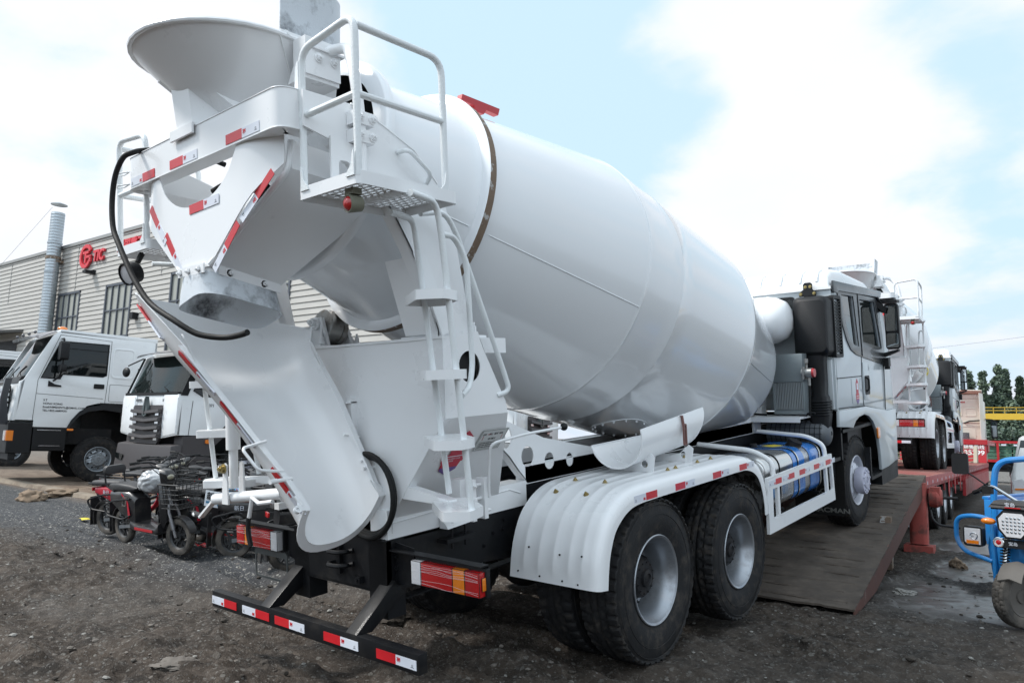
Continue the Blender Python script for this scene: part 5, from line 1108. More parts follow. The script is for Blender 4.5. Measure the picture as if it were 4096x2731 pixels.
# ================================================ lowbed trailer with loading ramps (trailer frame: x right, y forward from the rear edge)
TR = (-.194, 8.07, 0); TY_ = .085
WOOD = mat('muddy_ramp_steel', (.058,.046,.037), .85, var=.35, vs=5, bump=1, bs=26, dirt=((.12,.098,.08), 3.2, .42, .68, .9))
RRU = mat('rusty_red_paint', (.105,.045,.034), .7, var=.3, vs=5, bump=.6, bs=40, dirt=((.40,.37,.35), 3.5, .64, .68, .85))
DRD = mat('dusty_red_deck', (.25,.065,.055), .7, var=.2, vs=2, bump=.5, bs=30, dirt=((.22,.15,.12), 1.2, .4, .7, .8))
def make_trailer():
    T = thing('lowbed_trailer', 'long red lowbed trailer with muddy rear ramps carrying the second mixer truck', 'trailer', TR, (0,0,TY_))
    b = MB().use(DRD); b.box(-1.5,1.5,0,20,1.03,1.07)
    for k in range(28): b.box(-1.48,1.48,.35+.7*k,.37+.7*k,1.07,1.074)
    P = lambda b, n, par=T, **k: b.build(n, None, par, **k)
    P(b, 'deck', smooth=0)
    b = MB().use(RP)
    for sx in (1,-1):
        b.box(*sorted((sx*1.46,sx*1.503)), -.01, 20, .93, 1.064)
        for y0, y1 in ((0,2.9),(4.1,4.6),(5.5,5.9),(6.8,20)):
            pass
        b.box(*sorted((sx*1.40,sx*1.44)), .0, 20, .86, .93); b.box(*sorted((sx*1.42,sx*1.49)), 8.4, 20, .40, .86); b.box(*sorted((sx*.55,sx*.70)), .2, 20, .55, 1.02)
        for k in range(26): b.box(*sorted((sx*1.47,sx*1.50)), 7.0+.5*k, 7.08+.5*k, .80, .93)
    b.box(-1.5,1.5,-.03,.03,.80,1.062)
    for k in range(12): b.box(-1.4,1.4,1+1.6*k,1.1+1.6*k,.70,1.02)
    P(b, 'side_rail', smooth=0, bevel=.004)
    b = MB().use(WT)
    for k in range(22): b.box(1.503,1.505,.25+.75*k,.33+.75*k,.95,1.0)
    P(b, 'reflective_marker', smooth=0)
    for y in (3.2,4.55,5.9):
        for sx in (1,-1):
            for xc in (1.24,.90):
                w_ = put('wheel', RIMR, T, (sx*xc, y, .50), (0,0,0 if (sx > 0) == (xc > 1) else PI)); w_.scale = (.92,.9,.9); put('tyre', TYRE, w_); put('hub', HUBR, w_)
        b = MB().use(HB); b.cyl((-1,y,.5),(1,y,.5),.07); P(b, 'axle')
    for sx in (1,-1):
        b = MB().use(RP)
        for y in (3.85,5.2,6.6): b.plate([(y-.09,.95),(y+.09,.95),(y+.13,.70),(y+.05,.60),(y-.05,.60),(y-.13,.70)], 'x', sx*1.5, sx*1.51)
        P(b, 'wing_bracket', smooth=0)
    b = MB().use(RB)
    for k in range(5): b.tube([(1.47, 9.0+1.1*k+.14*math.cos(a), .62+.20*math.sin(a)) for a in np.linspace(0,2*PI,20)[:-1]], .014, n=6, closed=True)
    P(b, 'tie_chain')
    # number board, lamps on the rear
    b = MB().use(mat('licence_board', (.62,.64,.66), .4, var=.03)); b.plate(rrect(.72,1.25,.10,.62,.04,3), 'y', 2.2, 2.21); b.use(mat('green_mark', (.05,.45,.12), .5)); b.box(1.10,1.24,2.195,2.2,.56,.61); lb = P(b, 'licence_board', smooth=0)
    blu = mat('blue_lettering', (.02,.06,.32), .5)
    text('黑龙', .20, blu, lb, (.80,2.195,.34), (1,0,0), (0,0,1), bold=.006); text('35399', .145, blu, lb, (.735,2.195,.15), (1,0,0), (0,0,1), bold=.003, sx=1.05)
    b = MB().use(RP); b.box(.60,1.36,.9,1.2,.60,.95); b.box(.70,1.30,.86,.9,.60,.72); P(b, 'lamp_panel', smooth=0)
    b = MB().use(YL)
    for k in range(9): b.box(.98+.035*k,1.0+.035*k,.89,.898,.78,.90); b.box(.72+.05*k,.75+.05*k,.85,.86,.62,.70)
    P(b, 'hazard_stripe', smooth=0)
    # supporting jack legs at the rear corners
    for sx in (1,-1):
        b = MB().use(mat('faded_red_jack', (.36,.07,.055), .6, var=.15, bump=.4, dirt=((.12,.06,.05), 6, .5, .65, .8)))
        q = [(sx*1.26,-.62),(sx*1.62,-.62),(sx*1.62,-.36),(sx*1.26,-.36)]
        b.loft([[V(x,y,.12) for x, y in rrect(*sorted((sx*1.33,sx*1.57)),-.60,-.38,.06,3)],[V(x,y,1.0) for x, y in rrect(*sorted((sx*1.33,sx*1.57)),-.60,-.38,.06,3)]]); b.box(*sorted((sx*1.26,sx*1.64)),-.65,-.32,.0,.10)
        b.lathe((sx*1.60,-.46,.80),(sx,0,0),[(0,.001),(0,.14),(.10,.15),(.16,.11),(.17,.001)],n=20); b.box(*sorted((sx*1.62,sx*1.74)),-.58,-.36,.74,.95)
        j = P(b, 'jack_leg', smooth=30, bevel=0)
        b = MB().use(HB); b.cyl((sx*1.72,-.46,.80),(sx*1.95,-.42,.80),.022); b.tube([(sx*1.62,-.62,.62),(sx*1.64,-.66,.50),(sx*1.72,-.66,.42),(sx*1.98,-.60,.40)], .018, n=8, fil=.06); b.build('crank', None, j)
        b = MB().use(RU); b.box(*sorted((sx*1.30,sx*1.42)),-2.9,-2.78,0,.66); b.beam((sx*1.36,-2.6,.62),(sx*1.25,-1.6,.18),.03,.03); P(b, 'ramp_prop', smooth=0)
        # ramp
        x0, x1 = (.10, 1.52) if sx > 0 else (-1.52, -.10)
        L0, z0, L1, z1 = -5.75, .045, -.08, 1.085; dz = (z1-z0)/(L1-L0); al_ = lambda y: z0+dz*(y-L0)
        b = MB().use(WOOD); n = 150; g = []
        for i in range(n+1):
            y = L0+(L1-L0)*i/n; g.append([V(x, y, al_(y)+.009*noise.fractal(Vector((x*3, y*4, sx)), .7, 2, 4)+.007*noise.noise(Vector((x*14, y*14, sx)))) for x in np.linspace(x0, x1, 40)])
        b.sheet(g, -.02)
        for k in range(23):
            y = L0+.12+k*.246; rr_ = random.Random(k+7*sx); a0, a1 = x0+.05+rr_.uniform(0,.15), x1-.07-rr_.uniform(0,.1)
            b.tube([V(x, y+.012*math.sin(x*5+k), al_(y)+.014+.005*math.sin(x*9+k)) for x in np.linspace(a0, a1, 8)], .014, n=6)
        rp = P(b, 'ramp', smooth=40, recalc=True)
        b = MB().use(RRU)
        for xe, xi in ((x1, x1-.014), (x0, x0+.014)):
            prof = [(L0, .0), (L0, al_(L0)+.015), (L1, al_(L1)+.015), (L1, al_(L1)-.24), (L1-1.6, al_(L1-1.6)-.20), (L0+1.1, al_(L0+1.1)-.19)]
            b.plate(prof, 'x', xe, xi)
        for k in range(6): y = L0+.6+.95*k; b.box(x0+.02, x1-.02, y, y+.07, max(.0, al_(y)-.16), max(.01, al_(y)-.05))
        b.build('ramp_beam', None, rp, smooth=0)
    # gooseneck
    b = MB().use(RP); b.hexa([(-1.45,19.9,1.07),(1.45,19.9,1.07),(1.45,20.3,1.07),(-1.45,20.3,1.07),(-1.45,20.0,1.76),(1.45,20.0,1.76),(1.45,20.3,1.76),(-1.45,20.3,1.76)])
    b.box(-1.5,1.5,19.95,27,1.74,1.93); b.box(-1.2,1.2,20.3,27,1.45,1.74); b.hexa([(1.2,20.3,1.1),(1.5,20.3,1.5),(1.5,21.4,1.5),(1.2,21.2,1.2),(1.2,20.3,1.45),(1.5,20.3,1.75),(1.5,21.4,1.75),(1.2,21.2,1.45)]); gn = P(b, 'gooseneck', smooth=0, bevel=.01)
    wm = mat('white_lettering', (.75,.74,.74), .5)
    text('重型半挂车 销售热线', .17, wm, gn, (1.40,19.955,1.59), (1,0,0), (0,.14,1), bold=.003, align='RIGHT'); text('13935399', .24, wm, gn, (1.40,19.935,1.36), (1,0,0), (0,.14,1), bold=.006, align='RIGHT', sx=1.12)
    return T
trailer = make_trailer()
# car-hauling stands stacked at the front of the deck
def stand(x, y, lab, parts=5):
    T = thing('stepped_stand', lab, 'stand', (0,0,0), (0,0,0), 'stacked yellowish stands on the trailer deck'); m = mat('sandy_steel', (.36,.32,.25), .8, var=.15, bump=.4, bs=30)
    b = MB().use(m)
    for k in range(parts):
        z = .04+.12*k; w_ = .52-.03*k; b.sheet([[V(xx, yy, z-.05*(1-(xx/w_)**2)) for yy in (-.2,.15)] for xx in np.linspace(-w_, w_, 9)], .03)
    b.build('curved_slat', None, T, smooth=30)
    for sx in (1,-1):
        b = MB().use(m); b.plate([(-.42,0),(.30,0),(.22,.60),(.0,.60)], 'x', sx*.50, sx*.62); b.build('side_plate', None, T, smooth=0, bevel=.02)
    c, s_ = math.cos(TY_), math.sin(TY_); T.location = (TR[0]+x*c-y*s_, TR[1]+x*s_+y*c, 1.075); T.rotation_euler = (0,0,TY_); return T
s1 = stand(.62, 18.6, 'sand coloured stepped stand on the red deck just below the large white numbers')
s2 = dup(s1, (0,0,0), (0,0,TY_), 'sand coloured stepped stand seen low under the tail of the second mixer truck'); c_, s__ = math.cos(TY_), math.sin(TY_); s2.location = (TR[0]-1.0*c_-13.5*s__, TR[1]-1.0*s__+13.5*c_, 1.075)
def tp(x, y, z=0): return (TR[0]+x*c_-y*s__, TR[1]+x*s__+y*c_, z)
mixer2 = dup(mixer, tp(0, 5.0, 1.075), (0,0,TY_), 'smaller distant white mixer truck standing level on the red trailer deck', skip=('rubber_hose','hose_hook','lettering','coiled_hose'))
# the second truck's chute is swung toward its right side: leave as built, add the yellow rag tied on its ladder
b = MB().use(YL); b.sheet([[V(1.26+.03*math.sin(i), -1.85+.05*j+.03*math.sin(i*2), 1.85+.05*i+.02*math.cos(j*2)) for j in range(4)] for i in range(7)], .004)
rag = b.build('yellow_rag', None, None, smooth=40); rag.location = tp(0, 5.0, 1.075); rag.rotation_euler = (0,0,TY_); tag(rag, 'yellow rag tied to the ladder of the distant mixer truck', 'rag')
# ================================================ pearl-white tractor unit pulling the trailer
PW = mat('pearl_white_paint', (.66,.62,.54), .35, metal=.1, coat=.4, var=.04, bump=.03, bs=8)
def make_tractor():
    T = thing('tractor_unit', 'pearl white tractor unit coupled to the red trailer, cab seen from behind', 'truck', tp(0, 23.6), (0,0,TY_))
    b = MB().use(PW)
    out = rrect(-1.24,1.24,1.0,3.70,.10,4); b.plate(out, 'y', 0, .05, [rrect(-.9,-.2,1.9,2.6,.08,4)]); b.plate(out, 'y', .05, 2.1)
    for x0, x1, z0, z1 in ((.0,.5,2.95,3.40),(.6,1.0,2.95,3.30),(-1.0,-.2,2.95,3.4),(.40,.95,2.0,2.55),(.0,.30,2.0,2.5)):
        b.plate(rrect(x0,x1,z0,z1,.04,3), 'y', -.02, 0, [rrect(x0+.03,x1-.03,z0+.03,z1-.03,.03,3)])
    b.box(-1.22,1.22,-.03,0,2.68,2.72)
    cb = b.build('cab', None, T, bevel=.01)
    b = MB().use(GD); b.plate(rrect(-.7,.05,1.95,2.55,.08,4), 'y', -.012, -.004); b.build('rear_window', None, cab_ if False else cb, smooth=0)
    b = MB().use(RL); b.box(.35,.62,-.02,-.012,3.52,3.57); b.build('reflector', None, cb, smooth=0)
    b = MB().use(PW)
    for sx in (1,-1): b.sheet([[V(sx*(1.16+.10*t), -.5*(1-0)+.5*t-.05*u, 1.3+2.6*u) for t in (0,.5,1)] for u in np.linspace(0,1,6)], .02)
    b.sheet([[V(x, -.45+.8*t, 3.98+.05*math.cos(x)*1-.25*t) for t in (0,.5,1)] for x in np.linspace(-1.25,1.25,9)], .03); b.box(-1.2,1.2,-.05,1.5,3.7,3.86)
    b.build('wind_deflector', None, cb, smooth=40)
    b = MB().use(CH); b.cyl((-.9,-.30,1.98),(.15,-.30,1.98),.34,n=30); b.ball((.15,-.30,1.98),.34,(.35,1,1)); b.box(.35,.75,-.5,-.1,1.62,2.25); b.use(BP); b.plate(rrect(.45,.65,1.72,1.95,.03,3),'y',-.51,-.5); b.build('gas_tank', None, T)
    b = MB().use(YL); b.box(-.25,-.05,-.645,-.64,1.68,1.74); b.build('tank_label', None, T, smooth=0)
    b = MB().use(BP)
    for sx in (1,-1):
        b.loft([[V(sx*x, yy, z) for x, z in rrect(1.42,1.66,2.05,2.85,.07,5)] for yy in (1.9,2.0)]); b.tube([(sx*1.2,1.9,2.9),(sx*1.5,1.95,2.88),(sx*1.54,1.95,2.8)], .03, fil=.08)
    mi = b.build('mirror', None, cb); b = MB().use(GM)
    for sx in (1,-1): b.plate([(sx*x, z) for x, z in rrect(1.45,1.63,2.10,2.80,.05,4)], 'y', 1.888, 1.895)
    b.build('mirror_glass', None, mi, smooth=0)
    b = MB().use(BP); b.tube([(.55,-.05,2.66),(.75,-.12,2.74),(1.0,-.14,2.76),(1.16,-.1,2.78)], .03, n=8); b.box(-1.2,1.2,0,2.2,.4,1.0); b.box(-.45,.45,-5,0,.8,1.1); b.build('chassis', None, T, smooth=30)
    for sx in (1,-1):
        for y in (1.2,-2.6,-4.0):
            w_ = put('wheel', RIMF if y > 0 else RIMR, T, (sx*1.1, y, .54), (0,0,0 if sx > 0 else PI)); put('tyre', TYRE, w_)
    return T
tractor = make_tractor()
# ================================================ trucks parked in front of the building
CW = mat('cab_white_paint', (.76,.78,.79), .3, coat=.5, var=.02, bump=.02, bs=6)
DG = mat('dark_grey_plastic', (.055,.05,.052), .5, var=.1, bump=.15, bs=120)
def make_truck_a():
    """all-wheel-drive tractor unit with bull bar; local: x right, y forward, front axle at y 0"""
    T = thing('white_truck', 'white cab truck with black bull bar and lettering on its door', 'truck')
    X = 1.24
    b = MB().use(CW)
    side = [(-1.15,2.0),(-1.15,3.70),(1.15,3.76),(1.30,3.62),(1.78,2.56),(1.86,2.40),(1.90,1.52),(1.52,1.52),(1.52,1.36),(.78,1.36),(.40,1.92),(.15,2.0)]
    win = [(1.47,2.56),(1.40,2.72),(1.12,3.50),(.02,3.52),(.02,2.72),(.10,2.68),(1.0,2.68),(1.05,2.56)]
    for sx in (1,-1): b.plate(side, 'x', sx*X, sx*(X-.05), [win])
    b.box(-X,X,-1.15,1.15,3.70,3.80); b.plate(rrect(-X,X,1.9,3.75,.05,3), 'y', -1.15,-1.10)
    b.hexa([(-X,1.78,2.50),(X,1.78,2.50),(X,1.88,2.44),(-X,1.88,2.44),(-X,1.90,1.50),(X,1.90,1.50),(X,1.96,1.50),(-X,1.96,1.50)])
    cab = b.build('cab', None, T, bevel=.03, smooth=40)
    b = MB().use(CW)
    for sx in (-1,1):
        for q in (rrect(-.62,-.08,2.66,3.46,.10,5),): b.plate(q, 'x', sx*X, sx*(X+.012), [rrect(-.58,-.12,2.70,3.42,.08,5)])
    b.build('panel_rib', None, cab, bevel=.004)
    b = MB().use(BP)
    for sx in (-1,1):
        x = sx*(X+.002)
        for q in ([(1.14,3.66),(1.52,2.5),(1.55,1.4)],[(-.03,3.62),(-.03,2.75),(.0,2.0)],[(1.53,2.17),(.05,2.12)],[(1.14,3.66),(-.03,3.62)]): b.tube([(x,y,z) for y, z in q], .005, n=5)
        b.tube([(x,y,z) for y, z in rrect(-.60,-.08,2.06,2.50,.03,3)], .004, n=5, closed=True)
    b.build('panel_gap', None, cab)
    for sx in (-1,1):
        b = MB().use(GD); b.plate(win, 'x', sx*(X-.02), sx*(X-.026)); b.build('window', None, cab, smooth=0)
        b = MB().use(BP); b.tube([(sx*(X+.0),y,z) for y, z in win], .014, n=6, closed=True); b.box(*sorted((sx*(X-.01),sx*(X+.008))),.0,1.14,3.33,3.345); b.build('window_seal', None, cab)
        b = MB().use(BP); b.plate(rrect(.05,.29,2.37,2.49,.02,3), 'x', sx*X, sx*(X+.018)); b.plate([(1.30,2.36),(1.30,2.50),(1.16,2.42),(1.02,2.40),(1.02,2.36)], 'x', sx*X, sx*(X+.03)); b.build('door_handle', None, cab)
        b = MB().use(BP)
        b.loft([[V(sx*(1.50+(x-1.50)*k), yy, z) for x, z in rrect(1.38,1.66,3.02,3.46,.05,4)] for yy, k in ((1.02,1),(1.08,1.03),(1.20,.85))]); b.loft([[V(sx*x, yy, z) for x, z in rrect(1.38,1.66,2.72,2.90,.05,4)] for yy in (1.04,1.16)])
        b.tube([(sx*1.25,1.10,3.56),(sx*1.5,1.12,3.55),(sx*1.52,1.1,3.3),(sx*1.52,1.1,2.8),(sx*1.45,1.12,2.6),(sx*1.26,1.2,2.5)], .022, n=8, fil=.06); mi = b.build('mirror', None, cab)
        # arch liner, steps
        b = MB().use(BP)
        path = [(.80,1.36),(.72,1.55),(.55,1.78),(.36,1.90),(.0,1.96),(-.45,1.90),(-.80,1.72),(-.98,1.45)]
        b.loft([[V(sx*1.26,y,z), V(sx*1.27,y,z+.0)+V(0,.0,-.12), V(sx*.7,y,z-.12), V(sx*.7,y,z)] for y, z in path]); b.box(*sorted((sx*1.1,sx*1.24)),-1.14,.1,1.9,2.02); b.box(*sorted((sx*.9,sx*1.24)),.80,1.50,.80,1.36); b.box(*sorted((sx*.95,sx*1.25)),.85,1.48,.86,.92)
        b.build('wheel_arch', None, cab, smooth=30)
        b = MB().use(CH); b.box(*sorted((sx*1.24,sx*1.255)),.92,1.42,1.28,1.30); b.box(*sorted((sx*1.24,sx*1.262)),.92,1.36,.90,.92); b.build('step_edge', None, cab, smooth=0)
        b = MB().use(AM); b.plate(rrect(.66,.80,1.29,1.34,.01,2), 'x', sx*1.26, sx*1.29); b.build('side_marker', None, cab)
    b = MB().use(GL); b.loft([[V(x, 1.80-.10*(abs(x)/1.15)**3, 2.58) for x in np.linspace(-1.16,1.16,13)]+[V(x, 1.78-.10*(abs(x)/1.15)**3, 2.58) for x in np.linspace(1.16,-1.16,13)], [V(x, 1.28-.08*(abs(x)/1.1)**3, 3.62) for x in np.linspace(-1.10,1.10,13)]+[V(x, 1.26-.08*(abs(x)/1.1)**3, 3.62) for x in np.linspace(1.10,-1.10,13)]]); b.build('windscreen', None, cab, smooth=40)
    b = MB().use(mat('smoked_visor', (.10,.10,.11), .3)); b.sheet([[V(x, 1.22+.55*t-.18*(abs(x)/1.2)**4*t, 3.78-.16*t-.05*(abs(x)/1.2)**4-.05*t*t) for t in (0,.33,.66,1)] for x in np.linspace(-1.22,1.22,15)], .015)
    for x in (-.9,-.3,.3,.9): b.ball((x,1.62,3.70),.04)
    b.build('sun_visor', None, cab, smooth=50)
    b = MB().use(AM); b.ball((-.95,1.05,3.84),.09,(1.3,1.3,.7)); b.build('beacon', None, cab)
    b = MB().use(BP); b.hexa([(-1.1,1.80,2.50),(1.1,1.80,2.50),(1.1,1.90,2.40),(-1.1,1.90,2.40),(-1.1,1.76,2.60),(1.1,1.76,2.60),(1.1,1.84,2.56),(-1.1,1.84,2.56)])
    for x in (-.7,.0,.7): b.tube([(x,1.84,2.58),(x+.3,1.74,2.70),(x+.1,1.66,2.86)], .012, n=6)
    b.build('wiper', None, cab)
    b = MB().use(CW); b.box(-.55,.55,1.93,1.99,1.66,2.36)
    for k in range(5): b.box(-.72,.72,1.97,2.02,1.70+.13*k,1.77+.13*k)
    b.use(BP); b.box(-.70,.70,1.94,1.985,1.66,2.34); b.build('grille', None, cab, smooth=0)
    b = MB().use(mat('bull_bar_black', (.02,.022,.028), .35, coat=.3))
    for z in (2.05,2.40): b.tube([(-.95,2.12,z),(.95,2.12,z)], .035)
    for sx in (1,-1): b.plate([(1.98,1.40),(2.16,1.40),(2.20,2.0),(2.14,2.5),(2.0,2.52),(2.06,2.0)], 'x', sx*.95, sx*1.03)
    b.build('bull_bar', None, T, smooth=30)
    b = MB().use(BP); b.box(-1.24,1.24,1.52,2.02,.72,1.46); b.box(-1.2,1.2,1.8,1.95,.56,.72); bu = b.build('bumper', None, T, bevel=.02, smooth=0)
    for sx in (1,-1):
        b = MB().use(CL); q = rrect(*sorted((sx*.98,sx*1.16)), 1.02, 1.26, .03, 3); b.plate(q, 'y', 2.02, 2.05); b.use(AM); b.box(*sorted((sx*1.17,sx*1.245)),1.9,2.04,1.02,1.26); b.build('headlamp', None, bu, smooth=0)
    b = MB().use(BK)
    for sx in (1,-1): b.box(*sorted((sx*.38,sx*.46)),-6.5,1.6,.75,1.02)
    b.box(-.9,.9,-.06,.06,.5,.62); b.box(-1.2,-.6,-2.6,-1.3,.6,1.2); b.box(.6,1.2,-2.6,-1.3,.6,1.2); b.box(-1.0,1.0,-.3,1.2,.95,1.35); b.box(-1.0,1.0,-1.1,-.9,1.2,1.9); b.box(-.5,.5,-1.0,.3,1.0,1.9); b.build('chassis', None, T, smooth=0)
    b = MB().use(ST); b.tube([(-.95,-.55,1.86),(-1.0,-.55,1.6),(-1.0,-.60,1.4),(-1.0,-.95,1.2)], .07, n=12, fil=.15); b.build('exhaust_pipe', None, T)
    for sx in (1,-1):
        wheel(T, sx*1.03, 0, .555, sx, 'f', rims=(RIMFG, HUBFG))
        for y in (-3.6,-5.0): wheel(T, sx*1.0, y, .555, sx, 'r')
    nx = V(-1,0,0)
    for i, s in enumerate(('S.T','HONG KONG','Email:NIMSAINTL@GMAIL.COM','TEL:+852-66809301')):
        text(s, .066, BP, cab, (-(X+.002), 1.36, 2.0-.085*i), (0,-1,0), (0,0,1), ext=.001, bold=.0015)
    return T
RIMFG = rim_front(mat('grey_rim', (.30,.33,.36), .4, metal=.5, var=.08, bump=.1)); HUBFG = hub_front(mat('grey_rim', (.30,.33,.36), .4, metal=.5), r=.155, x0=.12, x1=.165)
ta = make_truck_a()
for o_ in kids(ta):
    if not o_.name.startswith('wheel') or o_.name.startswith('wheel_arch'): o_.scale = (1,.97,.96)
ta.name = 'white_truck'; ta.location = (-16.95, 2.9, .05); ta.rotation_euler = (0,0,R(-185)); ta['label'] = 'white cab truck with black bull bar and contact lettering on its door'
t0 = dup(ta, (-24.3, 3.2, .0), (0,0,R(-188)), 'white truck with a red roof deflector, cut by the left edge of the picture', skip=('lettering','beacon'))
b = MB().use(RP); b.loft([[V(x, y, z) for x, z in ((-1.2,3.25),(1.2,3.25),(1.1,zt),(-1.1,zt))] for y, zt in ((1.0,3.27),(.7,3.5),(-.9,3.62))]); rd = b.build('roof_deflector', None, t0, smooth=30)
for o_ in (ta, t0): o_['group'] = 'trucks parked before the factory'
def make_truck_b():
    """truck with dark grey slatted grille"""
    T = thing('white_truck', 'white cab truck with dark grey slatted grille and peaked emblem behind the scooters', 'truck', group='trucks parked before the factory')
    X = 1.24; b = MB().use(CW)
    side = [(-1.2,1.25),(-1.2,3.0),(1.05,3.06),(1.20,2.98),(1.52,2.12),(1.58,1.30),(.85,1.30),(.55,1.30),(.45,1.55),(.2,1.70),(-.2,1.72),(-.55,1.55),(-.7,1.25)]
    win = [(1.30,2.20),(1.05,2.85),(.2,2.85),(.2,2.15),(1.1,2.10)]
    for sx in (1,-1): b.plate(side, 'x', sx*X, sx*(X-.05), [win])
    b.box(-X,X,-1.2,1.05,3.0,3.12); b.plate(rrect(-X,X,1.2,3.05,.05,3),'y',-1.2,-1.15)
    b.plate([(-X,1.30),(-.62,1.22),(-.62,2.12),(-X,2.12)],'y',1.52,1.60); b.plate([(X,1.30),(.62,1.22),(.62,2.12),(X,2.12)],'y',1.52,1.60); b.box(-.63,.63,1.52,1.58,1.80,2.14)
    cab = b.build('cab', None, T, bevel=.03, smooth=40)
    for sx in (-1,1):
        b = MB().use(CW); b.plate([(sx*.66,2.08),(sx*1.23,2.06),(sx*1.23,1.33),(sx*.70,1.26),(sx*.64,1.5)], 'y', 1.598, 1.615); b.build('front_panel', None, cab, bevel=.012)
        b = MB().use(GD); b.plate(win, 'x', sx*(X-.02), sx*(X-.026)); b.build('window', None, cab, smooth=0)
        b = MB().use(BP); b.tube([(sx*(X+.0),y,z) for y, z in win], .016, n=6, closed=True); b.plate([(1.57,2.1),(1.24,2.98),(1.1,2.98),(1.42,2.1)], 'x', sx*X, sx*(X+.01)); b.build('window_seal', None, cab)
        b = MB().use(BP)
        for q in ([(1.30,2.0),(1.34,1.3)],[(.1,2.95),(.1,1.7)]): b.tube([(sx*(X+.002),y,z) for y, z in q], .006, n=5)
        b.build('panel_gap', None, cab)
        b = MB().use(BP); b.ball((sx*1.60,1.45,2.66),.14,(1,.45,.8) if sx > 0 else (1,.45,.8)); b.tube([(sx*1.15,1.30,2.96),(sx*1.5,1.46,2.8)],.016); b.box(*sorted((sx*1.28,sx*1.48)),1.15,1.25,2.25,2.75); mi = b.build('mirror', None, cab)
        b = MB().use(DG); b.loft([[V(sx*1.26,y,z), V(sx*1.26,y,z-.22), V(sx*.75,y,z-.22), V(sx*.75,y,z)] for y, z in ((.82,.95),(.78,1.30),(.55,1.52),(.2,1.66),(-.2,1.68),(-.55,1.52),(-.74,1.30),(-.78,.95))]); b.box(*sorted((sx*.9,sx*1.26)),.82,1.45,.45,1.28); b.box(*sorted((sx*.95,sx*1.28)),.80,1.40,.80,.84); b.build('wheel_arch', None, cab, smooth=30)
        b = MB().use(AM); b.plate(rrect(.82,.98,1.14,1.22,.02,3), 'x', sx*1.26, sx*1.285); b.build('side_marker', None, cab)
    b = MB().use(GL); b.loft([[V(x, 1.56-.06*(abs(x)/1.15)**3, 2.16) for x in np.linspace(-1.17,1.17,11)]+[V(x, 1.54-.06*(abs(x)/1.15)**3, 2.16) for x in np.linspace(1.17,-1.17,11)], [V(x, 1.22-.06*(abs(x)/1.1)**3, 2.98) for x in np.linspace(-1.08,1.08,11)]+[V(x, 1.20-.06*(abs(x)/1.1)**3, 2.98) for x in np.linspace(1.08,-1.08,11)]]); b.build('windscreen', None, cab, smooth=40)
    b = MB().use(BP); b.box(-1.18,1.18,1.50,1.60,2.11,2.17)
    for x in (-.7,.0,.7): b.tube([(x,1.58,2.18),(x+.3,1.50,2.28),(x+.12,1.44,2.40)], .012, n=6)
    b.box(-1.1,1.1,.9,1.5,1.9,2.14)
    for sx in (1,-1): b.box(sx*.55-.25,sx*.55+.25,.0,.15,1.9,2.75)
    b.build('wiper', None, cab)
    b = MB().use(mat('smoked_visor', (.10,.10,.11), .3)); b.sheet([[V(x, 1.12+.42*t-.12*(abs(x)/1.2)**4*t, 3.13-.13*t-.04*(abs(x)/1.2)**4) for t in (0,.5,1)] for x in np.linspace(-1.18,1.18,13)], .015); b.build('sun_visor', None, cab, smooth=50)
    b = MB().use(DG); b.plate([(-.66,1.86),(-.60,1.90),(.60,1.90),(.66,1.86),(.62,1.22),(.50,1.10),(-.50,1.10),(-.62,1.22)], 'y', 1.58, 1.63)
    for k in range(4):
        z = 1.78-.17*k; b.loft([[V(x, y, z+.035*abs(x)/.62-d*1.2) for d, y in ((0,1.63),(.0,1.70),(.05,1.71),(.075,1.63))] for x in (-.62,-.45,0,.45,.62)])
    gr = b.build('grille', None, cab, smooth=20)
    b = MB().use(CH)
    for k in range(4):
        for sx in (1,-1): z = 1.72-.17*k; b.box(*sorted((sx*.42,sx*.56)),1.635,1.66,z-.035,z+.02)
    b.build('grille_trim', None, gr, smooth=0)
    b = MB().use(mat('emblem_grey', (.10,.12,.12), .3, metal=.5)); b.plate([(0,2.08),(-.05,1.95),(-.12,1.80),(-.10,1.70),(0,1.66),(.10,1.70),(.12,1.80),(.05,1.95)], 'y', 1.62, 1.70); b.plate([(0,2.04),(-.02,1.92),(0,1.70),(.02,1.92)], 'y', 1.70, 1.715); b.build('emblem', None, gr, smooth=0)
    text('HOWO', .085, mat('lettering_grey', (.16,.17,.18), .3, metal=.6), cab, (-.58,1.605,1.975), (-1,0,0), (0,0,1), ext=.004, bold=.003, sx=1.2, align='LEFT')
    text('SITRAK'[:0] or 'HOHAN', .07, MATS['lettering_grey'], cab, (.62,1.605,1.985), (-1,0,0), (0,0,1), ext=.004, bold=.002, align='LEFT')
    text('371', .08, MATS['lettering_grey'], cab, (-(X+.002),.95,1.90), (0,-1,0), (0,0,1), ext=.003, bold=.002)
    b = MB().use(DG); b.hexa([(-1.25,1.42,.45),(1.25,1.42,.45),(1.25,1.70,.45),(-1.25,1.70,.45),(-1.25,1.42,1.12),(1.25,1.42,1.12),(1.2,1.66,1.08),(-1.2,1.66,1.08)]); bu = b.build('bumper', None, T, bevel=.03)
    for sx in (1,-1): b = MB().use(GD); b.plate([(sx*.80,.84),(sx*1.16,.88),(sx*1.14,.76),(sx*.86,.72)], 'y', 1.69, 1.705); b.build('headlamp', None, bu, smooth=0)
    b = MB().use(BK)
    for sx in (1,-1): b.box(*sorted((sx*.38,sx*.46)),-6,1.4,.70,.98); b.box(*sorted((sx*.6,sx*1.2)),-2.4,-1.3,.5,1.05)
    b.box(-.6,.6,-1.1,1.0,.9,1.3); b.build('chassis', None, T, smooth=0)
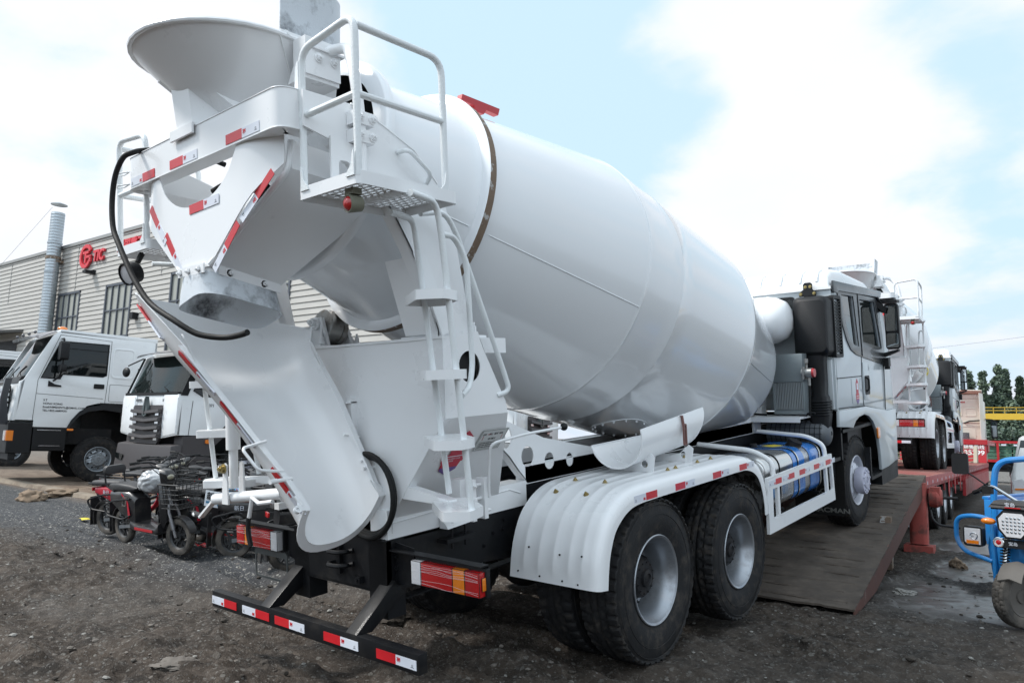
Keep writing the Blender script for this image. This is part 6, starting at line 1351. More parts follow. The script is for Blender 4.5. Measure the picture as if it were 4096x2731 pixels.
    for sx in (1,-1):
        wheel(T, sx*1.03, 0, .54, sx, 'f')
        for y in (-3.4,-4.8): wheel(T, sx*1.0, y, .54, sx, 'r')
    return T
tb = make_truck_b(); tb.location = (-12.17, 3.91, .0); tb.rotation_euler = (0,0,R(-179))
t3 = dup(tb, (-8.3, 8.4, .05), (0,0,R(-75)), 'white truck whose dark grey front fender with amber marker shows under the drum', skip=('lettering',))
t4 = dup(tb, (-13.6, 12.6, .0), (0,0,R(-172)), 'white truck roof glimpsed through the gap beside the drum roller', skip=('lettering',))
# brown earth bank kerb
b = MB().use(mat('worn_kerb', (.24,.20,.155), .9, var=.25, vs=3, bump=.8, bs=25, dirt=((.10,.07,.05), 2.5, .45, .65, .8))); g = []
rn = random.Random(4)
for i in range(60):
    x = -30+i*.36; g.append([V(x, .95+.03*rn.random()-.13*(x+10)*0, -.05), V(x, 1.0+.02*rn.random(), .07), V(x, 1.16, .085), V(x, 1.4, .04)])
b.sheet(g, -.03); k = b.build('kerb', None, None, smooth=40); k.location = (0, .22, 0); tag(k, kind='structure')
# ================================================ factory building
def make_building():
    T = thing('factory_building', 'grey corrugated metal factory building with red lettering high on its wall', 'building', (0,12,0), (0,0,.07))
    sm = bpy.data.materials.new('corrugated_siding'); sm.use_nodes = True; nt = sm.node_tree; bs = nt.nodes['Principled BSDF']
    tc = nn(nt, 'ShaderNodeTexCoord'); n = nn(nt, 'ShaderNodeTexNoise', Scale=.9, Detail=8.0, Roughness=.65); mp = nn(nt, 'ShaderNodeMapping'); mp.inputs['Scale'].default_value = (.5, 1, 3); lk(nt, tc.outputs['Object'], mp.inputs[0]); lk(nt, mp.outputs[0], n.inputs['Vector'])
    x = nn(nt, 'ShaderNodeMix', data_type='RGBA'); lk(nt, n.outputs[0], x.inputs[0]); x.inputs[6].default_value = (.33,.315,.29,1); x.inputs[7].default_value = (.50,.485,.455,1); lk(nt, x.outputs[2], bs.inputs['Base Color']); bs.inputs['Roughness'].default_value = .55
    b = MB().use(sm); u0, u1 = -75, -11.6
    wins = [(-39.79,-37.28,3.2,8.21),(-34.56,-32.0,3.2,8.21),(-14.36,-12.0,.9,5.0),(-28.6,-26.1,3.2,8.21),(-22.6,-20.1,3.2,8.21),(-59,-56.5,3.2,8.21)]
    # overlapping horizontal boards, cut round the windows
    z = 0; pitch = .235; k = 0
    while z < 10.75:
        spans = [(u0, u1)]
        for a, c, z0, z1 in wins:
            if z+pitch > z0 and z < z1: spans = [s for (p, q) in spans for s in ((p, min(q, a)), (max(p, c), q)) if s[1] > s[0]]
        for p, q in spans:
            b.add([(p,0,z),(q,0,z),(q,-.045,z+.012),(p,-.045,z+.012),(p,-.01,z+pitch),(q,-.01,z+pitch)], [(0,1,2,3),(3,2,5,4)])
        z += pitch
    w_ = b.build('wall', None, T, smooth=0, recalc=False)
    b = MB().use(sm); b.box(u0,u1,.02,4,0,10.7); b.build('wall', None, T, smooth=0)
    b = MB().use(mat('roof_flashing', (.30,.30,.29), .5, metal=.2)); b.box(u0-.1,u1+.1,-.10,.2,10.70,10.86)
    for u in (-37.99,-46.5,-55,-29.5): b.box(u,u+.03,-.05,-.03,8.2,10.7)
    b.build('roof_flashing', None, T, smooth=0)
    fr = mat('blue_grey_frame', (.075,.085,.105), .5); pm = mat('frosted_pane', (.33,.335,.30), .35, var=.12, vs=1.5)
    for a, c, z0, z1 in wins:
        b = MB().use(fr); b.box(a,a+.10,-.07,.02,z0,z1); b.box(c-.10,c,-.07,.02,z0,z1); b.box(a,c,-.07,.02,z1-.10,z1); b.box(a,c,-.07,.02,z0,z0+.10)
        for i in (1,2,3): b.box(a+(c-a)*i/4-.03,a+(c-a)*i/4+.03,-.06,.02,z0,z1)
        for zz in (z1-1.3,z1-2.6,z1-3.9): b.box(a,c,-.055,.02,zz-.03,zz+.03)
        f_ = b.build('window', None, T, smooth=0)
        b = MB().use(pm); b.box(a+.05,c-.05,.005,.015,z0+.05,z1-.05); b.build('pane', None, f_, smooth=0)
    b = MB().use(mat('dark_awning', (.12,.12,.12), .6)); b.hexa([(-52,-1.6,6.2),(-43.9,-1.6,6.2),(-43.9,0,6.45),(-52,0,6.45),(-52,-1.6,6.32),(-43.9,-1.6,6.32),(-43.9,0,6.6),(-52,0,6.6)]); b.use(BP); b.box(-51,-44.5,-.06,-.03,1,6); b.build('awning', None, T, smooth=0)
    b = MB().use(BP); b.box(-36.25,-35.9,-.5,-.1,8.92,9.06); b.box(-36.05,-35.85,-.2,0,8.9,9.1); b.box(-31.5,-31.2,-.3,0,6.3,6.6); b.build('wall_camera', None, T, smooth=0)
    # sign: ring emblem, latin and chinese letters
    rs = mat('red_sign_letter', (.62,.035,.05), .45, var=.05); b = MB().use(rs)
    cx, cz = -36.90, 9.93; ro, ri = .62, .44; arc = [a for a in np.linspace(R(28), R(335), 40)]
    b.plate([(cx+ro*math.cos(a), cz+ro*math.sin(a)) for a in arc]+[(cx+ri*math.cos(a), cz+ri*math.sin(a)) for a in reversed(arc)], 'y', -.17, -.07)
    b.plate([(cx-.30,cz+.26),(cx+.32,cz+.26),(cx+.32,cz+.12),(cx+.09,cz+.12),(cx+.09,cz-.36),(cx-.07,cz-.36),(cx-.07,cz+.12),(cx-.30,cz+.12)], 'y', -.17, -.07); b.box(cx+.12,cx+.60,-.17,-.07,cz-.12,cz+.02); b.box(cx+.44,cx+.60,-.17,-.07,cz-.34,cz-.05)
    b.build('sign_emblem', None, T, smooth=0)
    text('TIC', .78, rs, T, (-36.12,-.1,9.58), (1,0,0), (0,0,1), name='sign_letters', ext=.05, bold=.03, sx=.92, shear=.1)
    text('通国重工', .62, rs, T, (-33.6,-.1,9.78), (1,0,0), (0,0,1), name='sign_letters', ext=.05, bold=.02)
    text('TICHM', .36, rs, T, (-32.0,-.1,9.55), (1,0,0), (0,0,1), name='sign_letters', ext=.05, bold=.015)
    return T
building = make_building()
# flue pipe with guy wire
b = MB(); fm = mat('galvanised_flue', (.42,.46,.49), .38, metal=.75, var=.1, vs=3, bump=.1); T = thing('flue_pipe', 'tall galvanised flue pipe with conical cap rising past the roof edge', 'chimney', (0,12,0), (0,0,.07))
b.use(fm); prof = []
z = 4.0
while z < 12.6: prof += [(z,.33),(z+.02,.338),(z+.04,.33)]; z += .16
b.lathe((-39.94,-.45,0), (0,0,1), prof+[(12.6,.32)], n=28)
for z in (9.35,7.0,10.9): b.cyl((-39.94,-.45,z),(-39.94,-.45,z+.08),.36,n=28)
b.build('pipe', None, T); b = MB().use(fm); b.lathe((-39.94,-.45,0),(0,0,1),[(13.05,.40),(13.07,.40),(13.2,.05)],n=20)
for a in range(4): b.beam((-39.94+.28*math.cos(a*PI/2),-.45+.28*math.sin(a*PI/2),12.6),(-39.94+.28*math.cos(a*PI/2),-.45+.28*math.sin(a*PI/2),13.1),.03,.03)
b.build('rain_cap', None, T); b = MB().use(RU); b.cyl((-39.94,-.45,10.05),(-39.94,-.45,10.2),.37,n=24); b.box(-40.2,-39.6,-.45,0,9.9,10.0); b.build('bracket', None, T)
b = MB().use(BP); b.tube([(-40.1,-.7,12.9),(-47.5,-3.2,5.5)], .006, n=4); b.build('guy_wire', None, T)
# ================================================ right-hand distance: poplars, gantry, vans, crates
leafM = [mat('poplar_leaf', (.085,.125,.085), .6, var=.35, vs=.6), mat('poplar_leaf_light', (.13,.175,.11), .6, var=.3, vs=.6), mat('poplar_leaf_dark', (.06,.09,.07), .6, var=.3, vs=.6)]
bark = mat('bark', (.10,.085,.07), .9)
def poplar(name, lab, x, y, h, w_, seed, n=7000):
    rn = random.Random(seed); T = thing(name, lab, 'tree', (x,y,0), (0,0,rn.uniform(0,6)), 'poplars beyond the yard'); b = MB().use(bark); b.cyl((0,0,0),(0,0,h*.9),h*.018,h*.004,n=8)
    cl = []
    for k in range(int(60+w_*22)):
        t = rn.random()**.8; z = h*(.10+.90*t); rr = w_*.8*(1-.92*t**1.6)*rn.uniform(.25,1)*(.8+.3*math.sin(k*1.7)); a = rn.uniform(0,6.3); cl.append((rr*math.cos(a), rr*math.sin(a), z, rn.uniform(.5,1.15)*w_*.34*(1.2-.55*t)))
        if k % 2 == 0: b.cyl((0,0,z*.72),(rr*math.cos(a),rr*math.sin(a),z),h*.004,h*.0015,n=4)
    b.build('trunk', None, T); b = MB(); vs = []; 
    for i in range(n):
        c = cl[rn.randrange(len(cl))]; d = Vector((rn.gauss(0,1),rn.gauss(0,1),rn.gauss(0,1.35))).normalized()*c[3]*rn.uniform(.45,1.1); p = Vector(c[:3])+d; s = rn.uniform(.16,.32)
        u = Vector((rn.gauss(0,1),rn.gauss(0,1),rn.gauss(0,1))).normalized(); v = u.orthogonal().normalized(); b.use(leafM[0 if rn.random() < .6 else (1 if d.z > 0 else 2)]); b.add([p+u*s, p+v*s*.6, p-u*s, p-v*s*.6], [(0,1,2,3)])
    b.build('crown', None, T, smooth=0, recalc=False); return T
HF = -.0
def far(pxx, Y):   # position at depth Y along a picture column, in yard coordinates
    a = -.70111+math.atan((pxx-2048)/2937.6); d = (Y+4.72)/math.cos(a); return 3.79+d*math.sin(a), Y
tl = ['leaning forked poplar nearest the mirror of the second mixer truck','broad dense poplar left of the tallest pair','tall full poplar, the highest crown over the yellow gantry','tall narrow poplar beside the highest one','poplar cut by the right edge of the picture','short poplar peeping between the mixer cab and the pearl tractor','low rounded tree behind the pearl tractor cab','small poplar in the dip between the tall crowns','round low tree filling the row behind the gantry','low tree below the gap at the right edge']
for i, (p_, Y, h_, w_) in enumerate(((3940,128,13.3,2.1),(3885,130,13.6,2.7),(4005,130,14.6,2.5),(4034,131,14.0,1.9),(4092,129,12.6,2.0),(3822,134,12.3,2.0),(3770,132,10.5,2.6),(3968,136,10.2,2.6),(4056,126,8.6,3.2),(4085,138,8.5,3.6))):
    x, y = far(p_, Y); poplar('poplar', tl[i], x, y, h_, w_, 20+i)
b = MB(); rn = random.Random(8)   # hedge-like mass of far bushes
for i in range(16000):
    p_ = rn.uniform(3300, 4330); Y = rn.uniform(118, 124); x, y = far(p_, Y); hh = 4.6+1.2*noise.noise(Vector((p_*.012, 1, 1)))+.8*noise.noise(Vector((p_*.05, 1, 4))); z = rn.random()**.7*hh
    u = Vector((rn.gauss(0,1),rn.gauss(0,1),rn.gauss(0,1))).normalized(); v = u.orthogonal().normalized(); s = rn.uniform(.15,.36); p = Vector((x,y,z)); b.use(leafM[rn.choice((0,0,1,2,2))]); b.add([p+u*s, p+v*s*.7, p-u*s, p-v*s*.7], [(0,1,2,3)])
tag(b.build('shrub_belt', None, None, smooth=0, recalc=False), kind='stuff')
gy = mat('gantry_yellow', (.55,.36,.03), .5, var=.1); T = thing('gantry', 'yellow overhead crane gantry with railing in front of the poplars', 'gantry', (0,110,0))
b = MB().use(gy); b.box(-60,40,-.3,.3,5.68,6.47); b.build('girder', None, T, smooth=0)
b = MB().use(gy)
for z in (7.25,6.85): b.box(-60,40,-.3,-.25,z-.04,z+.04)
for k in range(80): b.box(-60+1.25*k,-59.93+1.25*k,-.3,-.23,6.47,7.25)
b.build('railing', None, T, smooth=0); b = MB().use(gy)
for x in (-58,-18,22): b.box(x-.4,x+.4,-.4,.4,0,5.7)
b.build('leg', None, T, smooth=0)
def wire(lab, a, c, sag):
    b = MB().use(BP); b.tube([Vector(a).lerp(Vector(c), t)-V(0,0,sag*4*t*(1-t)) for t in np.linspace(0,1,14)], .018, n=4); tag(b.build('power_line', None, None), lab, 'cable')
wire('upper overhead power line crossing the sky at the right edge', (-40,125,16.0), (40,110,22.5), 1.2); wire('lower power line crossing in front of the poplar crowns', (-40,100,8.5), (30,96,10.6), .4); wire('power line just beneath another one across the poplars', (-40,101,7.8), (30,97,9.7), .4)
# silver minivan
def make_van():
    T = thing('minivan', 'silver minivan facing the camera behind the blue tricycle', 'van', (2.36,15.9,0), (0,0,R(-176))); m = mat('van_silver', (.55,.55,.54), .35, metal=.3, coat=.5, var=.02)
    b = MB().use(m); secs = []
    for y, z0, z1, w_, wt in ((0.0,.35,.72,.70,.70),(.02,.32,.86,.76,.74),(-.18,.30,.98,.78,.76),(-.5,.30,1.10,.80,.76),(-1.15,.30,1.80,.80,.64),(-1.35,.30,1.90,.80,.62),(-3.8,.30,1.92,.80,.62),(-3.95,.32,1.5,.78,.62)):
        zb = .95 if z1 > 1.0 else z1-.08
        secs.append([V(-w_,y,z0),V(-w_,y,zb),V(-wt,y,z1-.06),V(-wt+.08,y,z1),V(wt-.08,y,z1),V(wt,y,z1-.06),V(w_,y,zb),V(w_,y,z0)])
    b.loft(secs); bd = b.build('body', None, T, smooth=50, bevel=.01)
    b = MB().use(GD); b.hexa([(-.70,-.53,1.10),(.70,-.53,1.10),(.70,-.55,1.10),(-.70,-.55,1.10),(-.58,-1.13,1.79),(.58,-1.13,1.79),(.58,-1.16,1.79),(-.58,-1.16,1.79)]); b.build('windscreen', None, bd, smooth=0)
    b = MB().use(mat('blue_permit', (.05,.25,.6), .5)); b.hexa([(.50,-.97,1.66),(.36,-.97,1.66),(.36,-.94,1.66),(.50,-.94,1.66),(.50,-1.06,1.76),(.36,-1.06,1.76),(.36,-1.03,1.76),(.50,-1.03,1.76)]); b.build('permit', None, bd, smooth=0)
    b = MB().use(BP); b.box(-.79,.79,-.1,.06,.30,.52)
    for sx in (1,-1): b.box(*sorted((sx*.84,sx*1.02)),-.72,-.62,1.08,1.30); b.box(*sorted((sx*.78,sx*.86)),-.70,-.64,1.12,1.18)
    b.build('bumper', None, T, bevel=.02)
    for sx in (1,-1):
        b = MB().use(CL); b.plate([(sx*.42,.68),(sx*.72,.66),(sx*.74,.84),(sx*.56,.90)], 'y', .0, .035); b.use(AM); b.plate([(sx*.44,.66),(sx*.70,.64),(sx*.70,.68),(sx*.44,.69)], 'y', .0, .042); b.build('headlamp', None, bd, smooth=0)
        for y in (-.75,-3.1):
            w_ = put('wheel', RIMF, T, (sx*.70,y,.29), (0,0,0 if sx > 0 else PI)); w_.scale = (.55,.52,.52); put('tyre', TYRE, w_)
    return T
make_van()
T = thing('flatbed_truck', 'far flatbed truck with a red rail and green crates in front of the trees', 'truck', (-1.6,38,0), (0,0,.05)); gc = mat('green_crate', (.06,.16,.11), .6, var=.15); b = MB().use(RP); b.box(-3.2,2.1,0,.1,1.92,2.03); b.box(-3.2,2.2,0,2,1.0,1.12)
for k in range(7): b.box(-3.1+.85*k,-3.0+.85*k,0,.08,1.1,1.95)
b.build('rail', None, T, smooth=0)
b = MB().use(WT)
for k in range(10): b.box(-3+.5*k,-2.8+.5*k,-.02,0,1.80,1.88)
b.build('marker', None, T, smooth=0); b = MB().use(gc)
for i in range(4):
    for j in range(9): b.box(-3.1+.58*j,-2.58+.58*j,.15,1.5,1.14+.17*i,1.28+.17*i)
b.build('crate_load', None, T, smooth=0); b = MB().use(BP); b.box(-3,2,.2,1.8,.55,1.0)
for x in (-2.2,-1.1,1.2): b.cyl((x,.2,.45),(x,.5,.45),.45,n=20)
b.build('chassis', None, T, smooth=0)
# ================================================ scooters
SB = mat('scooter_black', (.018,.018,.020), .32, coat=.3, var=.2, vs=12, bump=.1, bs=60, dirt=((.10,.09,.075), 7, .5, .75, .6))
SR = mat('scooter_red', (.42,.012,.03), .3, coat=.5, var=.1, dirt=((.15,.10,.09), 8, .55, .75, .5)); SG = mat('scooter_grey', (.16,.17,.18), .4, var=.1, dirt=((.10,.09,.075), 7, .5, .75, .6)); SE = mat('seat_vinyl', (.03,.03,.032), .55, bump=.4, bs=150); WI = mat('basket_wire', (.03,.03,.03), .5)
SBL = mat('scooter_blue', (.10,.26,.45), .35, coat=.4, var=.1, dirt=((.12,.10,.09), 8, .55, .75, .5))
STY = tyre_mesh('scooter_tyre', .215, .145, .075, TM, nl=30, nc=110, pat='moto')
def rim5():
    b = MB().use(mat('scooter_rim', (.035,.036,.038), .45, metal=.3)); b.lathe((0,0,0),(1,0,0),[(-.028,.150),(-.03,.145),(-.015,.128),(.015,.128),(.03,.145),(.028,.150)],n=36); b.cyl((-.035,0,0),(.035,0,0),.05,n=20); b.cyl((-.05,0,0),(.05,0,0),.015,n=10)
    for k in range(5):
        a = 2*PI*k/5; c, s = math.cos(a), math.sin(a)
        for t in (-.22,.22): b.beam((0,.04*c,.04*s),(0,.135*math.cos(a+t),.135*math.sin(a+t)),.02,.018,(1,0,0))
    return b.mesh('rim5', None)
SRIM = rim5()
def scooter(kind, lab, x, y, az, body, lean=.10, steer=0., basket=True, wb=1.28, bag=False, backrest=False, seat_m=None):
    T = thing('electric_scooter', lab, 'scooter', (x,y,0), (0,lean,R(-az)), 'scooters parked together by the factory')   # origin between the wheels, +y forward
    f, r = wb/2, -wb/2
    P = lambda b, n, par=T, **k: b.build(n, None, par, **k)
    def whl(name, yy, rot=0):
        w_ = put(name, SRIM, T, (0,yy,.213), (random.uniform(0,6),0,rot)); put('tyre', STY, w_); return w_
    whl('front_wheel', f, steer); whl('rear_wheel', r)
    S = Matrix.Translation((0,f,0)) @ Matrix.Rotation(steer, 4, 'Z') @ Matrix.Translation((0,-f,0))
    # fork, front mudguard, handlebar, headlamp (turn with the steering)
    b = MB().use(mat('fork_steel', (.20,.20,.21), .35, metal=.6))
    for sx in (1,-1): b.tube([(sx*.062,f,.213),(sx*.062,f-.10,.50),(sx*.04,f-.13,.58)], .016, n=8); b.cyl((sx*.062,f-.03,.30),(sx*.062,f-.07,.42),.024)
    b.tube([(0,f-.13,.56),(0,f-.26,.98)], .022, n=10); b.xf(S); P(b, 'fork')
    b = MB().use(body if kind != 'b' else SB); b.loft([[V(w_*1.0, f+.235*math.cos(a), .213+.235*math.sin(a)) for w_ in (-.05,-.04,.04,.05)]+[V(w_, f+.24*math.cos(a), .213+.24*math.sin(a)) for w_ in (.05,-.05)] for a in np.linspace(R(15),R(165),12)]); b.xf(S); P(b, 'mudguard')
    b = MB().use(RB); h = .98
    for sx in (1,-1): b.cyl((sx*.24,f-.33,h+.06),(sx*.35,f-.37,h+.055),.019,n=10)
    b.use(BP); b.tube([(-.26,f-.335,h+.06),(-.12,f-.28,h+.05),(0,f-.26,h),(.12,f-.28,h+.05),(.26,f-.335,h+.06)], .012, n=8)
    for sx in (1,-1): b.tube([(sx*.22,f-.30,h+.06),(sx*.33,f-.32,h+.045)], .006, n=5); b.tube([(sx*.15,f-.26,h+.04),(sx*.08,f-.12,h-.10),(sx*.02,f-.14,h-.3)], .005, n=5, fil=.05)
    b.xf(S); P(b, 'handlebar')
    b = MB().use(body if kind == 'h' else SB); b.loft([[V(w_*c, f-.24+d, z) for w_, c in ((-1,w0),(1,w0))]+[V(w_*w0*.7, f-.24+d+.09, z-.02) for w_ in (1,-1)] for z, w0, d in ((.80,.05,.0),(.88,.08,.02),(.96,.09,.02),(1.0,.06,-.01))]); b.xf(S); hd = P(b, 'headlamp_cowl', bevel=.01)
    b = MB().use(mat('aged_lens', (.32,.30,.22), .2, coat=1, var=.1)); b.ball((0,f-.135,.90),.042,(1.2,.45,.8)); b.xf(S); b.build('headlamp', None, hd)
    if basket:
        b = MB().use(WI); y0, y1, z0, z1 = f-.13, f+.17, .56, .84
        for z in np.linspace(z0, z1, 6):
            k = 1+.25*(z-z0)/(z1-z0); b.tube([(-.14*k,y0,z),(.14*k,y0,z),(.14*k,y1+.04*(k-1)*4,z),(-.14*k,y1+.04*(k-1)*4,z)], .0045 if z < z1 else .008, n=4, closed=True)
        for t in np.linspace(-1, 1, 7): b.tube([(.14*t,y0,z0),(.175*t,y0,z1)], .0042, n=4); b.tube([(.14*t,y1,z0),(.175*t,y1+.04,z1)], .003, n=4); b.tube([(.14*t,y0,z0),(.14*t,y1,z0)], .003, n=4)
        for t in np.linspace(0, 1, 6):
            for sx in (1,-1): b.tube([(sx*.14,y0+(y1-y0)*t,z0),(sx*.175,y0+(y1+.04-y0)*t,z1)], .003, n=4)
        b.xf(S); P(b, 'basket')
    if kind == 'f':      # step-through body with leg shield and floor
        b = MB().use(body); b.loft([[V(-w_,f-.16-d,z),V(-w_*.6,f-.10-d,z),V(w_*.6,f-.10-d,z),V(w_,f-.16-d,z),V(w_*.8,f-.20-d,z),V(-w_*.8,f-.20-d,z)] for z, w_, d in ((.30,.09,.10),(.42,.12,.06),(.60,.13,.06),(.78,.10,.10),(.86,.06,.12))]); P(b, 'leg_shield', bevel=.008)
        b = MB().use(body); b.loft([[V(x, y, z) for x, z in rrect(-.14,.14,z0,z1,.03,2)] for y, z0, z1 in ((f-.24,.26,.36),(f-.32,.22,.30),(r+.50,.22,.30),(r+.40,.24,.34))]); fb = P(b, 'floorboard', smooth=30)
        b = MB().use(RP); b.box(.141,.147,r+.52,f-.36,.245,.275); b.build('trim_strip', None, fb, smooth=0)
        b = MB().use(body); b.loft([[V(x, y, z) for x, z in rrect(-w_,w_,z0,z1,.05,3)] for y, z0, z1, w_ in ((r+.46,.28,.60,.10),(r+.36,.30,.68,.13),(r+.10,.42,.68,.13),(r-.16,.50,.66,.10))]); bb = P(b, 'body', smooth=40)
        b = MB().use(CH); b.plate([(r+.20,.50),(r+.30,.50),(r+.34,.62),(r+.24,.62)], 'x', .13,.137,[[(r+.215,.515),(r+.29,.515),(r+.315,.605),(r+.245,.605)]]); b.use(SR); b.plate([(r+.36,.36),(r+.40,.40),(r+.36,.56),(r+.20,.66),(r+.20,.64),(r+.33,.55)], 'x', .131,.136); b.build('body_trim', None, bb, smooth=0)
        b = MB().use(SE); b.loft([[V(x, y, z) for x, z in rrect(-w_,w_,z0,z1,.03,3)] for y, z0, z1, w_ in ((r+.44,.69,.73,.07),(r+.34,.67,.76,.11),(r+.05,.67,.77,.12),(r-.18,.66,.75,.10),(r-.22,.67,.73,.07))]); P(b, 'seat', smooth=50)
    elif kind == 'm':    # low moped frame, long seat and rear rack
        b = MB().use(body); b.tube([(0,f-.20,.80),(0,f-.28,.50),(0,f-.42,.38),(0,r+.45,.36),(0,r+.28,.52)], .032, n=10, fil=.10); b.loft([[V(x, y, z) for x, z in rrect(-w_,w_,z0,z1,.03,3)] for y, z0, z1, w_ in ((r+.55,.34,.56,.05),(r+.40,.38,.66,.10),(r+.0,.52,.66,.10),(r-.18,.55,.64,.07))]); bb = P(b, 'body', smooth=40)
        text('新日', .06, WT, bb, (.103,r+.02,.57), (0,1,0), (0,0,1), ext=.001)
        b = MB().use(SE); b.loft([[V(x, y, z) for x, z in rrect(-w_,w_,z0,z1,.03,3)] for y, z0, z1, w_ in ((r+.42,.69,.72,.06),(r+.30,.68,.75,.10),(r-.20,.66,.73,.10),(r-.26,.66,.70,.07))]); P(b, 'seat', smooth=50)
    else:                # small bike with saddle on a post
        b = MB().use(body); b.tube([(0,f-.20,.80),(0,f-.30,.46),(0,r+.50,.30),(0,r+.40,.34)], .026, n=10, fil=.1); b.tube([(0,r+.46,.30),(0,r+.40,.74)], .02, n=8); b.tube([(.05,r,.22),(.04,r+.40,.55)], .012); b.tube([(-.05,r,.22),(-.04,r+.40,.55)], .012); b.box(-.09,.09,r+.20,r+.55,.24,.40); P(b, 'body', smooth=40)
        b = MB().use(SE); b.loft([[V(x, y, z) for x, z in rrect(-w_,w_,z0,z1,.02,3)] for y, z0, z1, w_ in ((r+.58,.76,.79,.03),(r+.48,.75,.80,.06),(r+.34,.74,.81,.12),(r+.26,.75,.80,.11))]); P(b, 'seat', smooth=50)
    # rear swing arm, shock, guard loop, rear mudguard, lamp
    b = MB().use(SG)
    for sx in (1,-1):
        b.beam((sx*.07,r,.213),(sx*.07,r+.42,.27),.015,.04); b.tube([V(sx*.09,r+.10+.02*math.cos(k*1.1),.27+.0075*k)+V(.02*math.sin(k*1.1),0,0) for k in range(40)], .005, n=4)
    P(b, 'swing_arm')
    b = MB().use(BP)
    for sx in (1,-1): b.tube([(sx*.13,r+.40,.60),(sx*.16,r+.05,.56),(sx*.16,r-.22,.48),(sx*.15,r-.15,.36),(sx*.15,r+.25,.34),(sx*.13,r+.40,.40)], .012, n=6, fil=.06)
    b.tube([(.1,r-.05,.66),(.12,r-.22,.72),(.12,r-.25,.92),(-.12,r-.25,.92),(-.12,r-.22,.72),(-.1,r-.05,.66)] if backrest else [(.09,r-.0,.68),(.09,r-.30,.69),(-.09,r-.30,.69),(-.09,r,.68)], .011, n=6, fil=.05)
    P(b, 'rear_rack')
    if backrest: b = MB().use(SE); b.loft([[V(x,y,z) for x, z in rrect(-.13,.13,.86,.97,.045,4)] for y in (r-.28,r-.20)]); P(b, 'backrest', bevel=.01)
    b = MB().use(SB); b.loft([[V(w_, r+.235*math.cos(a), .213+.25*math.sin(a)) for w_ in (-.055,.055)]+[V(w_, r+.245*math.cos(a), .213+.26*math.sin(a)) for w_ in (.055,-.055)] for a in np.linspace(R(30),R(200),10)]); b.plate([(-.06,.12),(.06,.12),(.05,.5),(-.05,.5)], 'y', r-.30,r-.29); P(b, 'rear_mudguard')
    b = MB().use(RL); b.box(-.05,.05,r-.27,r-.25,.58,.63); P(b, 'rear_lamp', bevel=.004)
    b = MB().use(SG); b.tube([(-.05,-.05,.26),(-.20,-.12,.015)], .010); P(b, 'kickstand')
    if bag:
        rn = random.Random(2); bm = bmesh.new(); bmesh.ops.create_icosphere(bm, subdivisions=5, radius=.20)
        for v in bm.verts: n_ = noise.noise(v.co*7)*.05+abs(noise.noise(v.co*11))*.05+abs(noise.noise(v.co*26))*.012; v.co = v.co*(.86+n_*3.2); v.co.z = v.co.z*.75 if v.co.z > 0 else v.co.z*.85
        me = bpy.data.meshes.new('bag'); bm.to_mesh(me); bm.free(); me.materials.append(mat('translucent_bag', (.40,.41,.42), .25, coat=.6, var=.4, vs=10, bump=.5, bs=30)); me.shade_smooth()
        o = bpy.data.objects.new('plastic_bag', me); C.objects.link(o); o.matrix_world = Matrix.Translation((x,y,0)) @ Matrix.Rotation(R(-az),4,'Z') @ Matrix.Translation((0,-.12,.80)); tag(o, 'crumpled white plastic bag standing on the floor of the black scooter', 'bag')
    return T
random.seed(3)
scooter('f', 'black scooter nearest the camera with red trim, front basket and backrest', -5.44,-.45, 86.5, SB, lean=.13, steer=.16, bag=True, backrest=True, wb=1.30)
scooter('m', 'red moped frame with a long flat seat, leftmost of the nearest scooters', -6.33,-.20, 74, SR, lean=.12, basket=True, wb=1.22)
scooter('b', 'small black electric bike with a grey saddle behind the red moped', -7.9,.55, 70, SB, lean=.1)
scooter('b', 'dark bike whose round grey saddle shows above the plastic bag', -7.0,1.10, 66, SG, lean=.1, steer=.2)
scooter('h', 'black scooter with a cream headlamp cowl turned toward the camera', -8.2,1.45, 150, SB, lean=-.08, steer=.1)
scooter('m', 'black scooter with an upright headlamp cowl beside the basket with the white card', -6.0,.75, 118, SB, lean=.1, steer=-.15)
scooter('f', 'blue and black scooter half hidden behind the basket with the white card', -5.35,.95, 96, SBL, lean=.08)
scooter('b', 'grey bike with a torn pale saddle behind the lift column of the mixer', -4.55,1.05, 84, SG, lean=.1, steer=.15)
scooter('m', 'red scooter partly hidden behind the lift column of the mixer', -3.9,1.7, 110, SR, lean=.1)
scooter('f', 'black scooter with a red triangular rear reflector just left of the tail lamp', -3.0,.55, 15, SB, lean=.1, backrest=True)
scooter('m', 'dark scooter in the back row with high handlebar before the slatted grille', -7.0,2.2, 100, SG, lean=.08, steer=.3)
scooter('f', 'black scooter right of the nearest one with yellow shop sign on its leg shield', -4.55,.0, 68, SB, lean=.1, steer=.1)
scooter('m', 'black moped directly behind the crank of the mixer chute', -3.75,.35, 50, SB, lean=.1, steer=-.1)
scooter('b', 'dark grey bike between the red moped and the round grey saddle', -7.2,.25, 76, SG, lean=.1, steer=.1)
scooter('h', 'black scooter with a chrome-edged cowl between the cream cowl scooter and the moped', -7.4,.95, 128, SB, lean=.12, steer=.2)
scooter('f', 'grey-bodied scooter second in the back row before the slatted grille', -6.2,1.75, 96, SG, lean=.08, steer=-.2)
scooter('m', 'moped frame squeezed beside the blue and black scooter', -5.0,.35, 80, SB, lean=.12, steer=.1)
scooter('h', 'dark scooter whose cowl shows just right of the white advertising card', -4.2,.55, 72, SB, lean=.1, steer=-.1)
scooter('b', 'black bike farthest right of the back row behind the lift column', -3.5,1.15, 92, SB, lean=.1, steer=.2)
scooter('b', 'black bike far left of the back row beside the truck wheel', -8.6,1.9, 60, SB, lean=.1, steer=-.3)
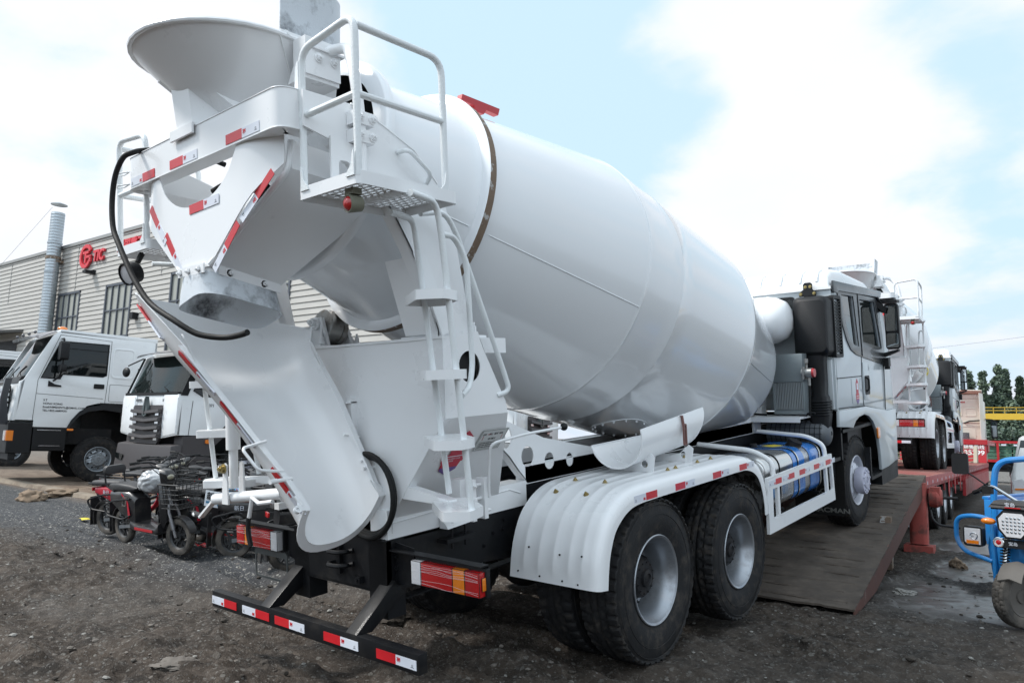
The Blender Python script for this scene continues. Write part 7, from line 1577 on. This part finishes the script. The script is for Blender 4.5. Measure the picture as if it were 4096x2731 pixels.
# white advert card hanging on the near basket
b = MB().use(mat('advert_card', (.66,.70,.74), .4)); b.box(-.15,.15,-.002,.002,-.09,.09); cd = b.build('advert_card', None, None, smooth=0); cd.location = (-4.33,-.28,.66); cd.rotation_euler = (R(4),R(6),R(28)); tag(cd, 'white advertising card on the side of the wire basket', 'card')
text('新日', .10, BP, cd, (-.13,-.003,-.01), (1,0,0), (0,0,1), ext=.001, bold=.002); b = MB().use(mat('card_blue', (.05,.2,.35), .5)); b.box(.02,.13,-.004,-.003,-.07,.05); b.box(-.13,0,-.004,-.003,-.055,-.03); b.build('print', None, cd, smooth=0)
# ================================================ blue cargo tricycle (local +y forward, front wheel contact at origin)
TB = mat('tricycle_blue', (.018,.21,.55), .35, coat=.3, var=.08, vs=6, bump=.1, dirt=((.16,.15,.14), 3.0, .5, .78, .7))
def make_trike():
    T = thing('cargo_tricycle', 'blue electric cargo tricycle cut by the right edge with its muddy front wheel', 'tricycle', (2.95,3.18,0), (0,0,R(-189)))
    P = lambda b, n, par=T, **k: b.build(n, None, par, **k); me_t = tyre_mesh('trike_tyre', .265, .165, .11, TM, nl=34, nc=150, pat='moto')
    w_ = MB().use(mat('muddy_rim', (.10,.09,.08), .7, var=.2, bump=.4)); w_.lathe((0,0,0),(1,0,0),[(-.045,.170),(-.05,.165),(-.03,.145),(-.025,.06),(-.04,.055),(-.04,.001)],n=40); w_.lathe((0,0,0),(1,0,0),[(.045,.170),(.05,.165),(.03,.145),(.02,.08),(.05,.075),(.055,.03),(.055,.001)],n=40)
    wh = P(w_, 'front_wheel'); wh.location = (0,0,.262); wh.rotation_euler = (0,0,R(-22)); put('tyre', me_t, wh)
    gm2 = mat('muddy_grey_metal', (.15,.135,.12), .7, metal=.2, var=.2, bump=.4, bs=50)
    b = MB().use(gm2)
    for sx in (1,-1): b.beam((sx*.085,0,.25),(sx*.10,-.04,.48),.02,.05,(1,0,0)); b.beam((sx*.07,0,.262),(sx*.10,.0,.262),.03,.07)
    b.loft([[V(x*(1-.0), .285*math.cos(a), .262+.29*math.sin(a)-abs(x)*.3) for x in (-.09,-.05,0,.05,.09)]+[V(x, .279*math.cos(a), .256+.284*math.sin(a)-abs(x)*.3) for x in (.09,.05,0,-.05,-.09)] for a in np.linspace(R(35),R(135),10)]); P(b, 'mudguard')
    b = MB().use(CH)
    for sx in (1,-1):
        b.cyl((sx*.105,-.04,.46),(sx*.105,-.16,.80),.020,n=14)
        b.use(BP); b.tube([V(sx*.105+.036*math.cos(k*.85), -.05-.0011*k, .50+.0033*k)+V(0,.036*math.sin(k*.85),0) for k in range(76)], .0055, n=5); b.use(CH)
    P(b, 'suspension_fork')
    b = MB().use(TB); b.loft([[V(-w0,y0,z),V(-w0*.5,y0+.06,z),V(w0*.5,y0+.06,z),V(w0,y0,z),V(w0,y0-.05,z),V(-w0,y0-.05,z)] for z, w0, y0 in ((.28,.16,-.28),(.40,.26,-.24),(.62,.28,-.22),(.80,.26,-.24),(.90,.16,-.26))])
    b.box(-.24,.24,-1.2,-.30,.30,.36); fb = P(b, 'leg_shield', bevel=.012)
    b = MB().use(TB)
    for sx in (1,-1):
        b.tube([(sx*.22,-.20,.30),(sx*.22,-.18,.88),(sx*.40,-.20,.90),(sx*.54,-.24,.86),(sx*.55,-.26,.66),(sx*.48,-.24,.56),(sx*.24,-.20,.50)], .021, n=10, fil=.09)
    P(b, 'guard_loop')
    for sx in (1,-1):
        b = MB().use(BP); b.loft([[V(sx*x, y, z) for x, z in rrect(.30,.46,.62,.80,.03,3)] for y in (-.25,-.16)]); lp = P(b, 'fog_lamp', smooth=30)
        b = MB().use(CL); b.plate([(sx*.315,.64),(sx*.425,.64),(sx*.445,.66),(sx*.445,.785),(sx*.315,.785)], 'y', -.16,-.15); b.use(CH); b.tube([(sx*.37+.0,-.148,.715)]+[(sx*.37+.03*math.cos(a),-.148,.715+.03*math.sin(a)) for a in np.linspace(0,6.28,14)], .004, n=5); b.use(AM); b.box(*sorted((sx*.33,sx*.43)),-.151,-.146,.645,.675); b.build('lens', None, lp, smooth=0)
    # octagonal headlamp with rows of LEDs
    oct_ = [(-.115,.05),(-.07,.105),(.07,.105),(.115,.05),(.105,-.04),(.055,-.105),(-.055,-.105),(-.105,-.04)]
    b = MB().use(BP); b.loft([[V(x*k, y, .86+z*k) for x, z in oct_] for y, k in ((-.12,.8),(-.02,1.18),(.035,1.14))]); b.box(-.17,.17,-.10,.02,.985,1.03); b.hexa([(-.15,-.08,1.0),(.15,-.08,1.0),(.19,.03,1.0),(-.19,.03,1.0),(-.12,-.12,1.07),(.12,-.12,1.07),(.15,-.0,1.06),(-.15,-.0,1.06)]); b.box(-.16,.16,-.05,.01,.66,.73); hl = P(b, 'headlamp', smooth=20)
    b = MB().use(CL); b.plate([(x*.97, .86+z*.97) for x, z in oct_], 'y', .036,.042); b.use(CH)
    for i in range(6):
        for j in range(5):
            x, z = -.075+.03*i, .80+.03*j
            if abs(x)+abs(z-.86)*.6 < .105: b.ball((x,.044,z),.0105,(1,.5,1),n=8,k=5)
    b.build('lens', None, hl, smooth=30)
    text('宝岛', .04, WT, hl, (.06,.034,1.018), (-1,0,0), (0,0,1), ext=.001); text('宝岛', .035, WT, hl, (.05,.012,.685), (-1,0,0), (0,0,1), ext=.001)
    b = MB().use(RL); b.box(-.06,.06,.03,.034,1.003,1.012); b.build('badge_line', None, hl, smooth=0)
    for sx in (1,-1):
        b = MB().use(CH); b.lathe((sx*.125,.0,.70),(0,1,0),[(-.03,.04),(.015,.044),(.02,.038),(.012,.034)],n=24); b.use(RL); b.lathe((sx*.125,.0,.70),(0,1,0),[(.012,.022),(.016,.001)],n=16); b.use(CL); b.lathe((sx*.125,.0,.70),(0,1,0),[(.010,.034),(.012,.022)],n=16); P(b, 'round_lamp')
        b = MB().use(AM); b.ball((sx*.20,.0,.875),.05,(1.2,.6,.6)); P(b, 'indicator')
    b = MB().use(CH); b.tube([(-.36,-.34,1.12),(-.25,-.30,1.18),(-.10,-.22,1.10),(0,-.20,1.04),(.10,-.22,1.10),(.25,-.30,1.18),(.36,-.34,1.12)], .014, n=10, fil=.05)
    b.use(RB); 
    for sx in (1,-1): b.cyl((sx*.30,-.32,1.15),(sx*.42,-.37,1.10),.019); b.box(*sorted((sx*.24,sx*.32)),-.33,-.27,1.10,1.17)
    P(b, 'handlebar')
    for sx in (1,-1):
        b = MB().use(BP); b.tube([(sx*.28,-.30,1.17),(sx*.40,-.26,1.27),(sx*.50,-.25,1.33)], .007, n=6, fil=.04); b.loft([[V(sx*x, y, z) for x, z in rrect(.42,.56,1.27,1.47,.03,4)] for y in (-.27,-.245)]); P(b, 'mirror')
    # driver's rail and cargo box
    b = MB().use(TB)
    for yy in (-.95,): b.tube([(-.42,yy,.30),(-.42,yy,1.15),(-.38,yy,1.40),(0,yy,1.45),(.38,yy,1.40),(.42,yy,1.15),(.42,yy,.30)], .030, n=10, fil=.14)
    b.box(-.55,.55,-2.6,-1.15,.55,.60); b.box(-.56,.56,-1.18,-1.14,.55,1.0)
    for sx in (1,-1): b.box(*sorted((sx*.54,sx*.57)),-2.6,-1.15,.58,1.0); b.box(*sorted((sx*.53,sx*.585)),-2.6,-1.15,1.0,1.03)
    for k in range(5): b.box(-.50+.24*k,-.46+.24*k,-1.14,-1.12,.6,1.0)
    P(b, 'cargo_box', bevel=.004); b = MB().use(SE); b.loft([[V(x, y, z) for x, z in rrect(-.28,.28,.66,.76,.04,3)] for y in (-1.12,-.80)]); P(b, 'seat')
    b = MB().use(BK); b.box(-.1,.1,-2.3,-.3,.34,.44); P(b, 'chassis')
    for sx in (1,-1):
        w2 = wh.copy(); C.objects.link(w2); w2.name = 'rear_wheel'; w2.location = (sx*.45,-1.9,.262); t2 = wh.children[0].copy() if wh.children else None
        if t2: C.objects.link(t2); t2.parent = w2
    return T
make_trike()
